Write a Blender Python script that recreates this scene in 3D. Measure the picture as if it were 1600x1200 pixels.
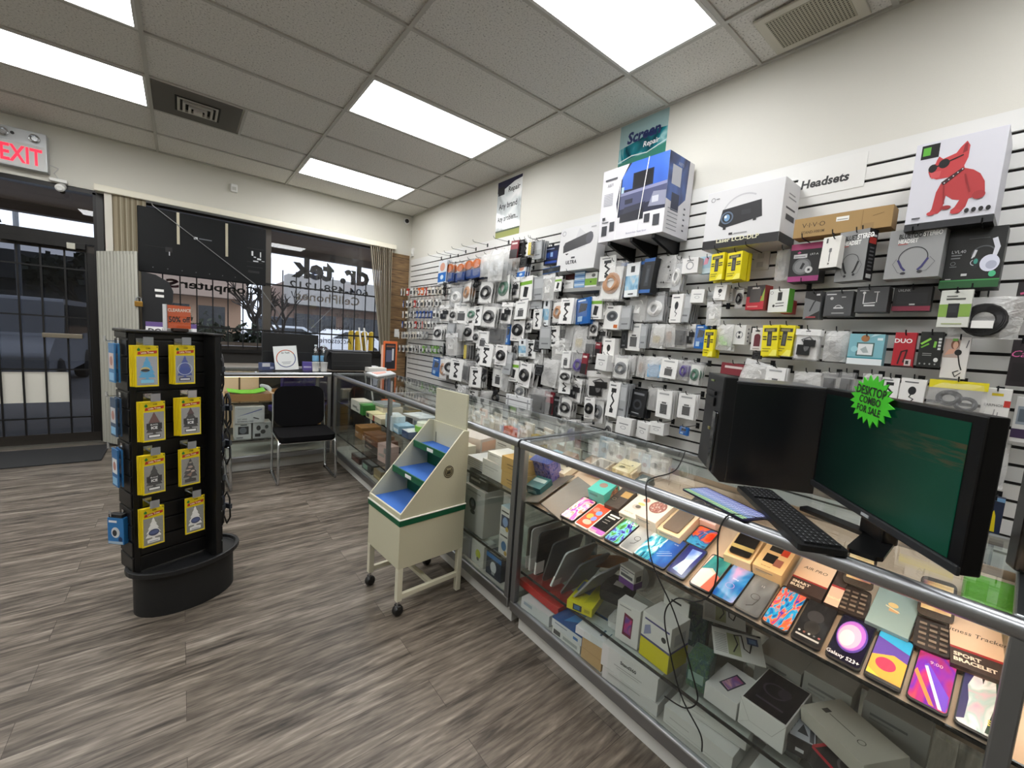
import bpy, bmesh, math, random
from mathutils import Vector, Matrix
random.seed(11)
for o in list(bpy.data.objects): bpy.data.objects.remove(o)
SC = bpy.context.scene
COL = SC.collection
PI = math.pi

# ------------------------------------------------------------------ camera, world, exposure
XR, YB, ZC, EYE = 2.75, 6.086, 3.129, 1.39            # right wall, window wall, ceiling, eye height
CAM_ROWS = ((0.7823, -0.6191, 0.0680), (-0.0119, -0.1241, -0.9922), (0.6227, 0.7754, -0.1044))   # right, down, forward
FPX = 648.6                                              # focal length for a 1600 px wide frame
camd = bpy.data.cameras.new('camera'); cam = bpy.data.objects.new('camera', camd); COL.objects.link(cam)
camd.sensor_width = 36.0; camd.lens = FPX / 1600 * 36; camd.clip_start = 0.05; camd.clip_end = 300
R_, D_, F_ = [Vector(r).normalized() for r in CAM_ROWS]
D_ = (D_ - R_ * D_.dot(R_)).normalized(); F_ = R_.cross(D_)
cam.matrix_world = Matrix(((R_.x, -D_.x, -F_.x, 0), (R_.y, -D_.y, -F_.y, 0), (R_.z, -D_.z, -F_.z, EYE), (0, 0, 0, 1)))
SC.camera = cam
SC.view_settings.view_transform = 'Standard'; SC.view_settings.look = 'None'
SC.view_settings.gamma = 1.0; SC.view_settings.use_curve_mapping = False
SC.view_settings.exposure = 0.0
SC.cycles.transparent_max_bounces = 40; SC.cycles.max_bounces = 10
SC.cycles.sample_clamp_indirect = 4.0; SC.cycles.caustics_reflective = False; SC.cycles.caustics_refractive = False
world = bpy.data.worlds.new('overcast_sky'); SC.world = world; world.use_nodes = True
bgn = world.node_tree.nodes['Background']; bgn.inputs[0].default_value = (0.80, 0.86, 1.0, 1); bgn.inputs[1].default_value = 2.1
PANEL_STRENGTH = 12.5                                     # fluorescent ceiling panels
CASE_STRENGTH = 5.0                                      # warm strips inside the display cases

# ------------------------------------------------------------------ pixel -> world helpers (frame 1600 x 1200)
def ray(px, py): return R_ * ((px - 800) / FPX) + D_ * ((py - 600) / FPX) + F_
def onX(px, py, X): d = ray(px, py); t = X / d.x; return Vector((X, d.y * t, EYE + d.z * t))
def onY(px, py, Y): d = ray(px, py); t = Y / d.y; return Vector((d.x * t, Y, EYE + d.z * t))
def onZ(px, py, Z): d = ray(px, py); t = (Z - EYE) / d.z; return Vector((d.x * t, d.y * t, Z))

# ------------------------------------------------------------------ materials
def lin(h, a=1.0):
    if not isinstance(h, str): return (*h[:3], a)
    h = h.lstrip('#'); c = [int(h[i:i + 2], 16) / 255 for i in (0, 2, 4)]
    return (*[(x / 12.92 if x <= .04045 else ((x + .055) / 1.055) ** 2.4) for x in c], a)
MATS = {}
def M(hexc, rough=.5, metal=0.0, spec=.5, bump=0, bscale=60, emit=0):
    k = (hexc, rough, metal, spec, bump, bscale, emit)
    if k in MATS: return MATS[k]
    m = bpy.data.materials.new('finish_' + str(len(MATS))); m.use_nodes = True
    nt = m.node_tree; b = nt.nodes['Principled BSDF']
    b.inputs['Base Color'].default_value = lin(hexc); b.inputs['Roughness'].default_value = rough
    b.inputs['Metallic'].default_value = metal; b.inputs['Specular IOR Level'].default_value = spec
    if emit:
        b.inputs['Emission Color'].default_value = lin(hexc); b.inputs['Emission Strength'].default_value = emit
    if bump:
        n = nt.nodes.new('ShaderNodeTexNoise'); n.inputs['Scale'].default_value = bscale; n.inputs['Detail'].default_value = 3
        tc = nt.nodes.new('ShaderNodeTexCoord'); nt.links.new(tc.outputs['Object'], n.inputs['Vector'])
        bp = nt.nodes.new('ShaderNodeBump'); bp.inputs['Strength'].default_value = bump; bp.inputs['Distance'].default_value = .01
        nt.links.new(n.outputs['Fac'], bp.inputs['Height']); nt.links.new(bp.outputs['Normal'], b.inputs['Normal'])
    MATS[k] = m; return m
def nodes(name):
    m = bpy.data.materials.new(name); m.use_nodes = True; nt = m.node_tree
    return m, nt, nt.nodes['Principled BSDF'], nt.nodes['Material Output']
def N(nt, t, **kw):
    n = nt.nodes.new(t)
    for k, v in kw.items():
        if k.startswith('_'): setattr(n, k[1:], v)
        else: n.inputs[k.replace('__', ' ')].default_value = v
    return n
def ramp(nt, stops, fac=None):
    r = nt.nodes.new('ShaderNodeValToRGB'); cr = r.color_ramp
    while len(cr.elements) < len(stops): cr.elements.new(.5)
    for e, (p, c) in zip(cr.elements, stops): e.position = p; e.color = lin(c)
    if fac is not None: nt.links.new(fac, r.inputs['Fac'])
    return r
def glass_mat(name, tint=(.97, .985, .98), lo=.05, hi=.55, power=3.5, rough=0.0):
    m, nt, b, out = nodes(name); nt.nodes.remove(b)
    tr = N(nt, 'ShaderNodeBsdfTransparent'); tr.inputs[0].default_value = (*tint, 1)
    gl = N(nt, 'ShaderNodeBsdfGlossy'); gl.inputs['Roughness'].default_value = rough; gl.inputs[0].default_value = (1, 1, 1, 1)
    lw = N(nt, 'ShaderNodeLayerWeight'); pw = N(nt, 'ShaderNodeMath', _operation='POWER'); pw.inputs[1].default_value = power
    ma = N(nt, 'ShaderNodeMath', _operation='MULTIPLY_ADD'); ma.inputs[1].default_value = hi; ma.inputs[2].default_value = lo
    mx = N(nt, 'ShaderNodeMixShader'); L = nt.links
    L.new(lw.outputs['Facing'], pw.inputs[0]); L.new(pw.outputs[0], ma.inputs[0]); L.new(ma.outputs[0], mx.inputs[0])
    L.new(tr.outputs[0], mx.inputs[1]); L.new(gl.outputs[0], mx.inputs[2]); L.new(mx.outputs[0], out.inputs[0]); return m
GLASS = glass_mat('clear_glass', (.965, .985, .975), .03, .45)
WINGLASS = glass_mat('window_glass', (.90, .91, .92), .03, .4)
DOORGLASS = glass_mat('tinted_door_glass', (.38, .385, .40), .04, .3)
PET = glass_mat('clear_bottle', (.86, .92, .95), .16, .5, 2.5)
def film_mat(name, op, hexc, rough=.22, bump=.6, scale=55):
    m, nt, b, out = nodes(name)
    b.inputs['Base Color'].default_value = lin(hexc); b.inputs['Roughness'].default_value = rough; b.inputs['Specular IOR Level'].default_value = .9
    n = N(nt, 'ShaderNodeTexNoise', Scale=scale, Detail=2.0, Distortion=1.2); tc = N(nt, 'ShaderNodeTexCoord')
    nt.links.new(tc.outputs['Object'], n.inputs['Vector'])
    bp = N(nt, 'ShaderNodeBump', Strength=bump, Distance=.012); nt.links.new(n.outputs['Fac'], bp.inputs['Height']); nt.links.new(bp.outputs['Normal'], b.inputs['Normal'])
    tr = N(nt, 'ShaderNodeBsdfTransparent'); mx = N(nt, 'ShaderNodeMixShader'); mx.inputs[0].default_value = op
    nt.links.new(tr.outputs[0], mx.inputs[1]); nt.links.new(b.outputs[0], mx.inputs[2]); nt.links.new(mx.outputs[0], out.inputs[0]); return m
FILM = film_mat('clear_bag_film', .15, 'ffffff')
FILMW = film_mat('milky_bag_film', .40, 'f4f4f2')
BLIS = film_mat('blister_plastic', .05, 'ffffff', .1, .25, 30)
def swirl(name, cols, scale=3.0, dist=2.5, seed=0.0, rough=.12, kind='noise'):
    m, nt, b, out = nodes(name); tc = N(nt, 'ShaderNodeTexCoord'); mp = N(nt, 'ShaderNodeMapping')
    mp.inputs['Location'].default_value = (seed, seed * .7, 0); mp.inputs['Rotation'].default_value = (0, 0, seed)
    nt.links.new(tc.outputs['Generated'], mp.inputs['Vector'])
    if kind == 'wave':
        n = N(nt, 'ShaderNodeTexWave', Scale=scale, Distortion=dist, Detail=2.0); f = n.outputs['Fac']
    elif kind == 'vor':
        n = N(nt, 'ShaderNodeTexVoronoi', Scale=scale); f = n.outputs['Distance']
    else:
        n = N(nt, 'ShaderNodeTexNoise', Scale=scale, Distortion=dist, Detail=2.0); f = n.outputs['Fac']
    nt.links.new(mp.outputs[0], n.inputs['Vector'])
    k = len(cols); lo, hi = (.0, 1.) if kind != 'noise' else (.3, .7)
    r = ramp(nt, [(lo + (hi - lo) * i / (k - 1), c) for i, c in enumerate(cols)], f)
    nt.links.new(r.outputs[0], b.inputs['Base Color']); b.inputs['Roughness'].default_value = rough; return m

WHITE = M('e9e9e6', .45); BLACK = M('121314', .45); DARK = M('232427', .5); CHROME = M('c9ccd0', .18, 1.0)
ALU = M('a6a9ad', .32, 1.0); SATIN = M('8b8e91', .4, .9); CARD = M('c3a172', .75); PAPER = M('f2f1ed', .6)

# ------------------------------------------------------------------ mesh builder
_TXT = {}
def text_geo(s, bold=0.0, shear=0.0):
    k = (s, bold, shear)
    if k not in _TXT:
        c = bpy.data.curves.new('t', 'FONT'); c.body = s; c.size = 1; c.offset = bold; c.shear = shear; c.resolution_u = 2
        o = bpy.data.objects.new('t', c); me = o.to_mesh()
        _TXT[k] = ([(v.co.x, v.co.y) for v in me.vertices], [tuple(p.vertices) for p in me.polygons])
        o.to_mesh_clear(); bpy.data.objects.remove(o); bpy.data.curves.remove(c)
    return _TXT[k]
I4 = Matrix.Identity(4)
class MB:
    def __init__(s): s.v = []; s.f = []; s.fm = []; s.mats = []; s.T = I4.copy()
    def mi(s, m):
        if m not in s.mats: s.mats.append(m)
        return s.mats.index(m)
    def add(s, vs, fs, m, T=None):
        T = s.T if T is None else s.T @ T; b = len(s.v); i = s.mi(m)
        s.v += [tuple(T @ Vector(p)) for p in vs]; s.f += [tuple(b + j for j in f) for f in fs]; s.fm += [i] * len(fs)
    def box(s, x0, x1, y0, y1, z0, z1, m, T=None):
        s.add([(x0, y0, z0), (x1, y0, z0), (x1, y1, z0), (x0, y1, z0), (x0, y0, z1), (x1, y0, z1), (x1, y1, z1), (x0, y1, z1)],
              [(0, 3, 2, 1), (4, 5, 6, 7), (0, 1, 5, 4), (1, 2, 6, 5), (2, 3, 7, 6), (3, 0, 4, 7)], m, T); return s
    def poly(s, pts, m, T=None): s.add(pts, [tuple(range(len(pts)))], m, T); return s
    def prism(s, pts, z0, z1, m, T=None, m2=None):
        n = len(pts); s.add([(x, y, z0) for x, y in pts] + [(x, y, z1) for x, y in pts],
            [tuple(reversed(range(n)))] + [(i, (i + 1) % n, n + (i + 1) % n, n + i) for i in range(n)], m, T)
        s.add([(x, y, z1) for x, y in pts], [tuple(range(n))], m2 or m, T); return s
    def tube(s, pts, r, m, n=8, closed=False, T=None):
        P = [Vector(p) for p in pts]; k = len(P); vs = []; fs = []; rr = r if isinstance(r, (list, tuple)) else [r] * k; up = None
        for i, p in enumerate(P):
            if closed: d = P[(i + 1) % k] - P[i - 1]
            else: d = P[min(i + 1, k - 1)] - P[max(i - 1, 0)]
            d = d.normalized() if d.length > 1e-9 else Vector((0, 0, 1))
            if up is None: up = Vector((0, 0, 1)) if abs(d.z) < .9 else Vector((1, 0, 0))
            a = d.cross(up); a = a.normalized() if a.length > 1e-6 else d.orthogonal().normalized(); b = a.cross(d); up = b
            vs += [p + (a * math.cos(2 * PI * j / n) + b * math.sin(2 * PI * j / n)) * rr[i] for j in range(n)]
        for i in range(k if closed else k - 1):
            q = (i + 1) % k
            fs += [(i * n + j, i * n + (j + 1) % n, q * n + (j + 1) % n, q * n + j) for j in range(n)]
        if not closed: fs += [tuple(reversed(range(n))), tuple((k - 1) * n + j for j in range(n))]
        s.add(vs, fs, m, T); return s
    def lathe(s, prof, m, n=20, T=None):
        vs = []; fs = []; k = len(prof)
        for (r, z) in prof: vs += [(r * math.cos(2 * PI * j / n), r * math.sin(2 * PI * j / n), z) for j in range(n)]
        for i in range(k - 1): fs += [(i * n + j, i * n + (j + 1) % n, (i + 1) * n + (j + 1) % n, (i + 1) * n + j) for j in range(n)]
        fs += [tuple(reversed(range(n))), tuple((k - 1) * n + j for j in range(n))]
        s.add(vs, fs, m, T); return s
    def text(s, t, F, size, m, align='c', bold=0.0, shear=0.0, mir=False, sx=1.0, rot=0.0):
        vs, fs = text_geo(t, bold, shear)
        if not vs: return s
        x0 = min(v[0] for v in vs); x1 = max(v[0] for v in vs)
        o = {'c': -(x0 + x1) / 2, 'l': -x0, 'r': -x1}[align]; k = -1 if mir else 1
        c, sn = math.cos(rot), math.sin(rot)
        P = [((x + o) * size * k * sx, (y - .34) * size) for x, y in vs]
        s.add([(x * c - y * sn, x * sn + y * c, 0) for x, y in P], fs if not mir else [tuple(reversed(f)) for f in fs], m, F); return s
    def art(s, F, W, H, shapes, off=.0005):
        """flat printing on a face; F maps (u metres, v metres, outward) to local space"""
        for i, q in enumerate(shapes):
            if len(q) == 8 and q[0] == 'g' and isinstance(q[5], str): q = q[:5] + q[6:] + q[5:6]
            o = off * (1 + .35 * i); k = q[0]; m = q[-1] if not isinstance(q[-1], str) else M(q[-1], .42)
            if k == 'r': u0, v0, u1, v1 = q[1:5]; s.poly([(u0 * W, v0 * H, o), (u1 * W, v0 * H, o), (u1 * W, v1 * H, o), (u0 * W, v1 * H, o)], m, F)
            elif k == 'e':
                cu, cv, ru, rv = q[1:5]; s.poly([(cu * W + ru * W * math.cos(a * PI / 12), cv * H + rv * H * math.sin(a * PI / 12), o) for a in range(24)], m, F)
            elif k == 'g':
                cu, cv, ru, w = q[1:5]; ri = ru - w; n = 28; a0, a1 = (q[5], q[6]) if len(q) > 6 else (0, 360)
                A = [math.radians(a0 + (a1 - a0) * j / n) for j in range(n + 1)]
                vs = [(cu * W + ru * W * math.cos(a), cv * H + ru * W * math.sin(a), o) for a in A] + [(cu * W + ri * W * math.cos(a), cv * H + ri * W * math.sin(a), o) for a in A]
                s.add(vs, [(j, j + 1, n + 2 + j, n + 1 + j) for j in range(n)], m, F)
            elif k == 'p': s.poly([(u * W, v * H, o) for u, v in q[1]], m, F)
            elif k == 'l':
                pts = [Vector((u * W, v * H)) for u, v in q[1]]; w = q[2] / 2
                for a, b in zip(pts, pts[1:]):
                    d = (b - a); 
                    if d.length < 1e-9: continue
                    d = d.normalized(); nn = Vector((-d.y, d.x)) * w; a2 = a - d * w * .6; b2 = b + d * w * .6
                    s.poly([(*(a2 - nn), o), (*(b2 - nn), o), (*(b2 + nn), o), (*(a2 + nn), o)], m, F)
            elif k == 't':
                u, v, sz, t = q[1:5]; kw = q[5] if len(q) > 6 else {}
                s.text(t, F @ Matrix.Translation((u * W, v * H, o)), sz * H, m, **kw)
        return s
    def mesh(s, name):
        me = bpy.data.meshes.new(name); me.from_pydata(s.v, [], s.f)
        for m in s.mats: me.materials.append(m)
        me.polygons.foreach_set('material_index', s.fm); me.update(); return me
def smooth(o, ang=40):
    me = o.data; me.polygons.foreach_set('use_smooth', [True] * len(me.polygons))
    bm = bmesh.new(); bm.from_mesh(me); lim = math.radians(ang)
    for e in bm.edges:
        if len(e.link_faces) == 2: e.smooth = e.calc_face_angle(0) < lim
    bm.to_mesh(me); bm.free()
def tag(o, label=None, cat=None, group=None, kind=None):
    for k, v in (('label', label), ('category', cat), ('group', group), ('kind', kind)):
        if v: o[k] = v
    return o
def obj(name, mb, parent=None, loc=(0, 0, 0), rz=0.0, label=None, cat=None, group=None, kind=None, bev=0, sm=False, rot=None):
    o = bpy.data.objects.new(name, mb if isinstance(mb, bpy.types.Mesh) else mb.mesh(name)); COL.objects.link(o)
    o.location = loc; o.rotation_euler = rot if rot else (0, 0, rz)
    if parent: o.parent = parent
    if bev:
        b = o.modifiers.new('bevel', 'BEVEL'); b.width = bev; b.segments = 2; b.limit_method = 'ANGLE'; b.angle_limit = math.radians(50)
    if sm: smooth(o)
    return tag(o, label, cat, group, kind)
def empty(name, loc=(0, 0, 0), rz=0.0, label=None, cat=None, group=None, kind=None):
    o = bpy.data.objects.new(name, None); COL.objects.link(o); o.location = loc; o.rotation_euler = (0, 0, rz); o.empty_display_size = .05
    return tag(o, label, cat, group, kind)
def kids(o): return [c for c in bpy.data.objects if c.parent == o]
KIDS = {}
def dup(src, loc=None, rot=None, scale=None, label=None, group=None, cat=None):
    c = src.copy(); COL.objects.link(c)
    if src not in KIDS: KIDS[src] = [(k, kids(k)) for k in kids(src)]
    for k, gs in KIDS[src]:
        d = k.copy(); COL.objects.link(d); d.parent = c
        for g in gs: e = g.copy(); COL.objects.link(e); e.parent = d
    if loc is not None: c.location = loc
    if rot is not None: c.rotation_euler = rot
    if scale is not None: c.scale = scale
    if 'group' in c: del c['group']
    return tag(c, label, cat, group)
def RX(a): return Matrix.Rotation(a, 4, 'X')
def RY(a): return Matrix.Rotation(a, 4, 'Y')
def RZ(a): return Matrix.Rotation(a, 4, 'Z')
def TR(x, y, z): return Matrix.Translation((x, y, z))
def frame(o, u, v): u = Vector(u); v = Vector(v); n = u.cross(v); return Matrix(((u.x, v.x, n.x, o[0]), (u.y, v.y, n.y, o[1]), (u.z, v.z, n.z, o[2]), (0, 0, 0, 1)))
def faceF(side, w, d, h):
    return {'front': (frame((-w / 2, -d / 2, 0), (1, 0, 0), (0, 0, 1)), w, h), 'right': (frame((w / 2, -d / 2, 0), (0, 1, 0), (0, 0, 1)), d, h),
            'left': (frame((-w / 2, d / 2, 0), (0, -1, 0), (0, 0, 1)), d, h), 'top': (frame((-w / 2, -d / 2, h), (1, 0, 0), (0, 1, 0)), w, d),
            'back': (frame((w / 2, d / 2, 0), (-1, 0, 0), (0, 0, 1)), w, h), 'bottom': (frame((-w / 2, d / 2, 0), (1, 0, 0), (0, -1, 0)), w, d)}[side]
def mcol(c, r=.5): return c if not isinstance(c, str) else M(c, r)
def carton_mb(size, col, art=None, rough=.45):
    w, d, h = size; mb = MB(); mb.box(-w / 2, w / 2, -d / 2, d / 2, 0, h, mcol(col, rough))
    for side, sh in (art or {}).items():
        F, W, H = faceF(side, w, d, h); mb.art(F, W, H, sh)
    return mb
def carton(name, label, cat, size, col, loc, rz=0.0, art=None, group=None, bev=.0012, rough=.45, rot=None):
    return obj(name, carton_mb(size, col, art, rough), None, loc, rz, label, cat, group, None, bev, rot=rot)
FACE_L = -PI / 2                                         # front turned towards -X, into the shop
def rrect(w, h, r, n=4, cx=0, cy=0):
    out = []
    for (sx, sy, a0) in ((1, 1, 0), (-1, 1, 90), (-1, -1, 180), (1, -1, 270)):
        for j in range(n + 1):
            a = math.radians(a0 + 90 * j / n); out.append((cx + sx * (w / 2 - r) + r * math.cos(a), cy + sy * (h / 2 - r) + r * math.sin(a)))
    return out

# ================================================================== THE SETTING
def struct(name, mb, **kw): return obj(name, mb, kind='structure', **kw)
XL, YF = -4.6, -4.2
# floor: grey-brown vinyl planks running along X
m, nt, b, out = nodes('vinyl_plank'); L = nt.links
tc = N(nt, 'ShaderNodeTexCoord'); br = N(nt, 'ShaderNodeTexBrick', _offset=.37, Scale=1.0, Mortar__Size=.0009, Brick__Width=1.22, Row__Height=.152, Bias=0.0)
br.inputs['Color1'].default_value = (.2, .2, .2, 1); br.inputs['Color2'].default_value = (.8, .8, .8, 1); br.inputs['Mortar'].default_value = (0, 0, 0, 1)
L.new(tc.outputs['Object'], br.inputs['Vector'])
mp = N(nt, 'ShaderNodeMapping'); mp.inputs['Scale'].default_value = (1.5, 13, 1); L.new(tc.outputs['Object'], mp.inputs['Vector'])
ad = N(nt, 'ShaderNodeVectorMath', _operation='MULTIPLY_ADD'); ad.inputs[1].default_value = (7, 31, 0); L.new(br.outputs['Color'], ad.inputs[0]); L.new(mp.outputs[0], ad.inputs[2])
n1 = N(nt, 'ShaderNodeTexNoise', Scale=1.3, Detail=6.0, Roughness=.62, Distortion=.8); L.new(ad.outputs[0], n1.inputs['Vector'])
mp2 = N(nt, 'ShaderNodeMapping'); mp2.inputs['Scale'].default_value = (9, 75, 1); L.new(tc.outputs['Object'], mp2.inputs['Vector'])
n2 = N(nt, 'ShaderNodeTexNoise', Scale=1.0, Detail=3.0); L.new(mp2.outputs[0], n2.inputs['Vector'])
mxf = N(nt, 'ShaderNodeMix', _data_type='FLOAT'); mxf.inputs[0].default_value = .34; L.new(n1.outputs['Fac'], mxf.inputs[2]); L.new(n2.outputs['Fac'], mxf.inputs[3])
rp = ramp(nt, [(.32, '2c2824'), (.43, '585149'), (.55, '80776d'), (.69, 'ada598')], mxf.outputs[0])
dk = N(nt, 'ShaderNodeMix', _data_type='RGBA', _blend_type='MULTIPLY'); L.new(rp.outputs[0], dk.inputs[6])
tone = ramp(nt, [(0, '8d8984'), (.2, 'dcdad7'), (.8, 'ffffff')], br.outputs['Color']); dk.inputs[0].default_value = 1; L.new(tone.outputs[0], dk.inputs[7])
L.new(dk.outputs[2], b.inputs['Base Color']); b.inputs['Roughness'].default_value = .42; b.inputs['Specular IOR Level'].default_value = .35
bp = N(nt, 'ShaderNodeBump', Strength=.25, Distance=.004); L.new(mxf.outputs[0], bp.inputs['Height']); L.new(bp.outputs[0], b.inputs['Normal'])
FLOOR = m
struct('floor', MB().box(XL, XR, YF, YB + .15, -.08, 0, FLOOR))
# painted wall, slightly orange-peel
WALL = M('d9d7ce', .55, bump=.12, bscale=240); WALLW = M('d6d4ca', .6, bump=.12, bscale=240)
struct('wall_right', MB().box(XR, XR + .15, YF, YB + .15, -.08, ZC, WALL))
struct('wall_left', MB().box(XL - .15, XL, YF, YB + .15, -.08, ZC, WALLW))
struct('wall_front', MB().box(XL - .15, XR + .15, YF - .15, YF, -.08, ZC, WALLW))
mb = MB()
mb.box(XL, XR, YB, YB + .15, 2.6, ZC, WALLW); mb.box(XL, -1.8, YB, YB + .15, -.08, 2.6, WALLW); mb.box(-.655, -.605, YB, YB + .15, 0, 2.6, M('2c2b29', .5))
mb.box(-.605, XR, YB, YB + .15, -.08, 1.03, M('2a2826', .5)); mb.box(2.40, XR, YB, YB + .15, 1.03, 2.6, WALLW)
struct('wall_back', mb)
# wood panelled strip between the window and the slatwall
m, nt, b, out = nodes('wood_plank_strip'); L = nt.links; tc = N(nt, 'ShaderNodeTexCoord')
mp = N(nt, 'ShaderNodeMapping'); mp.inputs['Scale'].default_value = (3, 1, 30); L.new(tc.outputs['Object'], mp.inputs['Vector'])
n1 = N(nt, 'ShaderNodeTexNoise', Scale=2.0, Detail=5.0); L.new(mp.outputs[0], n1.inputs['Vector'])
sp = N(nt, 'ShaderNodeSeparateXYZ'); L.new(tc.outputs['Object'], sp.inputs[0]); md = N(nt, 'ShaderNodeMath', _operation='PINGPONG'); md.inputs[1].default_value = .0925; L.new(sp.outputs[2], md.inputs[0])
lt = N(nt, 'ShaderNodeMath', _operation='GREATER_THAN'); lt.inputs[1].default_value = .089; L.new(md.outputs[0], lt.inputs[0])
rp = ramp(nt, [(.3, '5d4630'), (.5, '7d6243'), (.7, '94784f')], n1.outputs['Fac']); mx = N(nt, 'ShaderNodeMix', _data_type='RGBA'); L.new(lt.outputs[0], mx.inputs[0]); L.new(rp.outputs[0], mx.inputs[6]); mx.inputs[7].default_value = lin('2a1f15')
L.new(mx.outputs[2], b.inputs['Base Color']); b.inputs['Roughness'].default_value = .5
struct('trim_1', MB().box(2.42, XR - .03, YB - .02, YB, 0, 2.55, m))
# ceiling: suspended tiles in a 4 ft x 2 ft grid, pitted tiles
GX, GY, GW, GD = 2.2678, 3.0732, 1.2192, .6096
m, nt, b, out = nodes('ceiling_tile'); L = nt.links; tc = N(nt, 'ShaderNodeTexCoord')
n1 = N(nt, 'ShaderNodeTexNoise', Scale=95.0, Detail=2.0, Roughness=.6); L.new(tc.outputs['Object'], n1.inputs['Vector'])
n2 = N(nt, 'ShaderNodeTexNoise', Scale=.9, Detail=1.0); L.new(tc.outputs['Object'], n2.inputs['Vector'])
rp = ramp(nt, [(.30, '8a8881'), (.40, 'd6d4ce'), (.6, 'e2e0da')], n1.outputs['Fac']); L.new(rp.outputs[0], b.inputs['Base Color']); b.inputs['Roughness'].default_value = .9
TILE = m; TBAR = M('b9b7af', .5)
mb = MB(); mb.box(XL, XR, YF, YB, ZC + .008, ZC + .1, TILE)
x = GX
while x > XL: mb.box(x - .012, x + .012, YF, YB, ZC - .003, ZC + .01, TBAR); x -= GW
y = GY + GD * 4
while y > YF: mb.box(XL, XR, y - .012, y + .012, ZC - .0028, ZC + .009, TBAR); y -= GD
mb.box(XR - .02, XR, YF, YB, ZC - .004, ZC + .01, TBAR); mb.box(XL, XR, YB - .02, YB, ZC - .004, ZC + .01, TBAR)
struct('ceiling', mb)
# slatwall along the right wall: slats with dark grooves between them
SLW = M('e2e2df', .42); GRV = M('1c1a19', .7)
mb = MB(); mb.box(XR - .008, XR, YF + .6, 6.03, .06, 2.485, GRV)
zt = 2.485; k = 0
while True:
    zb = 2.39 - .0765 * k
    if zb < .1: break
    mb.box(XR - .022, XR - .008, YF + .6, 6.03, zb + .007, zt, SLW); zt = zb - .007; k += 1
struct('trim_2', mb)
SLF = XR - .022                                          # front plane of the slatwall
def groove(z): return 2.39 - .0765 * round((2.39 - z) / .0765)

# ---- window and door
BRZ = M('3a3632', .4, .5); DKF = M('1d1c1b', .4, .4)
w1 = empty('window_1', (.9, YB + .08, 1.03), kind='structure'); w1y = 0
def wpart(name, boxes, mat, par, bev=0): 
    mb = MB(); 
    for q in boxes: mb.box(*q, mat)
    return obj(name, mb, par, bev=bev)
wpart('window_frame', [(-1.505, 1.50, -.05, .05, 0, .06), (-1.505, 1.50, -.05, .05, 1.53, 1.57), (-1.505, -1.45, -.05, .05, 0, 1.57), (1.45, 1.50, -.05, .05, 0, 1.57)], BRZ, w1)
wpart('mullion', [(-.088, -.0, -.055, .05, .06, 1.53)], M('55504a', .45, .3), w1)
wpart('pane', [(-1.45, -.09, .0, .006, .06, 1.53)], WINGLASS, w1); wpart('pane', [(.0, 1.45, .0, .006, .06, 1.53)], WINGLASS, w1)
wpart('window_sill', [(-1.505, 1.50, -.12, -.05, -.02, .02)], DKF, w1)
# lettering stuck to the outside of the panes, so it reads mirrored from in here
LT = M('1a1714', .5); mb = MB()
F0 = frame((0, .010, 0), (1, 0, 0), (0, 0, 1))
def wtxt(t, x0, x1, z0, z1, mat, bold=.02, F=F0):
    vs, _ = text_geo(t, bold); hh = (max(v[1] for v in vs) - min(v[1] for v in vs)); ww = max(v[0] for v in vs) - min(v[0] for v in vs)
    sz = (z1 - z0) / hh; yc = (max(v[1] for v in vs) + min(v[1] for v in vs)) / 2
    mb.text(t, F @ TR((x0 + x1) / 2 - .9, (z0 + z1) / 2 - 1.03 - (yc - .34) * sz, 0), sz, mat, 'c', bold, 0, True, (x1 - x0) / (ww * sz))
wtxt('dr. tek', 1.14, 2.16, 2.015, 2.30, LT, .05); wtxt('604-498-1212', 1.115, 2.15, 1.875, 1.975, LT, .012)
wtxt('CellPhones', 1.20, 2.03, 1.73, 1.85, M('8f867a', .6), .012); wtxt('Repair', 1.69, 2.02, 1.53, 1.62, M('6a6058', .6), .01)
wtxt('Unlocking', 1.54, 1.94, 1.345, 1.43, LT, .005); wtxt('Accessories', 1.46, 1.93, 1.175, 1.255, LT, .005)
wtxt('Computer', .0, .76, 1.70, 1.83, LT, .025); wtxt('s', -.13, -.01, 1.72, 1.82, M('6e2436', .5), .025)
obj('window_lettering', mb, w1)
# security bars inside the window
SEC = M('0e0e0e', .5, .2)
sb = empty('window_security_bars', (.9, YB + .02, 1.05), label='black steel security grille of thin bars across the lettered shop window', cat='window bars')
for x0 in (-.45, -.3, -.15, .0, .15, .30, .448, .6, .755, 1.03, 1.186, 1.337, 1.485, 1.638, 1.786, 1.94, 2.09, 2.23):
    obj('bar', MB().box(x0 - .906, x0 - .894, -.006, .006, 0, 1.03, SEC), sb)
for z0 in (1.30, 1.885): obj('crossbar', MB().box(-1.42, 1.42, -.012, -.004, z0 - 1.06, z0 - 1.04, SEC), sb)
# door with transom, dark aluminium
d1 = empty('door_1', (-1.2, YB + .08, 0), kind='structure')
wpart('door_frame', [(-.6, .55, -.07, .05, 2.56, 2.60), (.52, .56, -.07, .05, 0, 2.58), (-.6, -.56, -.07, .05, 0, 2.58), (-.56, .52, -.06, .04, 2.06, 2.14)], DKF, d1)
wpart('transom_pane', [(-.56, .52, .0, .006, 2.14, 2.56)], WINGLASS, d1)
lf = obj('door_leaf', MB().box(-.555, .515, -.03, .02, .02, .12, BRZ).box(-.555, .515, -.03, .02, 1.98, 2.055, BRZ).box(.46, .515, -.03, .02, .12, 1.98, DKF).box(-.555, -.50, -.03, .02, .12, 1.98, DKF), d1)
obj('door_pane', MB().box(-.50, .46, -.006, .0, .12, 1.98, DOORGLASS), lf)
obj('push_bar', MB().box(.13, .41, -.075, -.03, 1.105, 1.15, M('8c8474', .4, .6)), lf, bev=.004)
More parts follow.
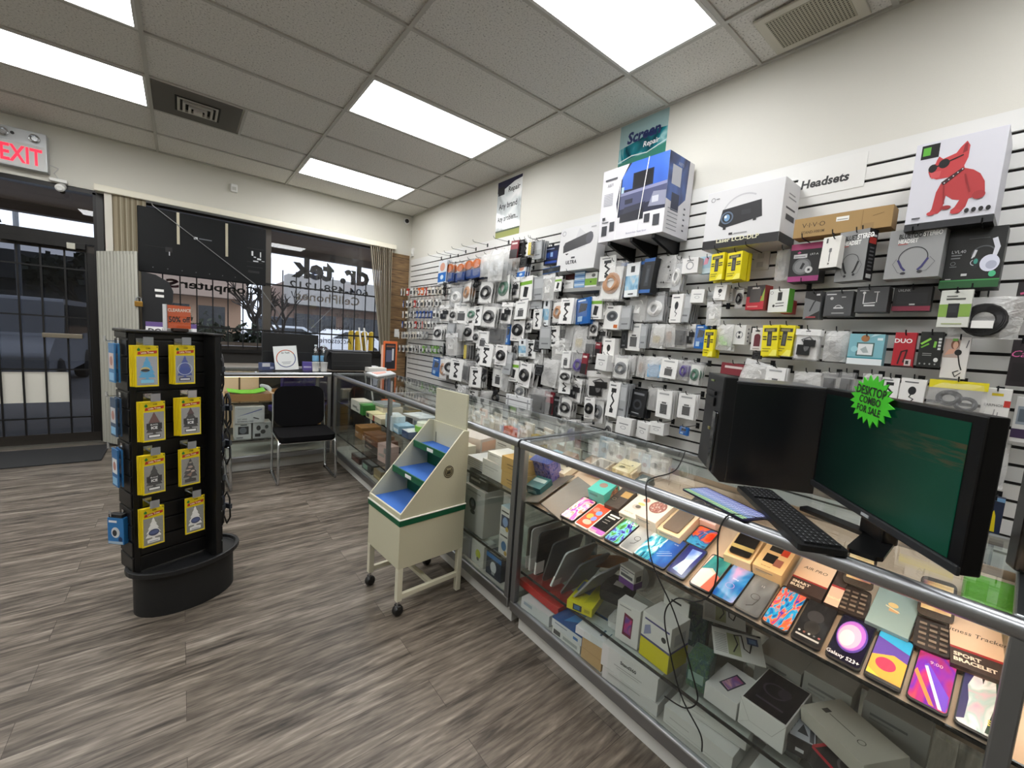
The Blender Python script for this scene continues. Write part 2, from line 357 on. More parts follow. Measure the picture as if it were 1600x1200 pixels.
obj('door_closer', MB().box(-.1, .46, -.10, -.06, 2.0, 2.06, DKF).box(.33, .39, -.115, -.1, 1.99, 2.05, M('b6b4a8', .4, .5)), d1, bev=.004)
obj('threshold', MB().box(-.6, .56, -.10, .05, 0, .022, M('9a9890', .35, .8)), d1)
gr = empty('door_security_bars', (-1.2, YB + .055, .14), label='black steel grid of bars over the dark glass entrance door', cat='door bars')
for x0 in (-.47, -.31, -.16, -.015, .137, .30, .45): obj('bar', MB().box(x0 - .007, x0 + .007, -.006, .006, -.02, 1.9, SEC), gr)
for z0 in (.286, .784, 1.317, 1.80): obj('crossbar', MB().box(-.5, .46, -.013, -.004, z0 - .147, z0 - .133, SEC), gr)
obj('floor_mat', MB().box(-.62, .62, -.31, .31, 0, .012, M('2b2c2e', .95, bump=.4, bscale=300)), None, (-1.22, 5.66, 0), 0, 'dark charcoal entrance mat on the floor inside the door', 'doormat', bev=.004)

# ---- ceiling fittings
LAMP = M('ffffff', .5, emit=PANEL_STRENGTH)
def light(x0, y0, label):
    e = empty('ceiling_light', (x0 + GW / 2, y0 + GD / 2, ZC), label=label, cat='ceiling light', group='fluorescent panels in the ceiling grid')
    w, d = GW / 2, GD / 2; mb = MB()
    for q in ((-w + .012, w - .012, -d + .012, -d + .03), (-w + .012, w - .012, d - .03, d - .012), (-w + .012, -w + .03, -d + .03, d - .03), (w - .03, w - .012, -d + .03, d - .03)):
        mb.box(*q, -.004, .008, M('dadad6', .5))
    obj('frame', mb, e); obj('diffuser', MB().box(-w + .03, w - .03, -d + .03, d - .03, -.002, .006, LAMP), e)
cx = [GX - GW * k for k in range(7)]
light(cx[1], GY + 3 * GD, 'glowing ceiling panel nearest the corner, above the shop window lettering')
light(cx[1], GY, 'glowing ceiling panel in the middle, left of the screen repair poster')
light(cx[1], GY - 3 * GD, 'largest glowing ceiling panel, cut off by the top edge near the vent')
light(cx[3], GY + 2 * GD, 'long glowing ceiling panel above the EXIT sign, beside the square air diffuser')
light(cx[3], GY, 'glowing ceiling panel in the top left corner, nearer than the one by the EXIT sign')
for (i, j) in ((1, -6), (3, -3), (3, -6), (5, 2), (5, -1), (5, -4)): light(cx[i], GY + j * GD, 'glowing ceiling panel behind the camera')
e = empty('air_diffuser', (cx[2] + .3048, GY + 2.5 * GD, ZC), label='dark grey square ceiling air diffuser with stepped pale louvre', cat='air vent')
obj('backplate', MB().box(-.29, .29, -.29, .29, -.003, .008, M('5d5a52', .7)), e)
for r, z in ((.135, -.012), (.10, -.024), (.062, -.034)):
    mb = MB(); t = .018
    for q in ((-r, r, -r, -r + t), (-r, r, r - t, r), (-r, -r + t, -r + t, r - t), (r - t, r, -r + t, r - t)): mb.box(*q, z, z + .02, M('b9b6ac', .5))
    obj('louvre', mb, e, bev=.003)
obj('centre_plate', MB().box(-.03, .03, -.03, .03, -.042, -.02, M('cfccc2', .5)), e)
obj('duct_opening', MB().box(-.15, .15, -.15, .15, -.006, -.003, M('17160f', .8)), e)
struct('ceiling_tile', MB().box(cx[2] + .61, cx[2] + .63, GY + 2 * GD, GY + 3 * GD, ZC - .003, ZC + .008, TBAR))
e = empty('return_grille', (2.53, .93, ZC), label='beige perforated return air grille in the ceiling, by the right wall', cat='air vent')
obj('frame', MB().box(-.17, .17, -.21, .21, -.012, .0, M('c4c0b2', .5)), e, bev=.004)
mb = MB(); mb.box(-.13, .13, -.165, .165, -.014, -.012, M('a8a492', .6))
for i in range(22):
    for j in range(17): mb.box(-.122 + j * .0148, -.115 + j * .0148, -.157 + i * .0148, -.150 + i * .0148, -.0146, -.0139, M('4d4a40', .8))
obj('perforated_panel', mb, e)

# ---- outside: canopy, car park, shops, cars, tree, bollards
struct('pavement', MB().box(-30, 40, YB + .15, 9.5, -.25, -.03, M('9b9b99', .85, bump=.2, bscale=20)))
struct('road', MB().box(-60, 80, 9.5, 80, -.30, -.12, M('77797c', .85, bump=.2, bscale=8)))
struct('canopy_ceiling', MB().box(-8, 12, YB + .16, 8.4, 2.72, 2.9, M('6a5747', .7)).box(-8, 12, 8.25, 8.4, 2.6, 2.9, M('4b3d33', .7)))
def building(name, label, x0, x1, y0, dep, hgt, wall, fas=None, fz=None, sign=None):
    e = empty(name, ((x0 + x1) / 2, y0, -.12), label=label, cat='building'); w = (x1 - x0) / 2
    obj('wall', MB().box(-w, w, 0, dep, 0, hgt, M(wall, .8)), e)
    if fas: obj('fascia', MB().box(-w - .2, w + .2, -1.6, .0, fz, hgt + .3, M(fas, .7)), e)
    mb = MB(); n = max(2, int(w * 2 / 3.2))
    for i in range(n):
        xx = -w + .5 + i * (2 * w - 1) / n
        f = obj('shop_window', MB().box(xx, xx + (2 * w - 1) / n - .5, -.05, .05, .5, (fz or hgt) - .6, M('3a3d40', .2)), e)
    if sign: obj('lit_sign', MB().box(sign[0], sign[1], -1.5, -1.4, fz - .9, fz - .3, M('d4202a', .5, emit=1.2)), e); obj('lit_sign', MB().box(sign[0] + 3.4, sign[1] + 3.4, -1.5, -1.4, fz - .9, fz - .3, M('d4202a', .5, emit=1.2)), e)
    return e
building('shop_building', 'long grey fascia shop row with red lit signs across the car park', 6.0, 24, 34, 8, 4.7, '8a7466', 'a5a29c', 3.0, (1.0, 2.6))
building('house', 'pale orange building seen behind the bare tree', -1.6, 3.6, 38, 8, 4.3, 'c9a68a', 'a89484', 3.1)
building('warehouse', 'dark low building seen through the tinted door', -22, -4, 36, 8, 4.2, '5c5f62', '3e4144', 3.0)
def car(name, label, x, y, rz, col, L=4.4, W=1.8, H=1.46, suv=False):
    e = empty(name, (x, y, -.12), rz, label, 'car'); h = H
    prof = [(-L / 2, .35), (-L / 2 + .05, .75), (-L / 2 + .5, .95 if not suv else 1.0), (-L / 2 + 1.2, 1.0), (-L / 2 + 1.9 - (.6 if suv else 0), h), (L / 2 - (.5 if suv else 1.3), h), (L / 2 - (.15 if suv else .55), 1.0), (L / 2, .92), (L / 2, .35)]
    T = Matrix(((1, 0, 0, 0), (0, 0, -1, W / 2), (0, 1, 0, 0), (0, 0, 0, 1)))
    mb = MB(); mb.prism(prof, 0, W, M(col, .25, .2), T); obj('body', mb, e, bev=.06, sm=True)
    g = M('20262b', .08); q = MB()
    win = [(-L / 2 + 1.3, 1.02), (-L / 2 + 1.98 - (.6 if suv else 0), h - .1), (L / 2 - (.65 if suv else 1.4), h - .1), (L / 2 - (.3 if suv else .75), 1.02)]
    q.prism(win, -.012, W + .012, g, T); obj('side_windows', q, e)
    q = MB(); a = prof[3]; b2 = prof[4]; q.box(-L/2-.0+.0, -L/2+.0, 0, 0, 0, 0, g) if 0 else None
    obj('rear_window', MB().poly([(prof[6][0] - .02, -W / 2 + .2, 1.05), (prof[6][0] - .02, W / 2 - .2, 1.05), (prof[5][0] + .06, W / 2 - .25, h - .08), (prof[5][0] + .06, -W / 2 + .25, h - .08)], g), e)
    for sx in (-1, 1):
        for sy in (-1, 1): obj('wheel', MB().lathe([(.0, -.11), (.28, -.11), (.33, -.07), (.33, .07), (.28, .11), (0, .11)], M('151515', .7), 20, TR(sx * L * .31, sy * (W / 2 - .08), .33) @ RX(PI / 2)), e, sm=True)
    for sy in (-1, 1): obj('tail_light', MB().box(L / 2 - .06, L / 2 + .02, sy * (W / 2 - .25) - .18, sy * (W / 2 - .25) + .18, .78, .92, M('a11420', .3, emit=.6)), e, bev=.02)
    return e
car('car', 'white car parked outside behind the yellow bollards', 6.3, 22, .25, 'e6e8ea')
car('car', 'silver white car parked beside the dark truck outside', 4.0, 24.5, .1, 'cdd2d6')
car('truck', 'dark truck parked under the bare tree outside', 4.6, 29, 1.3, '24282e', 5.0, 1.9, 1.95, True)
car('car', 'grey sport utility car seen through the tinted entrance door', -2.62, 12.2, PI / 2, '9fa4ab', 4.4, 1.85, 1.7, True)
mb0 = MB().lathe([(.0, 0), (.06, 0), (.06, 1.40), (.05, 1.45), (.0, 1.47)], M('e0b81e', .5), 14)
bo = obj('bollard', mb0, None, (2.84, 9.1, -.10), 0, 'yellow steel bollard outside, nearest the white cups of the four', 'bollard', 'yellow bollards outside the window', sm=True)
for x, t in ((2.98, 'second from the white car'), (3.12, 'third from the white car'), (3.27, 'nearest the right curtain of the four')): dup(bo, (x, 9.1, -.10), label='yellow steel bollard outside, ' + t, group='yellow bollards outside the window', cat='bollard')
def tree(label, x, y, hgt, spread, seed, leafy=None, n=5):
    rnd = random.Random(seed); e = empty('tree', (x, y, -.12), label=label, cat='tree'); bark = M('2f2822', .9)
    tk = MB(); tips = []
    def grow(p, d, l, r, k, mb):
        q = p + d * l; mid = p + d * l * .5 + Vector((rnd.uniform(-1, 1), rnd.uniform(-1, 1), 0)) * l * .07
        mb.tube([p, mid, q], [r, r * .85, r * .7], bark, 5)
        if k == 0: tips.append(q); return
        for _ in range(3 if k > 1 else 4):
            dd = (d + Vector((rnd.uniform(-1, 1), rnd.uniform(-1, 1), rnd.uniform(-.2, .7))) * spread).normalized(); grow(q, dd, l * rnd.uniform(.6, .8), r * .6, k - 1, mb)
    br_ = MB(); grow(Vector((0, 0, 0)), Vector((0, 0, 1)), hgt * .32, hgt * .035, 0, tk)
    top = Vector((0, 0, hgt * .32))
    for _ in range(n): grow(top, Vector((rnd.uniform(-1, 1), rnd.uniform(-1, 1), .9)).normalized(), hgt * .25, hgt * .022, 3, br_)
    obj('trunk', tk, e); obj('branches', br_, e)
    if leafy:
        lm = MB(); c = M(leafy, .8)
        for t in tips:
            for _ in range(5):
                p = t + Vector((rnd.gauss(0, .18), rnd.gauss(0, .18), rnd.gauss(0, .18))) * hgt * .25; s_ = hgt * .03
                a = Vector((rnd.uniform(-1, 1), rnd.uniform(-1, 1), rnd.uniform(-1, 1))).normalized(); u = a.orthogonal(); v = a.cross(u)
                lm.poly([p - u * s_, p - v * s_, p + u * s_, p + v * s_], c)
        obj('foliage', lm, e)
    return e
tree('bare dark tree standing outside the middle of the shop window', 1.62, 13.2, 2.9, .6, 4, None, 3)
tree('bare bushy tree beside the window mullion, further off', 3.1, 18, 3.0, .7, 9, None, 3)
for i, (x, y, h, t) in enumerate(((-11.5, 29, 6.5, 'tall dark evergreen seen through the left of the tinted door'), (-6.8, 24, 5.0, 'dark evergreen seen through the middle of the tinted door'), (-3.6, 31, 4.6, 'dark evergreen seen through the tinted door by its right edge'))): tree(t, x, y, h, .6, 20 + i, '232b22', 6)
e = empty('planter_wall', (.6, 9.3, -.1), label='low brown planter wall outside the window with hedge on top', cat='planter')
obj('wall', MB().box(-1.3, .85, 0, .5, 0, 1.1, M('7a6a59', .85, bump=.3, bscale=30)), e)
mb = MB(); rnd = random.Random(2); c1 = M('2f3826', .8)
for _ in range(700):
    p = Vector((rnd.uniform(-1.25, .8), rnd.uniform(0.05, .45), 1.1 + abs(rnd.gauss(0, .16)))); a = Vector((rnd.uniform(-1, 1), rnd.uniform(-1, 1), rnd.uniform(-1, 1))).normalized(); u = a.orthogonal() * .045; v = a.cross(a.orthogonal()) * .03
    mb.poly([p - u, p - v, p + u, p + v], c1)
obj('hedge', mb, e)
e = empty('street_lamp', (-3.05, 15.5, -.12), label='grey curved street lamp outside the door transom', cat='street lamp')
obj('pole', MB().tube([(0, 0, 0), (0, 0, 5.2), (.1, 0, 5.7), (.45, 0, 6.0), (.95, 0, 6.08)], .05, M('6a6d70', .5, .5), 8), e, sm=True); obj('lamp_head', MB().box(.9, 1.35, -.09, .09, 6.03, 6.12, M('5d6063', .5, .5)), e, bev=.02)
obj('notice_sheet', MB().box(-.30, .28, 0, .004, 0, .31, M('d9d7cd', .7)), None, (-1.19, YB + .068, .445), 0, 'blank white notice sheet stuck on the lower door glass', 'notice')
e = empty('pillar_post', (-2.38, 8.3, -.03), label='beige canopy pillar outside the left of the door transom', cat='pillar'); obj('shaft', MB().box(-.1, .1, -.1, .1, 0, 2.7, M('a59a86', .7)), e); obj('foot', MB().box(-.14, .14, -.14, .14, 0, .12, M('8a8070', .7)), e)

# ================================================================== ON THE WINDOW WALL
# exit sign with emergency lamp heads
e = empty('exit_sign', (-1.12, YB, 2.66), label='silver lit EXIT sign with red letters above the entrance door', cat='exit sign')
obj('housing', MB().box(-.158, .158, -.1, 0, 0, .335, M('b9bcbd', .35, .3)).box(-.15, .15, -.103, -.1, .01, .215, M('d3d5d4', .4)), e, bev=.006)
mb = MB(); mb.text('EXIT', frame((0, -.1045, .112), (1, 0, 0), (0, 0, 1)), .205, M('ff2a48', .5, emit=.9), 'c', .02, 0, False, .62); obj('lettering', mb, e)
for x0 in (-.105, .085): obj('lamp_head', MB().lathe([(.034, 0), (.036, .02), (.028, .024), (.02, .012), (0, .012)], CHROME, 18, TR(x0, -.1, .275) @ RX(PI / 2)), e, sm=True)
obj('status_lamp', MB().lathe([(.013, 0), (.013, .006), (0, .006)], M('151515', .3), 12, TR(-.05, -.1, .285) @ RX(PI / 2)), e)
e = empty('security_camera', (-.905, YB, 2.605), label='small white security camera on a wire above the door transom', cat='camera')
obj('mount', MB().box(-.06, .06, -.05, 0, .0, .03, WHITE), e, bev=.005); obj('body', MB().lathe([(.03, -.07), (.034, 0), (.034, .06), (.02, .075), (0, .075)], WHITE, 16, TR(.02, -.07, -.05) @ RX(1.9) ), e, sm=True)
obj('lens', MB().lathe([(.02, 0), (.02, .01), (0, .01)], M('101010', .1), 12, TR(.02, -.005, -.075) @ RX(1.9)), e); obj('wire', MB().tube([(0, -.02, .03), (-.03, -.01, .08), (.0, -.008, .13), (-.06, -.006, .15)], .003, M('c8c8c8', .5), 6), e)
e = empty('motion_sensor', (.507, YB, 2.935), label='small white motion sensor box high on the wall above the television back', cat='sensor')
obj('housing', MB().box(-.035, .035, -.04, 0, -.045, .045, WHITE), e, bev=.01); obj('lens', MB().box(-.02, .02, -.044, -.04, -.025, .01, M('cfcfc8', .2)), e)
e = empty('dome_camera', (2.655, YB, 3.045), label='tiny black dome camera up in the corner of the two walls', cat='camera')
obj('base', MB().lathe([(.045, 0), (.045, .02), (0, .02)], WHITE, 16, RX(PI / 2)), e); obj('dome', MB().lathe([(.03, .02), (.028, .035), (.015, .045), (0, .047)], M('0c0c0c', .1), 16, RX(PI / 2)), e, sm=True)
e = empty('alarm_sensor', (XR, 6.0, 2.6), label='white alarm sensor on the right wall above the slatwall end', cat='sensor')
obj('housing', MB().box(-.03, 0, -.03, .03, -.06, .06, WHITE), e, bev=.008); obj('window', MB().box(-.034, -.03, -.02, .02, -.04, -.01, M('c9c9c4', .2)), e)
# blind: valance with two stacks of vanes
e = empty('vertical_blind', (.9, YB - .07, 2.56), label='cream vertical blind with long valance and vanes stacked at both window ends', cat='blind')
obj('valance', MB().box(-1.555, 1.565, -.065, .07, .02, .085, M('e9e4d3', .5)), e, bev=.008)
V1 = M('a59a83', .75); V2 = M('8d8169', .75); V3 = M('b9b09a', .75)
for i in range(16):
    x = -1.425 + i * .0145; obj('vane', MB().box(-.0012, .0012, -.045, .045, -1.5, .02, (V1, V2, V3)[i % 3]), e, (x, 0, 0), rz=.95)
for i in range(11):
    t = i / 10; mb = MB(); xt = 1.20 + .30 * t; xb = 1.40 + .12 * t
    mb.add([(xt, -.05, .02), (xt + .006, -.05, .02), (xb + .006, -.04, -1.5), (xb, -.04, -1.5), (xt + .02, .05, .02), (xt + .026, .05, .02), (xb + .026, .05, -1.5), (xb + .02, .05, -1.5)], [(0, 1, 2, 3), (4, 7, 6, 5), (0, 4, 5, 1), (3, 2, 6, 7), (0, 3, 7, 4), (1, 5, 6, 2)], (V3, V1, V2)[i % 3]); obj('vane', mb, e)
obj('side_strip', MB().box(-1.485, -1.43, -.03, .0, -1.5, .02, M('d6d2c6', .6)), e)
# folding gate, pushed together beside the door
e = empty('folding_gate', (-.655, 6.02, 0), label='folded grey steel scissor gate standing between the door and the window', cat='gate')
p0, p1 = Vector((-.655, 6.03)), Vector((-.325, 5.54)); SL = M('b9b8ae', .45, .2); n = 24
for i in range(n):
    p = p0.lerp(p1, (i + .5) / n); obj('slat', MB().box(-.0075, .0075, -.009, .009, .03, 2.0, SL), e, (p.x + .655, p.y - 6.02, 0), rz=.93 + (.3 if i % 2 else -.3))
obj('gap_shade_backing', MB().box(-.29, .29, .010, .013, .03, 1.99, M('2a2a28', .6)), e, (.165, -.235, 0), rz=-.98); obj('rear_strap', MB().box(-.29, .29, -.004, .004, .02, .05, DARK).box(-.29, .29, -.004, .004, 1.97, 2.0, DARK).box(-.29, .29, -.004, .004, 1.0, 1.03, DARK), e, (.165, -.235, 0), rz=-.98)  # dark sheet added behind the slats, its colour standing in for shaded gaps
obj('padlock', MB().box(-.03, .03, -.02, .02, 0, .05, M('a8803c', .35, .8)).tube([(-.02, 0, .05), (-.02, 0, .08), (0, 0, .095), (.02, 0, .08), (.02, 0, .05)], .006, CHROME, 8), e, (.335, -.49, 1.47), bev=.004)
# two television backs hung in the window
def tv_back(name, label, X0, X1, Y, Z0, Z1, strips, vents):
    e = empty(name, ((X0 + X1) / 2, Y, Z0), label=label, cat='television'); w = (X1 - X0) / 2; h = Z1 - Z0
    obj('back_shell', MB().box(-w, w, -.03, .03, 0, h, M('0b0d0f', .55, 0, .25)), e, bev=.008)
    obj('screen', MB().box(-w + .01, w - .01, .03, .034, .02, h - .01, M('0a0b0d', .1)), e)
    for u, v0, v1 in strips: obj('mount_rail', MB().box(-.012, .012, -.04, -.03, v0 * h, v1 * h, M('b9b29c', .4, .6)), e, ((u - .5) * 2 * w, 0, 0))
    mb = MB(); F = frame((-w, -.031, 0), (1, 0, 0), (0, 0, 1)); mb.art(F, 2 * w, h, vents); obj('printed_marks', mb, e)
    return e
wt = 'cfd2d4'
tv_back('television', 'large black flat television hung facing out, its back with two mount rails', -.335, .81, 5.90, 1.84, 2.50,
    [(.285, .50, 1.0), (.66, .42, .97)], [('r', .40, .62, .43, .66, wt), ('r', .44, .635, .54, .65, '70757a'), ('r', .83, .62, .98, .63, '050606'), ('r', .87, .50, .885, .58, wt), ('r', .92, .44, .955, .47, wt), ('r', .885, .40, .93, .42, wt), ('r', .945, .49, .955, .58, wt), ('r', .96, .42, .985, .43, wt), ('r', .89, .47, .91, .49, wt), ('r', .83, .385, .97, .395, '050606'), ('r', .83, .30, .97, .31, '050606'), ('r', .84, .2, .94, .24, '0a0c0d'), ('r', .19, .35, .24, .43, '08090a'), ('r', .215, .30, .222, .36, wt), ('r', .05, .41, .2, .415, '050606')] + [('e', .1 + .105 * i, .085, .004, .007, '6f7478') for i in range(8)])
obj('hanging_wire', MB().tube([(-.22, 5.94, 2.56), (-.215, 5.84, 2.52), (.75, 5.845, 1.80), (1.0, 5.86, 1.45)], .004, M('8b8d8e', .4, .5), 6), None, label='thin steel wire slanting across the big television back', cat='wire')
obj('hanging_wire', MB().tube([(1.36, 6.06, 1.36), (1.62, 6.06, 1.66)], .003, M('8b8d8e', .4, .5), 6), None, label='short thin wire slanting across the lettered pane', cat='wire')
e = empty('monitor', (-.19, 5.62, 1.25), label='rounded black monitor back with two white stickers, standing behind the black rack', cat='monitor')
pr = [(-.11, 0), (.08, 0), (.095, .15), (.13, .30), (.135, .40), (.10, .49), (.0, .55), (-.11, .57)]
obj('back_shell', MB().prism(pr, -.03, .03, M('101215', .5), Matrix(((1, 0, 0, 0), (0, 0, -1, 0), (0, 1, 0, 0), (0, 0, 0, 1)))), e, bev=.01)
obj('stand_neck', MB().box(-.03, .03, -.01, .03, -.355, .06, BLACK), e); obj('stand_foot', MB().box(-.1, .1, -.08, .1, -.36, -.35, BLACK), e, bev=.003); obj('sticker', MB().box(-.01, .06, -.033, -.03, .385, .41, PAPER), e); obj('sticker', MB().box(-.005, .06, -.033, -.03, .33, .355, PAPER), e)
e = empty('signboard', (-.07, 5.48, .891), label='white and purple board reading DOUBLE behind the top of the rack', cat='sign')
mb = MB(); mb.box(-.2, .2, -.01, .01, 0, .439, M('f1f0f2', .5)); mb.art(frame((-.2, -.01, .109), (1, 0, 0), (0, 0, 1)), .4, .33, [('r', 0, .86, 1, 1, '6b5590'), ('t', .36, .73, .2, 'DOUBLE', {'bold': .03}, '1b1b1f')]); obj('panel', mb, e); obj('easel_leg', MB().box(-.02, .02, .01, .05, 0, .3, DARK), e)

# ---- posters on the right wall
def wall_poster(name, label, c, cat='poster', fr=None):
    pass
P1 = MB(); w, h = .42, .60; P1.box(0, w, -.004, 0, 0, h, PAPER)
P1.art(frame((0, -.004, 0), (1, 0, 0), (0, 0, 1)), w, h, [('r', 0, 0, 1, 1, swirl('sky_print', ['ffffff', 'dfe5e6', 'b7bdbf', 'f6f6f4'], 1.5, 1)), ('r', 0, 0, 1, .13, M('9aa05a', .6)), ('r', 0, .11, 1, .14, M('55604a', .6)), ('p', [(0, .80), (.35, .86), (.7, .93), (1, .95), (1, 1), (0, 1)], '1d1c3c'), ('r', .03, .76, .3, .90, '14131c'),
   ('t', .70, .82, .125, 'Repair', {'bold': .02}, '15161a'), ('t', .47, .56, .14, 'Any brand', {'bold': .02, 'sx': .9}, '17181c'), ('t', .48, .34, .14, 'Any problem...', {'bold': .02, 'sx': .72}, '17181c')])
obj('poster', P1, None, (XR, 3.895, 2.487), FACE_L, 'tall grey poster reading Repair Any brand Any problem above the hanging cables', 'poster')
P2 = MB(); w, h = .42, .62; P2.box(0, w, -.004, 0, 0, h, PAPER)
P2.art(frame((0, -.004, 0), (1, 0, 0), (0, 0, 1)), w, h, [('r', 0, 0, 1, 1, M('2f7d6b', .5)), ('p', [(0, .54), (.3, .58), (.6, .57), (1, .63), (1, .99), (0, .99)], swirl('teal_print', ['0c3f4d', '1f7f8c', '9fd0d2', '2b8b90'], 2, 1.5)), ('p', [(0, .72), (.4, .76), (.7, .82), (1, .80), (1, 1), (0, 1)], '9cb9bb'), ('l', [(0, .56), (.3, .6), (.62, .58), (1, .65)], .008, 'cfe8e6'), ('r', .13, .0, .9, .44, '173f33'), ('r', .17, .0, .86, .41, swirl('keys_print', ['2b4a3e', '6d9a88', 'b8d2c4'], 14, 0, 1, .4, 'vor')),
   ('t', .52, .82, .18, 'Screen', {'bold': .04, 'shear': .15, 'sx': .95}, '14245c'), ('t', .70, .685, .085, 'Repair', {'bold': .012, 'shear': .15}, 'f2f6f7')])
obj('poster', P2, None, (XR, 2.262, ZC - .012 - .62), FACE_L, 'green poster reading Screen Repair, partly behind the big boxed sound system', 'poster')
P3 = MB(); P3.box(0, .30, -.003, 0, 0, .17, M('e4e4e1', .45)); P3.art(frame((0, -.003, 0), (1, 0, 0), (0, 0, 1)), .30, .17, [('t', .42, .40, .36, 'Headsets', {'bold': .035, 'shear': .1, 'sx': .95}, '141414')])
obj('paper_sign', P3, None, (SLF, .955, 2.29), FACE_L, 'white paper strip reading Headsets stuck on the slatwall', 'sign')

# ================================================================== ROTATING RACK ON ITS OVAL BASE
KX, KY, KR = -.04, 2.50, math.radians(20)
BK = M('0d0d0e', .45); BKR = M('18191a', .6)
rack = empty('display_rack', (KX, KY, 0), KR, 'tall black slatwall rack on an oval base, hung with yellow tree shaped car fresheners', 'display rack')
ell = lambda a, b, n=40: [(.055 + a * math.cos(2 * PI * i / n), .01 + b * math.sin(2 * PI * i / n)) for i in range(n)]
mb = MB(); mb.prism(ell(.205, .145), 0, .20, BKR); obj('base', mb, rack, sm=True)
mb = MB(); A, B_ = ell(.232, .170), ell(.215, .152); n = 40
mb.add([(x, y, .20) for x, y in A] + [(x, y, .225) for x, y in A] + [(x, y, .225) for x, y in B_] + [(x, y, .205) for x, y in B_],
       [tuple(reversed(range(n)))] + [(i + n * k, (i + 1) % n + n * k, (i + 1) % n + n * (k + 1), i + n * (k + 1)) for k in range(3) for i in range(n)] + [tuple(range(3 * n, 4 * n))], M('1b1c1e', .45)); obj('base_rim', mb, rack, bev=.004)
mb = MB(); zt = 1.31; mb.box(-.14, .14, -.004, .004, .21, 1.31, BK)
z = .215
while z < 1.30: z2 = min(z + .070, 1.312); mb.box(-.14, .14, -.014, .014, z, z2, BK); z += .0765
obj('slat_panel', mb, rack, bev=.002)
for s in (1, -1):
    mb = MB(); z = .215; mb.box(.142 * s - .012, .142 * s + .012, *sorted((-.13 * s, .02 * s)), .21, 1.312, BK)
    while z < 1.30: mb.box(*sorted((.154 * s, .160 * s)), *sorted((-.128 * s, .018 * s)), z, min(z + .07, 1.312), BK); z += .0765
    obj('side_wing', mb, rack, bev=.003)
obj('top_cap', MB().box(-.165, .165, -.03, .03, 1.312, 1.325, BK).box(.12, .165, -.135, .02, 1.312, 1.325, BK).box(-.165, -.12, -.02, .135, 1.312, 1.325, BK), rack, bev=.004)
def rk(u, v, z): c, s = math.cos(KR), math.sin(KR); return Vector((KX + u * c - v * s, KY + u * s + v * c, z))
# flat chrome hook with scanner plate, shared by the rack
HK = MB(); HK.box(-.016, .016, -.003, 0, -.02, .02, CHROME).tube([(0, 0, .0), (0, -.075, 0), (0, -.085, .012)], .003, CHROME, 6).box(-.017, .017, -.092, -.088, -.004, .030, M('b9bcc0', .2, .6))
HOOKM = HK.mesh('rack_hook')
YEL = 'f0d51c'
def tree_pts(k=1.0): return [(.5, .74), (.42, .66), (.45, .66), (.33, .56), (.38, .56), (.25, .45), (.31, .45), (.17, .33), (.26, .34), (.14, .23), (.44, .22), (.44, .19), (.22, .17), (.22, .09), (.78, .09), (.78, .17), (.56, .19), (.56, .22), (.86, .23), (.74, .34), (.83, .33), (.69, .45), (.75, .45), (.62, .56), (.67, .56), (.55, .66), (.58, .66)]
def fresh(label, u, z, treec, extra, back, n=3, rz=0.0, g=None):
    w, h = .080, .178
    hk = obj('rack_hook', HOOKM, None, rk(u, -.016, z + .02), KR, 'hook carrying ' + label, 'hook')
    S = [('r', 0, 0, 1, 1, YEL), ('r', .06, .04, .95, .74, M(back, .25)), ('p', tree_pts(), treec), ('e', .16, .90, .07, .035, '2f8a3a'), ('p', [(.09, .88), (.16, .96), (.23, .88)], '2f8a3a'), ('t', .56, .935, .045, 'WUNDER-BAUM' if 0 else 'CAR', {'bold': .02}, '2b2b22'), ('p', [(.1, .78), (.93, .82), (.95, .89), (.12, .85)], 'c0392b'), ('t', .52, .835, .062, 'Little Trees', {'bold': .03, 'sx': .86, 'rot': .09}, 'f7efc0'), ('r', .93, .95, .97, .985, '2b2b22')] + extra
    first = None
    for i in range(n):
        mb = MB(); mb.box(-w / 2, w / 2, 0, .005, -h, 0, M(YEL, .4)); 
        if i == 0: mb.art(frame((-w / 2, 0, -h), (1, 0, 0), (0, 0, 1)), w, h, S)
        o = obj('air_freshener_pack', mb, None, rk(u + .004 * i * (-1 if u < 0 else -1), -.085 + .007 * i, z + .012), KR + rz * (1 - i * .4), label if i == 0 else label.replace(' pack on', ' packs on') + ' (behind)', 'air freshener', None if i == 0 else (g or label[:40]) + ' packs behind', bev=.0008)
        if i == 0: obj('blister', MB().box(-w / 2 + .004, w / 2 - .003, -.004, -.0015, -h + .006, -h * .26, BLIS), o)
ice = [('r', .16, .30, .84, .46, '1b1a1a'), ('t', .5, .425, .05, 'BLACK', {'bold': .03}, 'd9d9d6'), ('t', .5, .345, .09, 'ICE', {'bold': .04}, 'f4f4f4'), ('r', .26, .11, .74, .16, 'f1f1ee')]
fresh('light blue tree pack on the black rack, top left', -.112, 1.248, '49a9d8', [('e', .42, .42, .2, .06, 'd6c37a'), ('e', .42, .40, .19, .035, '23313c'), ('r', .22, .09, .78, .17, '86cbe6')], 'a9adb2', 4)
fresh('navy blue tree pack on the black rack, top right', .025, 1.252, '21409a', [('g', .5, .40, .36, .03, 'b9c4df'), ('r', .24, .36, .76, .44, '33509f'), ('r', .22, .09, .78, .17, '23232b'), ('r', .27, .11, .73, .15, 'd5d7df')], '8f949c', 4)
fresh('brown topped black tree pack on the black rack, second down on the left', -.092, 1.002, '2b2120', [('p', [(.5, .74), (.25, .47), (.75, .47)], '6d4a43')] + ice, '9a9a98', 4)
fresh('half hidden black tree pack on the black rack, second down on the right', .045, 1.008, '191717', [('p', [(.5, .72), (.32, .57), (.68, .57)], '58403c')] + ice, '9d9c98', 5, -.12)
fresh('plain black tree pack on the black rack, third down on the left', -.096, .762, '171615', ice, '8b8b86', 4)
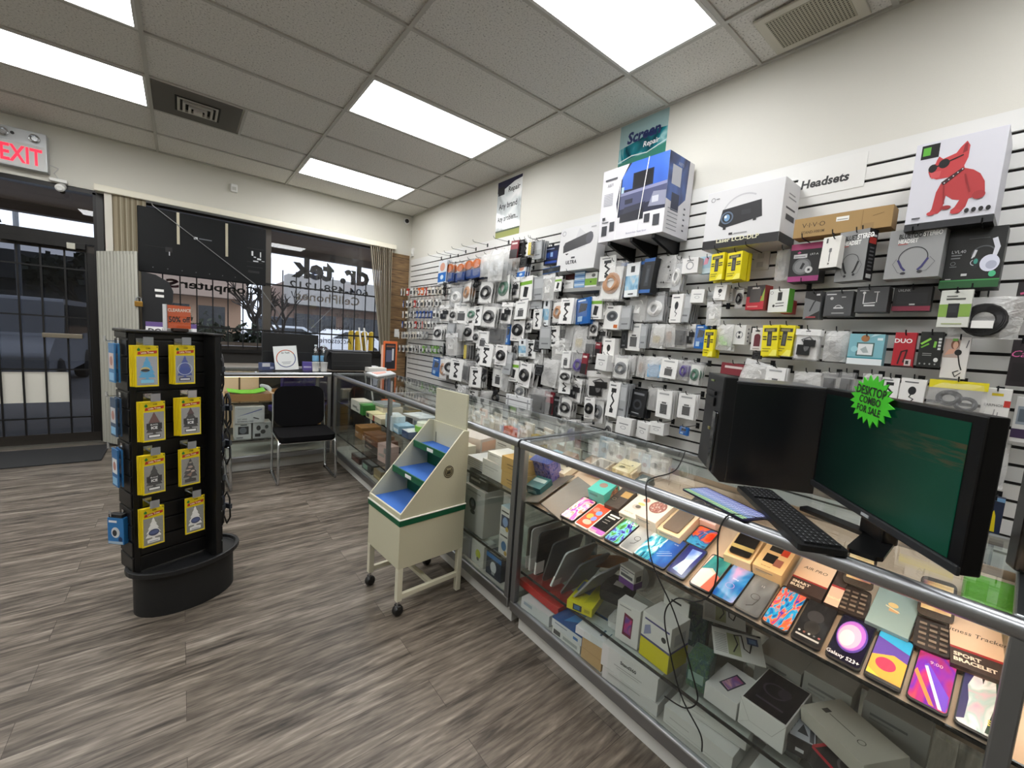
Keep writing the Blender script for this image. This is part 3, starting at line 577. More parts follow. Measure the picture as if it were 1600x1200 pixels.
fresh('patterned dark tree pack on the black rack, third down on the right', .041, .765, M('2a2623', .4), [('e', .5, .5, .12, .03, 'a58e80'), ('e', .4, .42, .12, .02, 'b8a091'), ('p', [(.3, .3), (.6, .36), (.5, .24)], '8a6a5c'), ('e', .62, .38, .1, .025, 'c7b4a4'), ('e', .5, .62, .08, .02, '8f8378'), ('r', .22, .09, .78, .16, '3a3230')], '8d8b84', 2)
wt_ = [('e', .52, .345, .24, .085, '27355e'), ('e', .52, .35, .2, .05, '4a5b8c'), ('r', .22, .09, .78, .17, 'f3f3f0'), ('r', .30, .11, .70, .13, '9aa2b4')]
fresh('white tree pack on the black rack, lowest on the left', -.103, .520, 'f2f2ee', wt_, '8c8c80', 3)
fresh('white tree pack on the black rack, lowest on the right', .058, .522, 'f2f2ee', wt_, '85867c', 1)
# goods on the rack's left and right wings
for i, (z, rr, c1, c2) in enumerate(((1.25, 0, '3c7fb6', 'd9c7c2'), (1.01, .1, '33506f', 'c8ccd0'), (.78, 0, '2e6fa8', 'e3e6e8'))):
    t = ('top', 'middle', 'third')[i]; base = rk(-.165, .055, z)
    obj('rack_hook', HOOKM, None, base + Vector((0, 0, .02)), KR - PI / 2, t + ' chrome hook on the left side of the black rack', 'hook').scale = (.7, .5, .7)
    for j in range(2):
        mb = MB(); mb.box(-.035, .035, 0, .006, -.17, 0, M(c1, .4)); mb.art(frame((-.035, 0, -.17), (1, 0, 0), (0, 0, 1)), .07, .17, [('r', .1, .35, .9, .75, c2), ('e', .5, .55, .25, .12, 'b07d72'), ('r', .1, .05, .9, .25, '8ac0e6')])
        obj('gadget_pack', mb, None, rk(-.176 - .014 * j, .055, z + .01), KR - PI / 2, f'blue gadget pack on the left side of the black rack, {t} hook, ' + ('inner' if j == 0 else 'outer'), 'gadget pack', bev=.0008)
obj('rack_hook', HOOKM, None, rk(-.163, .07, .485), KR - PI / 2, 'lowest chrome hook on the left side of the black rack', 'hook').scale = (.7, .5, .7)
mb = MB(); mb.box(-.038, .038, 0, .025, -.135, -.01, M('2f78b8', .4)).box(-.032, .032, 0, .025, -.01, .006, M('17181b', .5)); mb.art(frame((-.038, 0, -.135), (1, 0, 0), (0, 0, 1)), .076, .125, [('e', .5, .45, .26, .2, 'cfd4d8'), ('e', .45, .43, .14, .12, '33383d'), ('r', .1, .82, .6, .9, 'e7eef4'), ('e', .8, .2, .12, .1, '1e3c66'), ('r', .05, .02, .95, .12, '9db7cc')])
obj('mouse_box', mb, None, rk(-.196, .05, .485), KR - PI / 2 + .5, 'blue boxed gadget hanging low on the left of the black rack', 'gadget box', bev=.002)
for i, (z, n) in enumerate(((1.22, 3), (1.02, 5), (.84, 4), (.66, 3), (.50, 4))):
    t = ('top', 'second', 'third', 'fourth', 'lowest')[i]
    obj('rack_hook', HOOKM, None, rk(.163, -.03, z + .01), KR + PI / 2, t + ' chrome hook on the right side of the black rack', 'hook').scale = (.7, .35, .7)
    for j in range(n):
        a = .025 * j; mb = MB(); hh = .15 + .02 * ((i + j) % 3)
        mb.tube([(0, 0, 0), (-.02, 0, -.03), (-.024, 0, -hh + .04), (0, 0, -hh), (.024, 0, -hh + .04), (.02, 0, -.03)], .0045, M('15161a' if (i + j) % 3 else '1c2740', .35), 6, True)
        o = obj('cable_loop', mb, None, rk(.178 + .014 * j, -.03 + .006 * ((j * 7) % 5 - 2), z), KR + PI / 2 + .1 * ((j * 3) % 5 - 2), f'looped dark cable hanging on the right side of the black rack, {t} hook', 'cable', f'dark cables on the {t} right rack hook', sm=True)
        obj('paper_band', MB().box(-.03, .03, -.006, .006, -.085, -.06, M('3a4048', .4)), o)
# clearance stand on top of the rack
e = empty('price_stand', (-.005, 2.49, 1.326), KR, 'orange CLEARANCE 50% off card in a clear holder on top of the black rack', 'price card')
OR = M('e2602e', .5); mb = MB(); mb.box(-.044, .044, -.004, .004, .012, .118, OR); F = frame((-.044, -.004, .012), (1, 0, 0), (0, 0, 1))
mb.art(F, .088, .106, [('t', .5, .80, .18, 'CLEARANCE', {'bold': .035, 'sx': .84, 'rot': .04}, 'fbe6da'), ('t', .5, .40, .33, '50% off', {'bold': .03, 'sx': .78, 'rot': .04}, '281512')]); obj('card', mb, e, bev=.001)
obj('holder', MB().box(-.05, .05, -.008, -.006, 0, .125, GLASS).box(-.055, .05, .006, .03, 0, .01, M('d8d8d8', .2)).box(-.052, -.048, -.008, .03, 0, .12, M('cfd2d6', .15)), e)
obj('foot', MB().box(-.03, .03, -.02, .012, 0, .014, M('2a1a16', .5)), e, bev=.002)

# ================================================================== CREAM STEP DISPLAY CART
CR = M('c9c6ac', .5, bump=.06, bscale=90); GRN = M('0f5a3a', .45); BLU = M('3f6fc0', .95, bump=.35, bscale=260); CRL = M('d9d6c0', .45)
ct = empty('display_cart', (.81, 1.79, 0), math.radians(4.5), 'cream stepped display cart with blue felt trays and green bands on casters', 'display cart')
cw, cd = .345, .385                                      # local x = into the counter, local y = along it (front edge at x=0)
def cb(name, *boxes, m=CR, bev=.002, par=ct):
    mb = MB(); [mb.box(*q, m) for q in boxes]; return obj(name, mb, par, bev=bev)
cb('box_body', (0, cd, 0, cw, .245, .465)); cb('green_band', (-.004, cd + .002, -.004, cw + .004, .465, .494), m=GRN); cb('band_edge', (-.006, cd + .004, -.006, cw + .006, .494, .500), m=M('f0efe6', .4))
sd = [(0, .5), (cd, .5), (cd, .895), (cd - .035, .900), (.005, .528), (0, .525)]
TY = lambda y: Matrix(((1, 0, 0, 0), (0, 0, 1, y), (0, 1, 0, 0), (0, 0, 0, 1)))
for y in (0, cw - .008): mb = MB(); mb.prism(sd, 0, .008, CR, TY(y)); obj('side_panel', mb, ct, bev=.0015)
cb('back_panel', (cd - .008, cd, .008, cw - .008, .5, .895)); cb('front_lip', (0, .010, .008, cw - .008, .5, .526))
for nm, x0, x1, z in (('tray', .01, .24, .505), ('tray', .13, .345, .640), ('tray', .255, cd - .008, .765)):
    t = cb(nm, (x0, x1, .008, cw - .008, z - .008, z), m=GRN); cb('felt', (x0 + .004, x1, .010, cw - .010, z, z + .003), m=BLU, bev=0, par=t)
    if z > .6:
        cb('green_lip', (x0 - .006, x0 + .002, .008, cw - .008, z - .012, z + .024), m=GRN, par=t); cb('riser', (x0 + .09, x0 + .096, .008, cw - .008, z - .13, z - .008), m=GRN, par=t)
        cb('price_tag', (x0 - .0075, x0 - .006, .13, .19, z - .004, z + .014), m=PAPER, par=t, bev=0)
cb('sign_panel', (cd - .001, cd + .010, .03, cw - .01, .84, 1.085)); cb('hook_strip', (cd - .011, cd - .008, .30, .307, .72, .83), m=M('8a8a78', .5))
mb = MB(); F = frame((.235, -.0005, .66), (1, 0, 0), (0, 0, 1)); mb.art(F, .062, .066, [('e', .5, .5, .5, .5, '4a4436'), ('g', .5, .5, .44, .05, 'a89f80'), ('e', .5, .5, .3, .3, '7d7558'), ('p', [(.28, .32), (.4, .62), (.5, .52), (.62, .68), (.7, .36)], '2d281e'), ('r', .3, .70, .7, .78, 'c7be9d')]); obj('round_badge', mb, ct)
for x, y in ((.0, .0), (.0, cw - .028), (cd - .028, 0), (cd - .028, cw - .028)):
    low = .0 if (x > .1 and y < .1) else .075
    lg = cb('leg', (x, x + .028, y, y + .028, low + .002, .25), m=CRL)
    if low:
        k = obj('caster', MB().lathe([(.0, -.018), (.020, -.018), (.027, -.008), (.027, .008), (.020, .018), (0, .018)], M('161616', .4), 18, TR(x + .014, y + .014, .027) @ RX(PI / 2) @ RY(0)), ct, sm=True)
        obj('fork', MB().box(x + .004, x + .024, y - .006, y + .034, .034, .055, M('1c1c1c', .4)).tube([(x + .014, y + .014, .05), (x + .014, y + .014, .08)], .007, CHROME, 8), k, bev=.004)
cb('cross_bar', (.028, cd - .028, .004, .024, .085, .110), m=CRL); cb('cross_bar', (.028, cd - .028, cw - .024, cw - .004, .085, .110), m=CRL); cb('long_bar', (.19, .215, .024, cw - .024, .088, .108), m=CRL)

# ================================================================== CHAIRS
FAB = M('0e0e10', .95, 0, .12, bump=.3, bscale=500)
def chair_parts(e):
    w, d = .235, .20
    def pad(name, x, y, z0, z1, rx, ry, yy=0):
        mb = MB(); mb.prism(rrect(2 * x, 2 * y, .06, 6), z0, z1, FAB); return mb
    s = obj('seat', pad('seat', .23, .235, .375, .43, 0, 0), e, bev=.018, sm=True)
    mb = MB(); mb.prism(rrect(.43, .38, .085, 6), -.022, .022, FAB, TR(0, .225, .625) @ RX(PI / 2 - .14)); obj('backrest', mb, e, bev=.014, sm=True)
    for sx in (-1, 1):
        x = sx * w
        obj('sled_leg', MB().tube([(x * .92, .262, .74), (x * .93, .235, .54), (x * .96, .215, .40), (x, .205, .05), (x, .19, .016), (x, .16, .011), (x, -.17, .011), (x, -.20, .016), (x, -.212, .05), (x * .98, -.20, .36), (x * .96, -.18, .385), (x * .95, .2, .39)], .011, CHROME, 10), e, sm=True)
    obj('cross_rail', MB().tube([(-w * .97, -.19, .372), (w * .97, -.19, .372)], .010, CHROME, 8), e, sm=True); obj('cross_rail', MB().tube([(-w * .95, .2, .385), (w * .95, .2, .385)], .010, CHROME, 8), e, sm=True)
    obj('foot_cap', MB().lathe([(.016, 0), (.016, .02), (0, .02)], M('111111', .5), 10, TR(w, .19, 0)).lathe([(.016, 0), (.016, .02), (0, .02)], M('111111', .5), 10, TR(-w, .19, 0)), e)
    obj('back_bolt', MB().tube([(-.035, .22, .49), (-.035, .205, .44)], .006, CHROME, 6).tube([(0, .22, .49), (0, .205, .44)], .006, CHROME, 6).tube([(.035, .22, .49), (.035, .205, .44)], .006, CHROME, 6), e)
ch = empty('visitor_chair', (.88, 4.12, 0), -.03, 'black fabric visitor chair with chrome sled legs in front of the white counter', 'chair'); chair_parts(ch)
bpy.context.view_layer.update()
dup(ch, (.065, 4.15, 0), (0, 0, .02), label='black chair with chrome sled legs mostly hidden behind the black rack', cat='chair')

# ================================================================== GLASS DISPLAY CASES
SHZ, LOZ, DKZ, TOPZ = .65, .295, .152, .935
LINER = M('cfb8a2', .7, bump=.15, bscale=25); KICK = M('dcdcd8', .45)
def showcase(label, loc, rz, Lc, D, posts, liner, power, ends=(1, 1), rail_ext=0.0, back=None):
    e = empty('display_case', loc, rz, label, 'display case')
    P = lambda nm, bx, m, bev=0, par=e: obj(nm, [mb := MB(), [mb.box(*q, m) for q in bx]][0], par, bev=bev)
    P('kick_base', [(0.02, Lc - .02, .05, D - .03, 0, .105)], KICK, .002)
    P('deck', [(.01, Lc - .01, .02, D - .01, .105, DKZ)], M('a9a8a2', .5))
    P('bottom_rail', [(0, Lc, 0, .022, .10, .152)], ALU, .006)
    for i, x in enumerate(posts):
        P('post', [(x, x + .032, 0, .03, .15, .91)], SATIN, .004)
        P('post', [(x, x + .028, D - .028, D, .15, .91)], SATIN, .004) if i in (0, len(posts) - 1) else None
    mb = MB(); mb.prism(rrect(.036, .040, .016, 5), 0, Lc + rail_ext, ALU, Matrix(((0, 0, 1, 0), (1, 0, 0, .012), (0, 1, 0, .915), (0, 0, 0, 1)))); obj('top_rail', mb, e, sm=True)
    P('rear_top_rail', [(0, Lc, D - .022, D, .905, .934)], SATIN, .003)
    for i, x in enumerate(posts): P('cross_rail', [(x, x + .03, .03, D - .02, .908, .934)], ALU, .004)
    P('glass_top', [(.004, Lc - .004, .030, D - .004, .9285, .9345)], GLASS)
    P('glass_front', [(.006, Lc - .006, .010, .015, .15, .90)], GLASS)
    for k, x in zip(ends, (.012, Lc - .017)):
        if k: P('glass_end', [(x, x + .005, .03, D - .03, .15, .905)], GLASS)
    P('rear_door', [(.03, Lc / 2 + .02, D - .018, D - .013, .152, .905)], GLASS); P('rear_door', [(Lc / 2 - .02, Lc - .03, D - .010, D - .005, .152, .905)], GLASS)
    for nm, z, y0 in (('upper_shelf', SHZ, .035), ('lower_shelf', LOZ, .045)):
        s = P(nm, [(.02, Lc - .02, y0, D - .03, z - .008, z)], LINER if (liner and nm[0] == 'u') else GLASS)
        if liner and nm[0] == 'u': s.rotation_euler = (math.radians(20), 0, 0); s.location = (0, .035 * (1 - math.cos(math.radians(20))) + .642 * math.sin(math.radians(20)), .642 * (1 - math.cos(math.radians(20))) - .035 * math.sin(math.radians(20)))
        P('shelf_edge', [(.02, Lc - .02, y0 - .004, y0, z - .010, z + .001)], M('101312', .2), 0, s)
    if back: P('back_panel', [(.03, back, D - .032, D - .026, .33, .90)], M('e6cba8', .6)); P('standard_strip', [(.645, .66, D - .036, D - .032, .36, .88)], M('5a4632', .5))
    if liner: P('back_liner', [(.03, Lc - .03, D - .026, D - .020, .30, .845)], LINER)
    hs = P('light_housing', [(.06, Lc - .06, .032, .062, .896, .908)], ALU)
    P('light_tube', [(.07, Lc - .07, .036, .058, .890, .896)], M('ffd9b4', .5, emit=power), 0, hs)
    return e
showcase('nearest glass display case, with phones on its lit shelf', (1.22, 1.425, 0), FACE_L, 2.07, .60, (0, 1.458, 2.038), True, CASE_STRENGTH * 5.5)
showcase('long glass display case of boxed gadgets behind the cream cart', (1.22, 4.45, 0), FACE_L, 3.01, .60, (0, 1.44, 2.978), False, CASE_STRENGTH)
showcase('glass display case behind the black chair, along the window side', (-.2, 4.44, 0), 0, 1.40, .50, (0, 1.368), False, CASE_STRENGTH * 2, back=.82)

# ================================================================== GOODS IN AND ON THE DISPLAY CASES
SLP = 'slope'
TAN = math.tan(math.radians(20)); SX0, SZ0 = 1.245, .6535    # the lit shelf slopes up towards the back
SN = Vector((-math.sin(math.radians(20)), 0, math.cos(math.radians(20))))
def onS(px, py):
    d = ray(px, py); t = (SZ0 - SX0 * TAN - EYE) / (d.z - d.x * TAN); return Vector((d.x * t, d.y * t, EYE + d.z * t))
def slope_z(x): return SZ0 + (x - SX0) * TAN
def slopeM(u, c):
    x = (u - SN * u.dot(SN)).normalized(); y = SN.cross(x); return Matrix(((x.x, y.x, SN.x, c.x), (x.y, y.y, SN.y, c.y), (x.z, y.z, SN.z, c.z), (0, 0, 0, 1)))
def onshelf(name, label, cat, a, b, z, dep, h, col, art=None, group=None, rough=.42, bev=.0012, turn=0.0, xmax=1.775, back=0.0):
    """box whose front bottom edge runs from pixel a to pixel b on the level z (or on the sloping shelf)"""
    if z == SLP:
        A, B = onS(*a), onS(*b); u = B - A; w = u.length; T = slopeM(u, A); y = T.col[1].to_3d(); c = (A + B) / 2 + y * (dep / 2 + back * .6)
        c.x = min(max(c.x, 1.25 + dep / 2), 1.735 - dep * .48); c.z = slope_z(c.x) + .001
        o = carton(name, label, cat, (w, dep, h), col, c, 0, art, group, bev, rough); q = T.copy(); q.translation = c; o.matrix_world = q; return o
    A = onZ(*a, z); B = onZ(*b, z); u = B - A; w = u.length; rz = math.atan2(u.y, u.x) + turn
    n = Vector((-math.sin(rz), math.cos(rz), 0)); c = (A + B) / 2 + n * (dep / 2 + back); c.z = z + .0006
    c.x = min(max(c.x, 1.238 + dep / 2 * abs(n.x)), xmax - dep / 2 * abs(n.x))
    return carton(name, label, cat, (w, dep, h), col, c, rz, art, group, bev, rough)
LBL = [('r', .12, .70, .7, .76, '8a8a88'), ('r', .12, .60, .5, .64, 'a5a5a2')]
# ---- smartphones in the front row of the lit shelf
def phone(label, a, b, scr, extra=(), frame_c='15161a', L=.162, name='smartphone'):
    A = onS(*a); B = onS(*b); u = B - A; w = min(max(u.length, .066), .080); u = Vector((0, -1, 0)) + Vector((u.x, 0, 0)) * .8
    T = slopeM(u, A); y = T.col[1].to_3d(); c = (A + B) / 2 + y * (L / 2); c.x = max(c.x, 1.252 + L * .47); c.z = slope_z(c.x) + .001
    mb = MB(); mb.prism(rrect(w, L, .010), 0, .0085, M(frame_c, .3, .3))
    e = obj(name, mb, None, c, 0, label, 'smartphone', 'dummy smartphones in the front row of the lit shelf', bev=.0015); q = T.copy(); q.translation = c; e.matrix_world = q
    mb = MB(); mb.prism(rrect(w - .005, L - .012, .008), .0085, .0089, mcol(scr, .12)); F = frame((-w / 2 + .0025, -L / 2 + .006, .0089), (1, 0, 0), (0, 1, 0)); mb.art(F, w - .005, L - .012, list(extra), .0002)
    obj('screen', mb, e); return e
S = swirl
phone('phone with a pink, white and purple marbled screen beside the grey folder', (874, 808), (895, 818), S('wallpaper', ['5d2bb0', 'e05bc0', 'f6e6f0', 'ef7a52', '39b5b0'], 1.6, 2.2, 1.0))
phone('flat phone picture box with orange and blue circles', (897, 820), (918, 831), 'e9573e', [('e', .65, .66, .2, .1, '6f9ad6'), ('e', .35, .44, .22, .11, 'f0a03c'), ('e', .7, .40, .18, .1, '7a86d8'), ('e', .3, .75, .2, .1, 'f37b6c'), ('e', .55, .2, .3, .1, 'f6b0a0')], 'f0e9e6')
phone('black phone box with white lines of lettering and a pink lower strip', (918, 831), (939, 843), '1b1a1c', [('r', .2, .78, .9, .84, 'e2e0dd'), ('r', .2, .68, .75, .73, 'c9c6c2'), ('r', .2, .56, .6, .58, '8b8885'), ('r', .2, .45, .6, .47, '8b8885'), ('r', 0, 0, 1, .16, 'b45bc4'), ('r', 0, 0, .5, .08, 'ef9ab8')], 'e9e4de')
phone('phone with a purple and green floral screen reading LG Q60', (941, 845), (963, 857), S('wallpaper', ['1f4a2c', '5fae5a', '7ad0e0', '4a43b8', '2b1d7a'], 1.5, 2.5, 4.0), [('t', .62, .83, .13, 'LG Q60', {'bold': .01, 'sx': .8}, 'e8eef8')])
phone('silver phone with a grey screen and a thin 9 ring, fifth from the grey folder', (967, 859), (988, 868), S('wallpaper', ['6b7178', '9aa1a8', 'c5cacf'], .8, .3, 2.0), [('g', .5, .45, .2, .035, '202428'), ('l', [(.66, .40), (.55, .26), (.35, .22)], .0025, '202428')], 'b9bec4')
phone('phone with a white and turquoise feathery screen', (990, 869), (1009, 880), S('wallpaper', ['e9f3f8', 'bfe2ee', '4cb7d6', '1a6f9c', '0d3040'], 1.4, 2.5, 7.0))
phone('phone with a royal blue screen and thin white slanting lines', (1011, 881), (1033, 895), S('wallpaper', ['0d2a78', '1f55b4', '3b86d8'], .8, .5, 3.0), [('l', [(.1, .30), (.75, .50)], .0012, 'd6e6f6'), ('l', [(.2, .24), (.85, .44)], .0012, 'd6e6f6'), ('l', [(.12, .38), (.6, .52)], .001, 'b4d2f0'), ('t', .62, .8, .05, '12:45', {}, 'dfe9f6')])
phone('phone with a navy screen and a pale blue ribbon shape', (1039, 897), (1064, 912), '1b1f6e', [('p', [(.18, .12), (.8, .06), (.78, .45), (.86, .92), (.3, .9), (.36, .5)], S('wallpaper', ['e8f0fa', '9fb8ee', '5f83d8'], 1.2, 1, 5))])
phone('phone with a teal, pale pink and coral screen', (1074, 916), (1106, 932), 'f0c6bc', [('p', [(0, .5), (.45, .62), (1, .45), (1, 1), (.1, 1)], S('wallpaper', ['1f5f6a', '2f8f92', '7cc4b8'], 1, 1, 2)), ('p', [(.55, 0), (1, 0), (1, .45), (.72, .54)], 'e5624a'), ('p', [(0, .1), (.5, .02), (.66, .5), (.3, .58), (0, .46)], 'f4dcd4')])
phone('phone with a blue screen fading to lilac, seventh from the right end', (1110, 932), (1142, 951), S('wallpaper', ['1a4fae', '2f86cc', '8fa4e2', 'dba6dd'], .9, .6, 6.0), [('t', .5, .62, .05, 'Galaxy', {'sx': .9}, 'e8f0fa'), ('g', .45, .4, .2, .02, 'b394d6')])
phone('dark grey phone with a large thin 9 on its screen', (1146, 953), (1183, 969), S('wallpaper', ['3e4348', '6a6f75', '8b9096'], .8, .3, 8.0), [('g', .5, .42, .2, .03, '1b1e22'), ('l', [(.68, .38), (.58, .2), (.36, .13)], .003, '1b1e22'), ('t', .55, .75, .07, '12', {}, 'aeb3b8')], '585c60')
phone('phone with a blue and orange flowing paint screen', (1186, 976), (1228, 997), S('wallpaper', ['1c2f8a', '1d7fd0', '28a9e0', 'e8792c', 'd8486a', '2a43b8'], 1.8, 2.6, 5.5))
phone('dark phone with a black screen, search bar and row of small icons', (1232, 1001), (1280, 1020), '232428', [('e', .45, .62, .3, .14, '2f3036'), ('e', .5, .35, .28, .16, '1c1d20')] + [('e', .15 + .18 * i, .19, .045, .022, c) for i, c in enumerate(('d8dbe0', '8a5a50', 'd0d3d8', '5a5f66', 'b0626a'))] + [('r', .08, .08, .92, .12, 'c6c8cc')])
phone('phone with a glowing lilac bubble on navy reading Galaxy S23+', (1286, 1028), (1342, 1056), '120f2a', [('e', .48, .57, .46, .36, '4a2d9a'), ('e', .46, .58, .42, .33, 'b56ad2'), ('e', .42, .55, .34, .27, 'e6b4d6'), ('e', .36, .50, .22, .18, 'f2dce4'), ('t', .46, .085, .105, 'Galaxy S23+', {'bold': .015, 'sx': .82}, 'f4f4f8')])
phone('phone with a blue, purple and yellow screen around a red ellipse', (1346, 1064), (1405, 1088), '3aa7dc', [('p', [(0, .42), (.5, .55), (1, .50), (1, .72), (0, .86)], '5b3b9e'), ('p', [(0, 0), (1, 0), (1, .52), (.6, .58), (0, .44)], 'f0a63a'), ('p', [(0, .16), (.6, .0), (1, .06), (1, 0), (0, 0)], 'f3c93e'), ('e', .45, .34, .30, .13, 'c52a55'), ('r', 0, 0, 1, .05, '1a1a1e')])
phone('phone with a magenta and violet streaked screen showing 9:00', (1412, 1097), (1479, 1129), S('wallpaper', ['e07a3c', 'c23a7c', '7a2fc0', 'a8337e', '8b2a4e'], 1.1, .8, 1.3), [('p', [(.2, .7), (.85, .02), (.97, .02), (.97, .3), (.3, .76)], '6a35d0'), ('p', [(.22, .68), (.78, .02), (.88, .02), (.3, .7)], 'e4e2f4'), ('p', [(.0, .5), (.55, .02), (.68, .02), (.05, .58)], 'e2863c'), ('t', .5, .79, .085, '9:00', {}, 'e9bcc8')])
phone('phone with a pale lilac screen between two dark shapes, at the right end', (1488, 1136), (1562, 1174), S('wallpaper', ['c9cde0', 'e2e2ec', 'a9c4c9', 'd9a7c0'], 1.6, 1.4, 2.7), [('p', [(0, .05), (.18, .1), (.2, .45), (.12, .7), (.25, .97), (0, .97)], '2b2560'), ('p', [(.66, .03), (1, .03), (1, .97), (.74, .97), (.82, .6)], '173a34'), ('p', [(.4, .97), (.5, .97), (.46, .82)], '22222e')] + [('e', .72 + .06 * (i % 3), .18 + .035 * (i // 3), .03, .012, 'e4d36a') for i in range(8)])
# ---- second row on the lit shelf
e = empty('tablet_folder', (0, 0, 0), 0, 'grey folded tablet cover standing like a low tent on the lit shelf', 'tablet cover'); c = onS(874, 775); c.z -= .006; e.matrix_world = slopeM(Vector((.02, -1, 0)), c)
G1 = M('6e6a66', .42); mb = MB(); T = TR(-.055, 0, 0) @ RY(-.35); mb.box(-.062, .058, -.12, .13, .02, .026, G1, T); obj('left_leaf', mb, e, bev=.003)
mb = MB(); mb.box(-.058, .062, -.12, .13, .02, .026, G1, TR(.055, 0, 0) @ RY(.35)); obj('right_leaf', mb, e, bev=.003)
photo = S('photo_print', ['2a1f1a', 'a9654a', 'd8a888', '4a3a30'], 3, 2, 1, .4)
onshelf('product_box', 'small turquoise box with a face picture on its side, behind the orange circles phone', 'product box', (921, 782), (946, 793), SLP, .105, .06, '4fb8b2', {'top': [('e', .5, .55, .22, .16, '9a7a70'), ('r', .1, .85, .6, .92, 'dff2f0')], 'right': [('p', [(.1, 0), (.9, 0), (.9, .9), (.5, .75)], photo)], 'front': [('r', .1, .6, .6, .8, '2f8f8a')]})
onshelf('product_box', 'flat dark brown box with a gold label beside the turquoise box', 'product box', (945, 796), (967, 805), SLP, .14, .028, '453a34', {'top': [('r', .4, .55, .95, .85, 'c39b5e'), ('r', .1, .25, .4, .5, '2b2420'), ('g', .25, .36, .12, .02, 'a8927c')]})
onshelf('product_box', 'flat white box printed with two earpieces', 'product box', (968, 809), (994, 821), SLP, .165, .028, 'ece4da', {'top': [('e', .5, .40, .24, .10, 'c6c0ba'), ('e', .55, .42, .14, .06, '6a625c'), ('e', .62, .74, .18, .08, 'c98a7a'), ('e', .58, .55, .2, .05, 'd8d488'), ('t', .4, .12, .07, 'WATCH', {}, '5a5550')], 'front': LBL})
onshelf('product_box', 'white box with a patterned pink watch face on its lid', 'product box', (995, 822), (1026, 837), SLP, .15, .055, 'efe2d4', {'top': [('e', .5, .56, .36, .26, '8e5a54'), ('e', .5, .56, .32, .22, S('dial_print', ['efd8c8', '8e4d4a', 'd9a08e'], 9, 0, 1, .4, 'vor')), ('e', .45, .9, .04, .03, '201c1a')], 'right': [('r', .1 + .18 * i, .3, .2 + .18 * i, .6, '3a2f2c') for i in range(5)], 'front': LBL})
o = onshelf('phone_box', 'open beige phone box holding a brown phone', 'phone box', (1027, 838), (1062, 854), SLP, .155, .035, 'e8cfae', {'front': LBL})
obj('phone_inside', MB().prism(rrect(.062, .125, .009), .0352, .040, M('6b5a4c', .35)), o)
phone('phone with a red and blue swirl screen lying in the second row', (1069, 850), (1100, 864), S('wallpaper', ['e23a1c', 'f2662a', '16468c', '3fa0d8', '123a72'], 1.2, 1.6, 3.3), [('t', .5, .75, .06, '10:10', {}, 'd6e8f6')], L=.115)
onshelf('phone_box', 'pink topped card box with a hang hole behind the red swirl phone', 'phone box', (1093, 822), (1118, 832), SLP, .07, .03, 'e6c3bc', {'top': [('r', .2, .3, .7, .6, '8fb4c8'), ('r', .4, .8, .6, .88, '2a2224')]})
o = onshelf('phone_box', 'open cream tray holding a black phone under a gold band', 'phone box', (1131, 880), (1173, 897), SLP, .155, .038, 'ecd3a8', None)
obj('tray_recess', MB().prism(rrect(.07, .135, .012), .0382, .0390, M('c9a878', .5)), o); obj('phone_inside', MB().prism(rrect(.062, .124, .010), .039, .044, M('17120f', .2)), o); obj('gold_band', MB().box(-.033, .033, -.035, -.018, .044, .0455, M('e8cf86', .3, .3)), o)
onshelf('phone_box', 'cream box printed with black and red phones, beside the gold banded tray', 'phone box', (1176, 899), (1221, 919), SLP, .155, .045, 'ecc995', {'top': [('r', .2, .56, .66, .84, '1c1815'), ('r', .62, .52, .86, .76, 'd84a2a'), ('r', .2, .2, .6, .46, '1c1815'), ('r', .58, .16, .84, .38, 'a4685a'), ('t', .5, .91, .05, 'Smart Phone', {}, '5a4630'), ('t', .4, .08, .05, 'Android', {}, '5a4630')], 'front': LBL})
def band_box(label, a, b, txt1, txt2, top='efcdb0', dep=.165, h=.022):
    return onshelf('bracelet_box', label, 'product box', a, b, SLP, dep, h, '3d2d28', {'top': [('r', 0, .30, 1, 1, top), ('r', 0, .28, 1, .32, 'a92a2a'), ('r', .36, .9, .68, .99, 'cc2630'), ('t', .5, .62, .105, txt1, {'shear': .2, 'sx': .9}, '4a3a34'), ('t', .06, .19, .085, txt2[0], {'bold': .04, 'align': 'l'}, 'f3e9da'), ('t', .06, .10, .085, txt2[1], {'bold': .04, 'align': 'l'}, 'f3e9da')], 'front': [('r', .1, .4, .7, .6, '6a4f46')]})
band_box('brown and peach box reading AIR PRO with a red tab', (1229, 924), (1283, 948), 'AIR PRO', ('SMART', 'BUDS'))
onshelf('bracelet_box', 'narrow brown and peach box squeezed against the folding phone', 'product box', (1287, 950), (1308, 959), SLP, .15, .02, '3d2d28', {'top': [('r', 0, 0, 1, .5, 'f0c9b4'), ('r', 0, .48, 1, .53, 'a92a2a'), ('t', .5, .2, .1, 'band', {'bold': .03}, 'efe6c8')]})
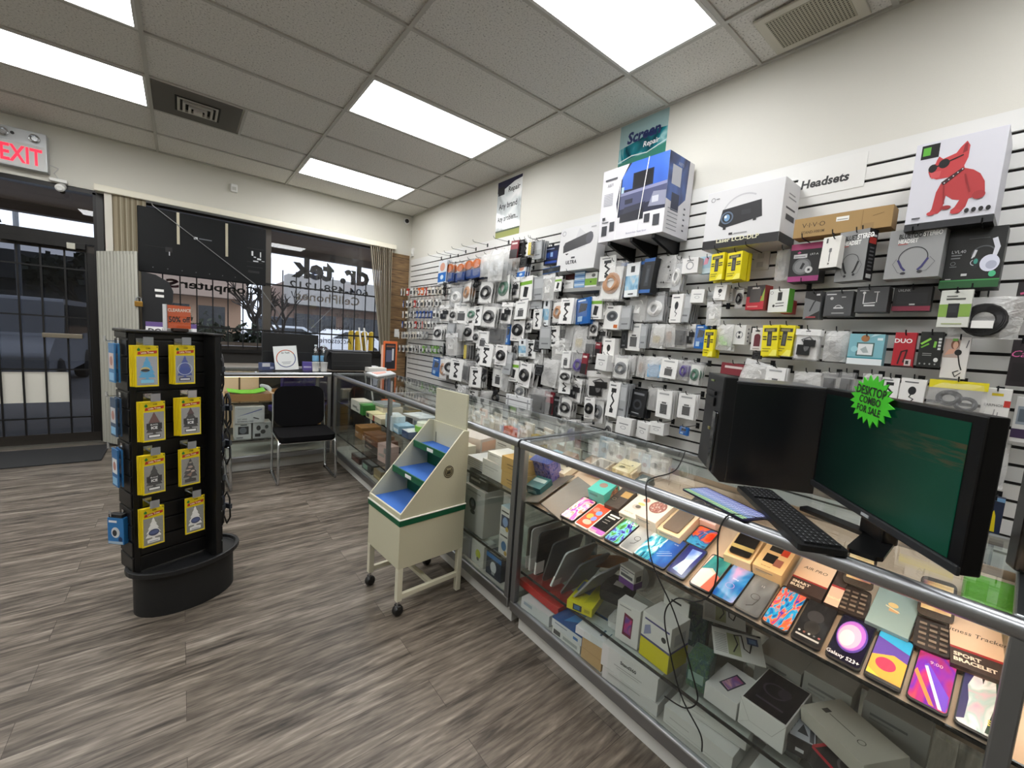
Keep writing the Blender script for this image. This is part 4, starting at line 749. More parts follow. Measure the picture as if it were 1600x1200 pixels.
def flip(label, a, b, seed):
    A = onS(*a); B = onS(*b); w = .066; T0 = slopeM(B - A, A); c = (A + B) / 2 + T0.col[1].to_3d() * .055; c.z = slope_z(c.x) + .001
    e = empty('flip_phone', (0, 0, 0), 0, label, 'flip phone'); T0.translation = c; e.matrix_world = T0; BR = M('2c211c', .35)
    mb = MB(); mb.prism(rrect(w, .105, .012), 0, .016, BR); F = frame((-w / 2, -.0525, .0162), (1, 0, 0), (0, 1, 0))
    mb.art(F, w, .105, [('r', .12 + .28 * i, .1 + .16 * j, .32 + .28 * i, .17 + .16 * j, '6f5f54' if (i + j) % 2 else '8f8070') for i in range(3) for j in range(5)]); obj('keypad_half', mb, e, bev=.002)
    T = TR(0, .056, .014) @ RX(math.radians(38)); mb = MB(); mb.prism(rrect(w, .10, .012, cy=.05), 0, .012, BR, T); s = obj('screen_half', mb, e, bev=.002)
    mb = MB(); mb.art(T @ frame((-w / 2 + .006, .018, .0122), (1, 0, 0), (0, 1, 0)), w - .012, .072, [('r', 0, 0, 1, 1, S('wallpaper', ['7d4a66', 'd9a98c', 'f4dca6', 'f8ecc8'], .9, .4, seed))]); obj('screen', mb, s)
flip('open dark folding phone between the peach box and the grey blue box', (1310, 961), (1346, 975), 1.0)
onshelf('phone_box', 'grey blue box with a small gold emblem and red strip behind', 'phone box', (1350, 978), (1418, 1009), SLP, .175, .02, '8ea6a8', {'top': [('e', .46, .52, .12, .05, 'e7c98a'), ('r', .4, .38, .62, .44, 'd9a676'), ('p', [(.3, .46), (.66, .40), (.64, .42), (.3, .48)], 'efe2b4'), ('r', .0, .96, 1, 1, 'c02030')], 'right': [('r', .1, .2, .9, .8, 'a7b9bb')]})
flip('open dark folding phone next to the fitness tracker box', (1432, 1019), (1477, 1037), 2.2)
band_box('peach and brown box reading Fitness Tracker, Sport Bracelet', (1483, 1046), (1572, 1080), 'Fitness Tracker', ('SPORT', 'BRACELET'), dep=.17, h=.022)
onshelf('plastic_pouch', 'large bright green pouch lying at the back right of the lit shelf', 'pouch', (1496, 962), (1590, 996), SLP, .12, .05, M('5fae2e', .25, bump=.5, bscale=30), None, xmax=1.78, bev=.012, back=.02)
# ---- things standing at the back of the lit shelf
onshelf('product_box', 'purple box wrapped in clear plastic at the left end of the lit shelf', 'product box', (826, 752), (856, 762), SLP, .08, .105, S('nebula_print', ['2a2f6a', '5a5fae', '8a7fb8', '3a3a55'], 3, 2, 4, .25), {'top': [('r', 0, 0, 1, 1, '4552a8')]}, xmax=1.70, back=.06)
onshelf('product_box', 'dark teal box lying under the purple plastic wrapped box', 'product box', (824, 770), (846, 778), SLP, .09, .045, '2c5a60', {'top': [('r', .1, .5, .9, .8, '9fb4b8')], 'front': [('r', .1, .2, .7, .6, '7fa0a4')]})
onshelf('product_box', 'flat cream box with black dots left of the grey folder', 'product box', (849, 750), (869, 759), SLP, .11, .03, 'ece0cb', {'top': [('e', .35, .6, .07, .05, '241f1b'), ('e', .62, .55, .07, .05, '241f1b'), ('e', .55, .75, .05, .03, '6a5f55'), ('r', .2, .2, .7, .26, 'a59a8a')]}, back=.1)
onshelf('product_box', 'pale brown box with a black lens, behind the cream dotted box', 'product box', (862, 741), (880, 748), SLP, .06, .07, 'b5988a', {'front': [('e', .55, .5, .22, .25, '1c1816'), ('e', .55, .5, .12, .14, '5a4a44')]}, xmax=1.72, back=.12)
onshelf('product_box', 'cream box with a black mark standing alone behind the counter rail', 'product box', (950, 748), (977, 758), SLP, .10, .04, 'ead8aa', {'top': [('r', .2, .5, .7, .55, '9a8a60'), ('e', .75, .62, .05, .05, '221c14'), ('e', .4, .3, .16, .1, '8a7f5c')], 'front': [('r', .2, .3, .6, .6, 'b3a478')]}, xmax=1.74, back=.06)
onshelf('product_box', 'low open pale box behind the grey folder', 'product box', (896, 752), (918, 762), SLP, .12, .03, 'd6c8b6', {'top': [('r', .08, .1, .92, .9, '8f8478')]}, back=.14)
onshelf('product_box', 'narrow cream box behind the turquoise box', 'product box', (934, 760), (965, 772), SLP, .05, .035, 'ecd6b4', {'top': [('r', .1, .3, .6, .6, 'c9b48c')]}, back=.19)
onshelf('product_box', 'small white and dark picture box behind the two earpiece box', 'product box', (972, 776), (990, 784), SLP, .06, .035, '5a6668', {'top': [('p', [(.2, .2), (.8, .3), (.6, .8)], 'e6e2dc')]}, back=.15)
onshelf('product_box', 'black box with a white oval emblem behind the peach AIR PRO box', 'product box', (1268, 893), (1296, 903), SLP, .07, .05, '231a18', {'top': [('g', .5, .5, .34, .05, 'c9bfb8'), ('r', .35, .45, .65, .6, 'b5aaa2')]}, back=.05)
onshelf('product_box', 'flat black box behind the brown phone box', 'product box', (1062, 808), (1090, 820), SLP, .09, .03, '2a211d', {'top': [('g', .5, .5, .3, .04, '8c8078')]}, back=.06)

# ---- clear bags and packs standing along the back of the two cases
rnd = random.Random(5)
def stand_pack(name, label, x, y, z, w, h, col, group, lean=.12, art=None, film=True):
    mb = MB(); T = RX(-lean); mb.box(-w / 2, w / 2, -.008, .008, 0, h, mcol(col, .5), T)
    if art: mb.art(T @ frame((-w / 2, -.008, 0), (1, 0, 0), (0, 0, 1)), w, h, art)
    o = obj(name, mb, None, (x, y, z + .002), FACE_L + rnd.uniform(-.15, .15), label, 'pack', group, bev=.003)
    if film: obj('film', MB().box(-w / 2 - .006, w / 2 + .006, -.013, -.0095, .004, h + .008, FILM, T), o)
for i in range(9):
    c = ('d9dadb', '7fa6c0', 'cfcfcc', 'e3e1dc', 'b9bcc0', 'd3c9c0', 'c2c6ca', 'dedede', 'a9a4a0')[i]
    stand_pack('bagged_accessory', 'clear bagged accessory standing at the back left of the lit shelf', 1.69, 1.36 - .048 * i, slope_z(1.69) + .003, .055 + .02 * (i % 2), .085 + .012 * ((i * 5) % 3), c, 'clear bags at the back of the lit shelf', art=[('e', .5, .4, .25, .12, '55585c' if i % 3 else '8a4f4a'), ('r', .2, .75, .8, .85, 'f4f4f2')])
for i in range(22):
    y = 2.72 - .057 * i; c = ('e6ddcc', 'dcd2c0', 'efe9dc', 'cdbfae', 'e9e2d2', 'c8a58f', 'ddd6c6')[i % 7]
    stand_pack('screen_protector_pack', 'slim cream pack filed upright at the back of the long case', 1.70, y, SHZ, .09, .17 + .03 * ((i * 7) % 3), c, 'cream packs filed in the long case', .05, art=[('r', .1, .8, .9, .92, 'ffffff'), ('r', .15, .3, .85, .36, 'a3907c')], film=i % 2 == 0)

# ---- lower shelf of the nearest case
Z2 = LOZ
for i, (y, lean, c, lab) in enumerate(((1.40, .0, '6a6862', 'clear'), (1.375, 0, 'cfcfcb', 'white edged'), (1.335, .06, '1d1e20', 'black'), (1.285, .26, '3a3b3d', 'grey'), (1.23, .38, 'b6babb', 'silver edged'), (1.17, .5, '56585a', 'dark grey'), (1.11, .6, '8d8f90', 'pale grey'))):
    mb = MB(); mb.prism(rrect(.20, .215, .02), -.004, .004, M(c, .3), TR(0, 0, .108) @ RX(PI / 2) @ RY(0))
    e = obj('tablet_case', mb, None, (1.385, y, Z2 + .003), 0, f'{lab} tablet cover in the leaning row beside the case post, {("first", "second", "third", "fourth", "fifth", "sixth", "seventh")[i]} from the post', 'tablet cover', bev=.002, rot=(lean + .0, 0, 0))
    if i in (0, 1, 2, 4): obj('label', MB().box(-.1005, -.05, -.0055, -.0045, .01, .07 if i < 3 else .05, PAPER).box(-.1015, -.1005, -.004, .004, .01, .07, PAPER), e)
onshelf('red_box', 'flat bright red box under the leaning tablet covers', 'box', (808, 958), (872, 998), DKZ, .16, .034, 'b8231d', None) if 0 else carton('red_box', 'flat bright red box under the leaning tablet covers', 'box', (.27, .15, .036), 'b3201b', (1.345, 1.285, .212), FACE_L - .02, None)
onshelf('game_box', 'yellow boxed LCD gadget at the front of the lower shelf', 'product box', (885, 949), (924, 966), Z2, .19, .036, 'd9d21e', {'top': [('r', .05, .45, .6, .9, '6f86a8'), ('r', .1, .1, .4, .25, 'c9b60e'), ('p', [(.6, .1), (.95, .3), (.95, .9), (.7, .9)], 'c4c21a')], 'front': [('r', .25, .15, .6, .85, '1f2a3a'), ('r', .3, .25, .52, .75, '3f6f9a'), ('r', .7, .3, .92, .7, 'b0a80e')]})
o = obj('camera_bag', MB().prism(rrect(.12, .15, .02), 0, .05, M('1b1c1d', .6, bump=.3, bscale=80)), None, (1.45, .985, Z2 + .038), FACE_L + .3, 'black lumpy bagged gadget lying on the yellow box', 'bag', bev=.012); obj('white_print', MB().box(-.02, .02, -.01, .03, .0505, .0512, PAPER), o)
o = obj('card_sheet', MB().add([(-.12, -.05, 0), (-.04, -.05, .03), (.04, -.05, .045), (.12, -.05, .04), (-.12, .05, .01), (-.04, .05, .04), (.04, .05, .055), (.12, .05, .05)], [(0, 1, 5, 4), (1, 2, 6, 5), (2, 3, 7, 6)], M('8a5c34', .7)) or MB(), None, (1.45, 1.08, Z2 + .03), FACE_L, 'x', 'card') if 0 else None
mb = MB(); pts = [(-.12, 0), (-.05, .03), (.03, .045), (.12, .04)]
mb.add([(x, -.05 + .1 * k, z + .01 * k + t) for t in (0, .003) for k in (0, 1) for x, z in pts], [(0, 1, 5, 4), (1, 2, 6, 5), (2, 3, 7, 6), (8, 12, 13, 9), (9, 13, 14, 10), (10, 14, 15, 11), (0, 8, 9, 1), (1, 9, 10, 2), (2, 10, 11, 3), (4, 5, 13, 12), (5, 6, 14, 13), (6, 7, 15, 14), (3, 11, 15, 7), (0, 4, 12, 8)], M('94643a', .7)); obj('card_sheet', mb, None, (1.50, 1.08, Z2 + .09), FACE_L + .5, 'curved brown card sheet behind the yellow boxed gadget', 'card')
e = obj('round_blister', MB().lathe([(.055, 0), (.06, .03), (.05, .06), (0, .065)], FILMW, 20, RX(PI / 2 - .3)), None, (1.56, .93, Z2 + .12), FACE_L, 'round grey clear blister with a paper tag under the phones', 'blister pack', sm=True); obj('tag', MB().box(-.012, .016, -.072, -.068, -.02, .03, PAPER), e); obj('content', MB().lathe([(.045, .003), (.045, .03), (0, .03)], M('4a4a48', .5), 16, RX(PI / 2 - .3)), e)
e = obj('parts_case', MB().prism(rrect(.13, .1, .02), 0, .03, FILMW), None, (1.36, .87, Z2 + .002), FACE_L + .2, 'clear plastic parts case beside the yellow boxed gadget', 'case', bev=.004); obj('content', MB().box(-.04, .04, -.03, .03, .005, .022, M('4a4b4a', .5)), e); obj('lid_print', MB().box(-.03, .02, -.02, .02, .0305, .031, M('a9acae', .4)), e)
Wb = 'd8d7d3'
onshelf('phone_box', 'white box with a red phone picture, standing at the shelf front', 'phone box', (960, 995), (995, 1017), Z2, .055, .15, Wb, {'front': [('p', [(.3, .2), (.7, .18), (.72, .72), (.34, .78)], '6a1f3a'), ('p', [(.36, .28), (.66, .26), (.68, .66), (.4, .7)], S('photo_print', ['c8356a', '5b3a8a', 'e06a7a'], 2, 1, 1, .3)), ('r', .1, .9, .6, .93, '9a9a98')]})
o = carton('charger_box', 'white and purple box with a tall hang tab, standing on its neighbour', 'product box', (.075, .05, .075), Wb, (1.40, .90, Z2 + .155), FACE_L - .1, {'front': [('r', 0, 0, 1, .35, '5a2f78'), ('r', .1, .45, .9, .62, '55585c'), ('r', .1, .7, .6, .78, '9a9aa0'), ('r', 0, .86, 1, .9, '2b2240')], 'right': [('r', 0, 0, 1, .35, '5a2f78'), ('r', .2, .4, .8, .7, '4a4a50')]})
obj('hang_tab', MB().box(-.0375, .0375, .0225, .025, .075, .125, M(Wb, .5)).box(-.015, .015, .0215, .0225, .10, .108, M('1c1c1c', .5)), o)
o = onshelf('charger_box', 'white and yellow box with an open hang tab, at the front of the lower shelf', 'product box', (998, 1020), (1042, 1055), Z2, .11, .165, Wb, {'front': [('r', 0, 0, 1, .42, 'cfc61a'), ('r', 0, .42, 1, .47, '4a4878'), ('p', [(.1, .5), (.35, .62), (.3, .8), (.12, .72)], '8a8fb0'), ('e', .78, .66, .08, .06, '2a2a2a'), ('r', .1, .86, .95, .9, '4a4878')], 'right': [('r', 0, 0, 1, .42, 'b8b016'), ('r', 0, .42, 1, .47, '4a4878'), ('r', .2, .55, .8, .8, 'b4b4b8')]})
obj('hang_tab', MB().box(-.05, .05, .052, .055, .165, .215, M(Wb, .5)).box(-.02, .02, .051, .052, .19, .197, M('1c1c1c', .5)), o)
GB = S('green_foil', ['2f4a4a', '4a6a62', '2c4258', '6a857a'], 3, 2, 3, .35)
onshelf('bagged_box', 'upper blue green bagged box behind the white and yellow box', 'bagged box', (1044, 1022), (1086, 1045), Z2, .09, .13, GB, {'front': [('r', .1, .2, .5, .45, '8fa6ac')]}, bev=.008, back=.10)
onshelf('bagged_box', 'green bagged box at the shelf front, below the other blue green one', 'bagged box', (1066, 1075), (1100, 1095), Z2, .09, .11, S('green_foil', ['34503c', '47684a', '2c4a52', '5c7a60'], 3, 2, 8, .35), {'front': [('r', .1, .25, .8, .55, '7f9a90')]}, bev=.008, back=.02)
onshelf('phone_box', 'white box with a phone picture on its lid, beside the green bagged box', 'phone box', (1099, 1090), (1149, 1127), Z2, .15, .055, 'd2d2cf', {'top': [('p', [(.25, .25), (.6, .15), (.8, .7), (.45, .8)], '23253a'), ('p', [(.3, .3), (.58, .2), (.74, .66), (.47, .74)], S('photo_print', ['b0324a', '7a5a9a', 'd8a0a8', '3a4a8a'], 2, 1, 6, .3))]})
o = onshelf('speaker_box', 'large white box with a dark headphone picture and folded front flaps', 'product box', (1152, 1128), (1222, 1180), Z2, .20, .085, 'd6d6d2', {'top': [('r', .03, .03, .97, .97, '1b181c'), ('g', .45, .55, .28, .05, '453d48'), ('e', .62, .6, .14, .12, '36303a'), ('r', .2, .2, .8, .24, '4a4450')], 'front': [('l', [(0, 1), (.25, .35), (.75, .35), (1, 1)], .0012, 'a9a9a5'), ('l', [(0, .05), (.25, .35)], .001, 'b5b5b1')], 'right': [('r', .1 + .11 * i, .35, .17 + .11 * i, .65, '8a8a88') for i in range(7)]})
onshelf('speaker_box', 'white box with folded flaps lying in front of the headphone picture box', 'product box', (1158, 1152), (1226, 1195), .20, .06, .06, 'd0d0cc', {'front': [('l', [(0, 1), (.25, .35), (.75, .35), (1, 1)], .0012, 'a5a5a1')]}) if 0 else None
def leaflet(label, x, y, z, rz, w=.14, d=.10, tilt=.25):
    mb = MB(); T = RX(tilt); mb.box(-w / 2, w / 2, -d / 2, d / 2, 0, .004, M('d3d4d0', .5), T)
    mb.art(T @ frame((-w / 2, -d / 2, .004), (1, 0, 0), (0, 1, 0)), w, d, [('r', .3, .1, .55, .85, '9aa07a')] + [('r', .04, .12 + .06 * i, .28, .14 + .06 * i, '8a8b88') for i in range(11)] + [('l', [(.4, .2), (.5, .5), (.45, .8), (.6, .85), (.62, .4), (.72, .3), (.78, .6)], .004, '17181a'), ('r', .7, .6, .92, .85, '2a3f6a'), ('r', .74, .65, .88, .8, '6a8ab8'), ('r', 0, .93, 1, 1, '2b2c2d')])
    obj('charger_leaflet', mb, None, (x, y, z), rz, label, 'pack', bev=.0006)
leaflet('white card pack picturing a bent black cable, on the lower shelf', 1.44, .50, Z2 + .135, FACE_L + .55, .15, .11)
leaflet('white cable card pack lying further back under the phones', 1.56, .60, Z2 + .14, FACE_L + .45)
onshelf('pack_pile', 'low dark box holding up the cable card packs', 'box', (1092, 1058), (1150, 1088), Z2, .16, .10, '5c5d52', {'top': [('r', .1, .1, .9, .9, '3a3b34')]}, back=.10)
onshelf('charger_box', 'black and white car charger box, front right of the lower shelf', 'product box', (1228, 1172), (1272, 1196), Z2, .09, .05, '1d1d1f', {'top': [('r', .05, .05, .95, .95, 'aeb3bc'), ('p', [(.3, .3), (.7, .3), (.5, .75)], '23262c'), ('r', .75, .1, .9, .9, '4a4d54')], 'front': [('r', .3, .3, .6, .5, 'c5c7ca')]})
onshelf('earbud_box', 'white box printed with black earbuds, right part of the lower shelf', 'product box', (1266, 1148), (1310, 1168), Z2, .12, .07, 'cfcfc9', {'top': [('g', .5, .6, .3, .03, '55554f'), ('p', [(.35, .5), (.5, .8), (.62, .55), (.5, .45)], '23241f'), ('e', .75, .3, .06, .08, '2a2b26'), ('r', .2, .2, .6, .23, 'b3a68a')]}, back=.05)
carton('phone_box', 'tilted grey beige box with thin black lettering, below the yellow screen phone', 'phone box', (.19, .13, .045), 'b9b5a8', (1.40, .18, Z2 + .075), FACE_L - .55, {'top': [('r', .12, .35, .2, .5, '3a3833'), ('r', .22, .40, .62, .42, '6a675f'), ('g', .72, .40, .05, .01, '5a574f')]}, rot=(.10, -.1, FACE_L - .55))
carton('phone_box', 'red edged black box below the tilted grey beige box', 'product box', (.15, .11, .06), '1f1b1b', (1.34, .155, Z2 + .002), FACE_L - .5, {'top': [('r', 0, .9, 1, 1, 'a82430'), ('r', 0, 0, .06, 1, 'a82430'), ('g', .55, .45, .28, .04, '5a5555'), ('r', .6, .65, .95, .88, 'd9cfc4')], 'front': [('r', 0, .85, 1, 1, 'a82430')]})
carton('phone_box', 'plain white box standing near the right end of the lower shelf', 'phone box', (.13, .14, .10), 'cbcbc7', (1.36, -.005, Z2 + .002), FACE_L + .1, {'front': LBL})
carton('phone_box', 'white box with a small black ring mark at the right end post', 'phone box', (.085, .12, .06), 'd3d3cf', (1.45, .10, Z2 + .002), FACE_L - .2, {'top': [('g', .3, .3, .12, .03, '1c1c1c')]})
for i, (x, y, w, d, h) in enumerate(((1.58, .40, .13, .13, .11), (1.58, .27, .12, .13, .13), (1.62, .12, .14, .13, .12))):
    carton('phone_box', 'plain pale box in the shade behind, ' + ('under the blue orange paint phone', 'under the search bar phone', 'under the red ellipse phone')[i], 'phone box', (w, d, h), 'bfbfba', (x, y, Z2 + .002), FACE_L, {'front': LBL})
# ---- deck of the nearest case
Z3 = DKZ
onshelf('phone_box', 'long pale grey box at the post end of the case floor', 'phone box', (806, 952), (849, 985), Z3, .2, .05, 'cdd1d2', {'top': [('r', 0, .5, 1, 1, '7a8794')], 'front': [('r', .1, .5, .4, .8, '9aa8b4')]}, xmax=1.6)
onshelf('phone_box', 'white box with a barcode lying under the blue box', 'phone box', (857, 992), (900, 1026), Z3, .2, .034, 'd8dad8', {'front': [('r', .05, .2, .3, .8, '4a4a4a'), ('r', .4, .3, .9, .7, 'a8acab')]}, xmax=1.6)
o = onshelf('router_box', 'bright blue box with white front on the case floor', 'product box', (855, 980), (903, 1016), Z3 + .036, .18, .04, '22508f', {'front': [('r', 0, 0, .96, .86, 'd5d9dc'), ('r', .1, .5, .5, .6, '7a8a9a'), ('r', .7, .2, .85, .5, '4a7ab8')], 'top': [('p', [(.3, .1), (.7, .4), (.6, .9), (.35, .6)], '3f86c8'), ('r', .6, .5, .95, .95, '12263f')]}, xmax=1.6)
onshelf('carton_box', 'small brown cardboard box on the case floor', 'box', (901, 1030), (932, 1055), Z3, .1, .09, CARD, {'front': [('l', [(0, .5), (1, .5)], .001, '8a6a40')]})
onshelf('laptop_box', 'white box lettered Hp across the brown cardboard box', 'product box', (880, 1000), (942, 1040), Z3 + .092, .12, .03, 'd7dadb', {'top': [('t', .75, .35, .5, 'Hp', {'bold': .02}, '46617a'), ('r', .1, .5, .5, .56, 'b3b8ba')]}, back=.02)
onshelf('stand_box', 'long white box at the front of the case floor, beneath the Stand360 box', 'product box', (936, 1060), (1022, 1125), Z3, .2, .045, 'cbcbc9', {'front': LBL}, xmax=1.6)
onshelf('stand_box', 'long white box lettered Stand360 in black', 'product box', (934, 1040), (1020, 1102), Z3 + .047, .2, .085, 'd2d2d0', {'front': [('t', .5, .66, .2, 'Stand360', {'bold': .035}, '2b2b2b'), ('r', .25, .4, .75, .43, '9a9a98'), ('r', .3, .3, .7, .33, 'a8a8a6')], 'top': [('r', .1, .6, .3, .64, '77777a'), ('t', .2, .8, .12, 'SIP', {}, '3a3a3a')]}, xmax=1.6)
mb = MB(); mb.prism(rrect(.17, .085, .012), 0, .008, M('17181a', .25)); obj('tablet', mb, None, (1.40, .74, Z3 + .134), FACE_L + .05, 'black tablet lying on the Stand360 box', 'tablet', bev=.002)
for i, (x, y, w, d, h, z, rz) in enumerate(((1.335, .52, .22, .16, .06, Z3, .02), (1.36, .50, .20, .13, .035, Z3 + .064, .1), (1.335, .24, .26, .16, .05, Z3, 0), (1.345, -.0, .12, .16, .06, Z3, 0), (1.55, .45, .3, .18, .09, Z3, 0))):
    carton('phone_box', 'plain white box on the case floor, ' + ('bottom of the pair past the Stand360 box', 'top of the pair past the Stand360 box', 'long one under the folded flap box', 'last before the right end post', 'far behind the front boxes')[i], 'phone box', (w, d, h), 'cfcfcb', (x, y, z + .002), FACE_L + rz, {'front': [('r', .05, .15, .95, .18, 'b4b4b0'), ('r', .1, .5, .4, .55, 'a8a8a4')]})

# ---- long case: upper shelf
def rowbox(i, label, cat, a, b, z, dep, h, col, art=None, **k): return onshelf('product_box', label, cat, a, b, z, dep, h, col, art, **k)
BOXES = [
 ('white roll box beside the corner post of the long case', (524, 640), (536, 647), .12, .10, 'd9d6ce', {'front': [('r', .2, .3, .8, .5, '8a8a86')]}),
 ('white roll box, second from the corner post', (537, 641), (548, 648), .12, .08, 'd3d0c8', {'front': [('r', .2, .2, .8, .4, '9a9a96')]}),
 ('green box standing on end in the long case', (545, 642), (556, 650), .16, .085, '2f7a33', {'top': [('r', .1, .1, .9, .9, '3f8f42')]}),
 ('cream and yellow box in the long case, beside the green box', (558, 652), (568, 658), .14, .05, 'd9d3a8', {'front': [('r', .1, .2, .5, .8, '2b2f28')]}),
 ('cream and red box in the long case', (569, 658), (581, 665), .14, .045, 'd8cdb4', {'front': [('r', 0, 0, .2, 1, 'a5362e')]}),
 ('pale blue tall box in the long case, left of the middle post', (583, 668), (593, 676), .10, .11, 'c4d3da', {'front': [('e', .5, .5, .2, .12, '2b3b4a')]}),
 ('sky blue box in the long case, touching the middle post', (594, 674), (604, 681), .12, .06, '8fb4cc', {'front': [('r', .1, .2, .9, .6, 'dfe9ee')]}),
 ('dark blue box by the middle post of the long case', (618, 682), (628, 688), .14, .05, '3a4f78', {'top': [('r', 0, 0, 1, 1, 'd2dae0')]}),
 ('white bottle shaped box, first past the middle post', (640, 700), (650, 707), .08, .09, 'd6d8da', {'front': [('r', .2, .1, .8, .4, '3a4a8a')]}),
 ('white box, second past the middle post', (653, 706), (663, 713), .08, .085, 'dcdcd8', {'front': [('r', .2, .3, .8, .6, '9a9a9a')]}),
]
for i, (l, a, b, d, h_, c, art) in enumerate(BOXES): rowbox(i, l, 'product box', a, b, SHZ, d, h_, c, art)
carton('tray_pack', 'silver wrapped tray on boxes in the long case', 'pack', (.22, .16, .03), M('b9c2c8', .2, .3), (1.42, 3.52, SHZ + .09), FACE_L + .1, bev=.006)
carton('product_box', 'flat cream box under the silver wrapped tray', 'product box', (.25, .18, .085), 'cfc6b4', (1.43, 3.52, SHZ + .002), FACE_L, {'front': LBL})
carton('product_box', 'white and grey printed box behind the middle post', 'product box', (.26, .16, .09), 'c9ced2', (1.50, 3.02, SHZ + .002), FACE_L + .1, {'front': [('r', .1, .2, .6, .8, '3a4048'), ('r', .65, .3, .95, .7, '7a8aa0')], 'top': [('r', .1, .1, .9, .5, 'dfe3e6')]})
carton('product_box', 'orange box at the back of the long case', 'product box', (.12, .1, .06), 'd8622c', (1.62, 3.98, SHZ + .002), FACE_L, {'front': [('r', .1, .3, .9, .6, '7a2f14')]})
carton('tray_box', 'olive brown tray behind the silver wrapped tray', 'tray', (.26, .14, .03), '7a6a3a', (1.66, 3.62, SHZ + .002), FACE_L + .2, {'top': [('r', .08, .1, .92, .9, '2c2a22')]})
e = obj('lidded_bowl', MB().lathe([(.03, 0), (.055, .012), (.065, .05), (.065, .055), (0, .055)], M('17181a', .4), 22), None, (1.36, 2.66, SHZ + .002), 0, 'black bowl with a bright green and clear lid in the long case', 'bowl', sm=True)
obj('green_band', MB().lathe([(.067, .05), (.068, .085), (.064, .09), (0, .09)], M('6fae3c', .4), 22), e, sm=True); obj('clear_lid', MB().lathe([(.06, .09), (.055, .115), (.03, .122), (0, .123)], M('cfd8cc', .15), 22), e, sm=True)
carton('power_bar', 'long dark slotted power bar in the long case', 'power bar', (.34, .09, .04), '3c3d3f', (1.52, 2.62, SHZ + .002), FACE_L - .5, {'top': [('r', .06 + .13 * i, .25, .13 + .13 * i, .75, '8a8c8e') for i in range(7)]})
carton('product_box', 'large pinkish white box under the counter glass, beyond the cart sign', 'product box', (.30, .17, .10), 'dccfc9', (1.52, 2.28, SHZ + .002), FACE_L + .25, {'front': [('r', .3, .35, .45, .6, 'c87a66'), ('r', .5, .35, .6, .6, 'c87a66'), ('r', .65, .35, .8, .6, 'c87a66')], 'right': [('r', .1, .2, .9, .8, 'e6b79e')]})
for i, (y, c) in enumerate(((2.50, 'd9d9d6'), (2.42, 'cfd0d0'), (2.34, 'dcdad4'))): carton('product_box', 'small white boxed bulb in the long case, ' + ('left', 'middle', 'right')[i] + ' of three by the power bar', 'product box', (.06, .07, .08), c, (1.33, y, SHZ + .002), FACE_L, {'front': [('r', .2, .1, .8, .45, '5a6a9a' if i == 0 else '9a9a96')]})
carton('product_box', 'cream box behind the cart top, under the counter glass', 'product box', (.16, .15, .07), 'dcd6c6', (1.36, 2.18, SHZ + .002), FACE_L, {'front': LBL})
# right end of the long case, seen past the cart
carton('phone_box', 'white box on top of the white pair right of the cart', 'phone box', (.15, .14, .045), 'e4e2dd', (1.36, 1.70, SHZ + .094), FACE_L, {'front': LBL})
carton('phone_box', 'white box at the bottom of the white pair right of the cart', 'phone box', (.18, .15, .09), 'dddcd8', (1.36, 1.72, SHZ + .002), FACE_L, {'front': [('r', .1, .6, .8, .64, 'a8a8a6'), ('r', .1, .45, .6, .48, 'b4b4b2')]})
KR_ = M('bf9a58', .7)
for i in range(2): carton('phone_box', 'kraft brown box beside the case post, ' + ('lower', 'upper')[i] + ' of two', 'phone box', (.15, .13, .075), KR_, (1.345, 1.555 + .005 * i, SHZ + .002 + .077 * i), FACE_L + .03 * i, {'front': [('r', .3, .5, .75, .56, '6a5028'), ('r', .35, .3, .65, .34, '6a5028')]})
carton('product_box', 'teal and pink photo box behind the kraft brown boxes', 'product box', (.14, .09, .10), '4f8f9c', (1.50, 1.60, SHZ + .055), FACE_L + .1, {'front': [('r', .4, 0, 1, .8, photo), ('r', 0, .8, 1, 1, 'e6e4e0')], 'top': [('r', 0, 0, 1, 1, 'e3e4e4')]})
carton('phone_box', 'low cream box holding up the teal photo box', 'phone box', (.30, .12, .05), 'd9cdbd', (1.52, 1.66, SHZ + .002), FACE_L, {'front': LBL})
carton('product_box', 'sky blue and white box next to the teal photo box', 'product box', (.07, .08, .12), 'a9cfe6', (1.53, 1.50, SHZ + .055), FACE_L, {'front': [('r', .1, .1, .9, .5, 'e8ecee')]})
carton('product_box', 'bright yellow box at the back of the long case, right of the cart', 'product box', (.08, .07, .05), 'd6dd1e', (1.60, 1.86, SHZ + .002), FACE_L, {'front': [('r', .2, .3, .7, .6, '6a7010')]})
carton('product_box', 'flat pinkish wooden pack right of the cart', 'product box', (.14, .12, .045), 'c9a08c', (1.47, 1.86, SHZ + .002), FACE_L, {'top': [('r', .1, .2, .9, .5, 'e2c4b4')]})
carton('stacked_packs', 'flat white pack of paper sleeves right of the cart', 'pack', (.16, .14, .06), 'cfd0d2', (1.37, 1.90, SHZ + .002), FACE_L, {'front': [('r', 0, .15 + .2 * i, 1, .2 + .2 * i, '8f93a0') for i in range(4)]})
e = carton('orange_pouch', 'orange box with a red front near the counter glass, right of the cart sign', 'product box', (.10, .05, .075), 'd9572c', (1.62, 2.00, SHZ + .12), FACE_L - .2, {'front': [('e', .5, .45, .3, .3, 'b33a18'), ('r', .1, .8, .9, .92, 'f09068')]}); carton('product_box', 'white box under the orange box at the back of the long case', 'product box', (.16, .1, .118), 'dcdad4', (1.62, 2.00, SHZ + .001), FACE_L, {'front': LBL})
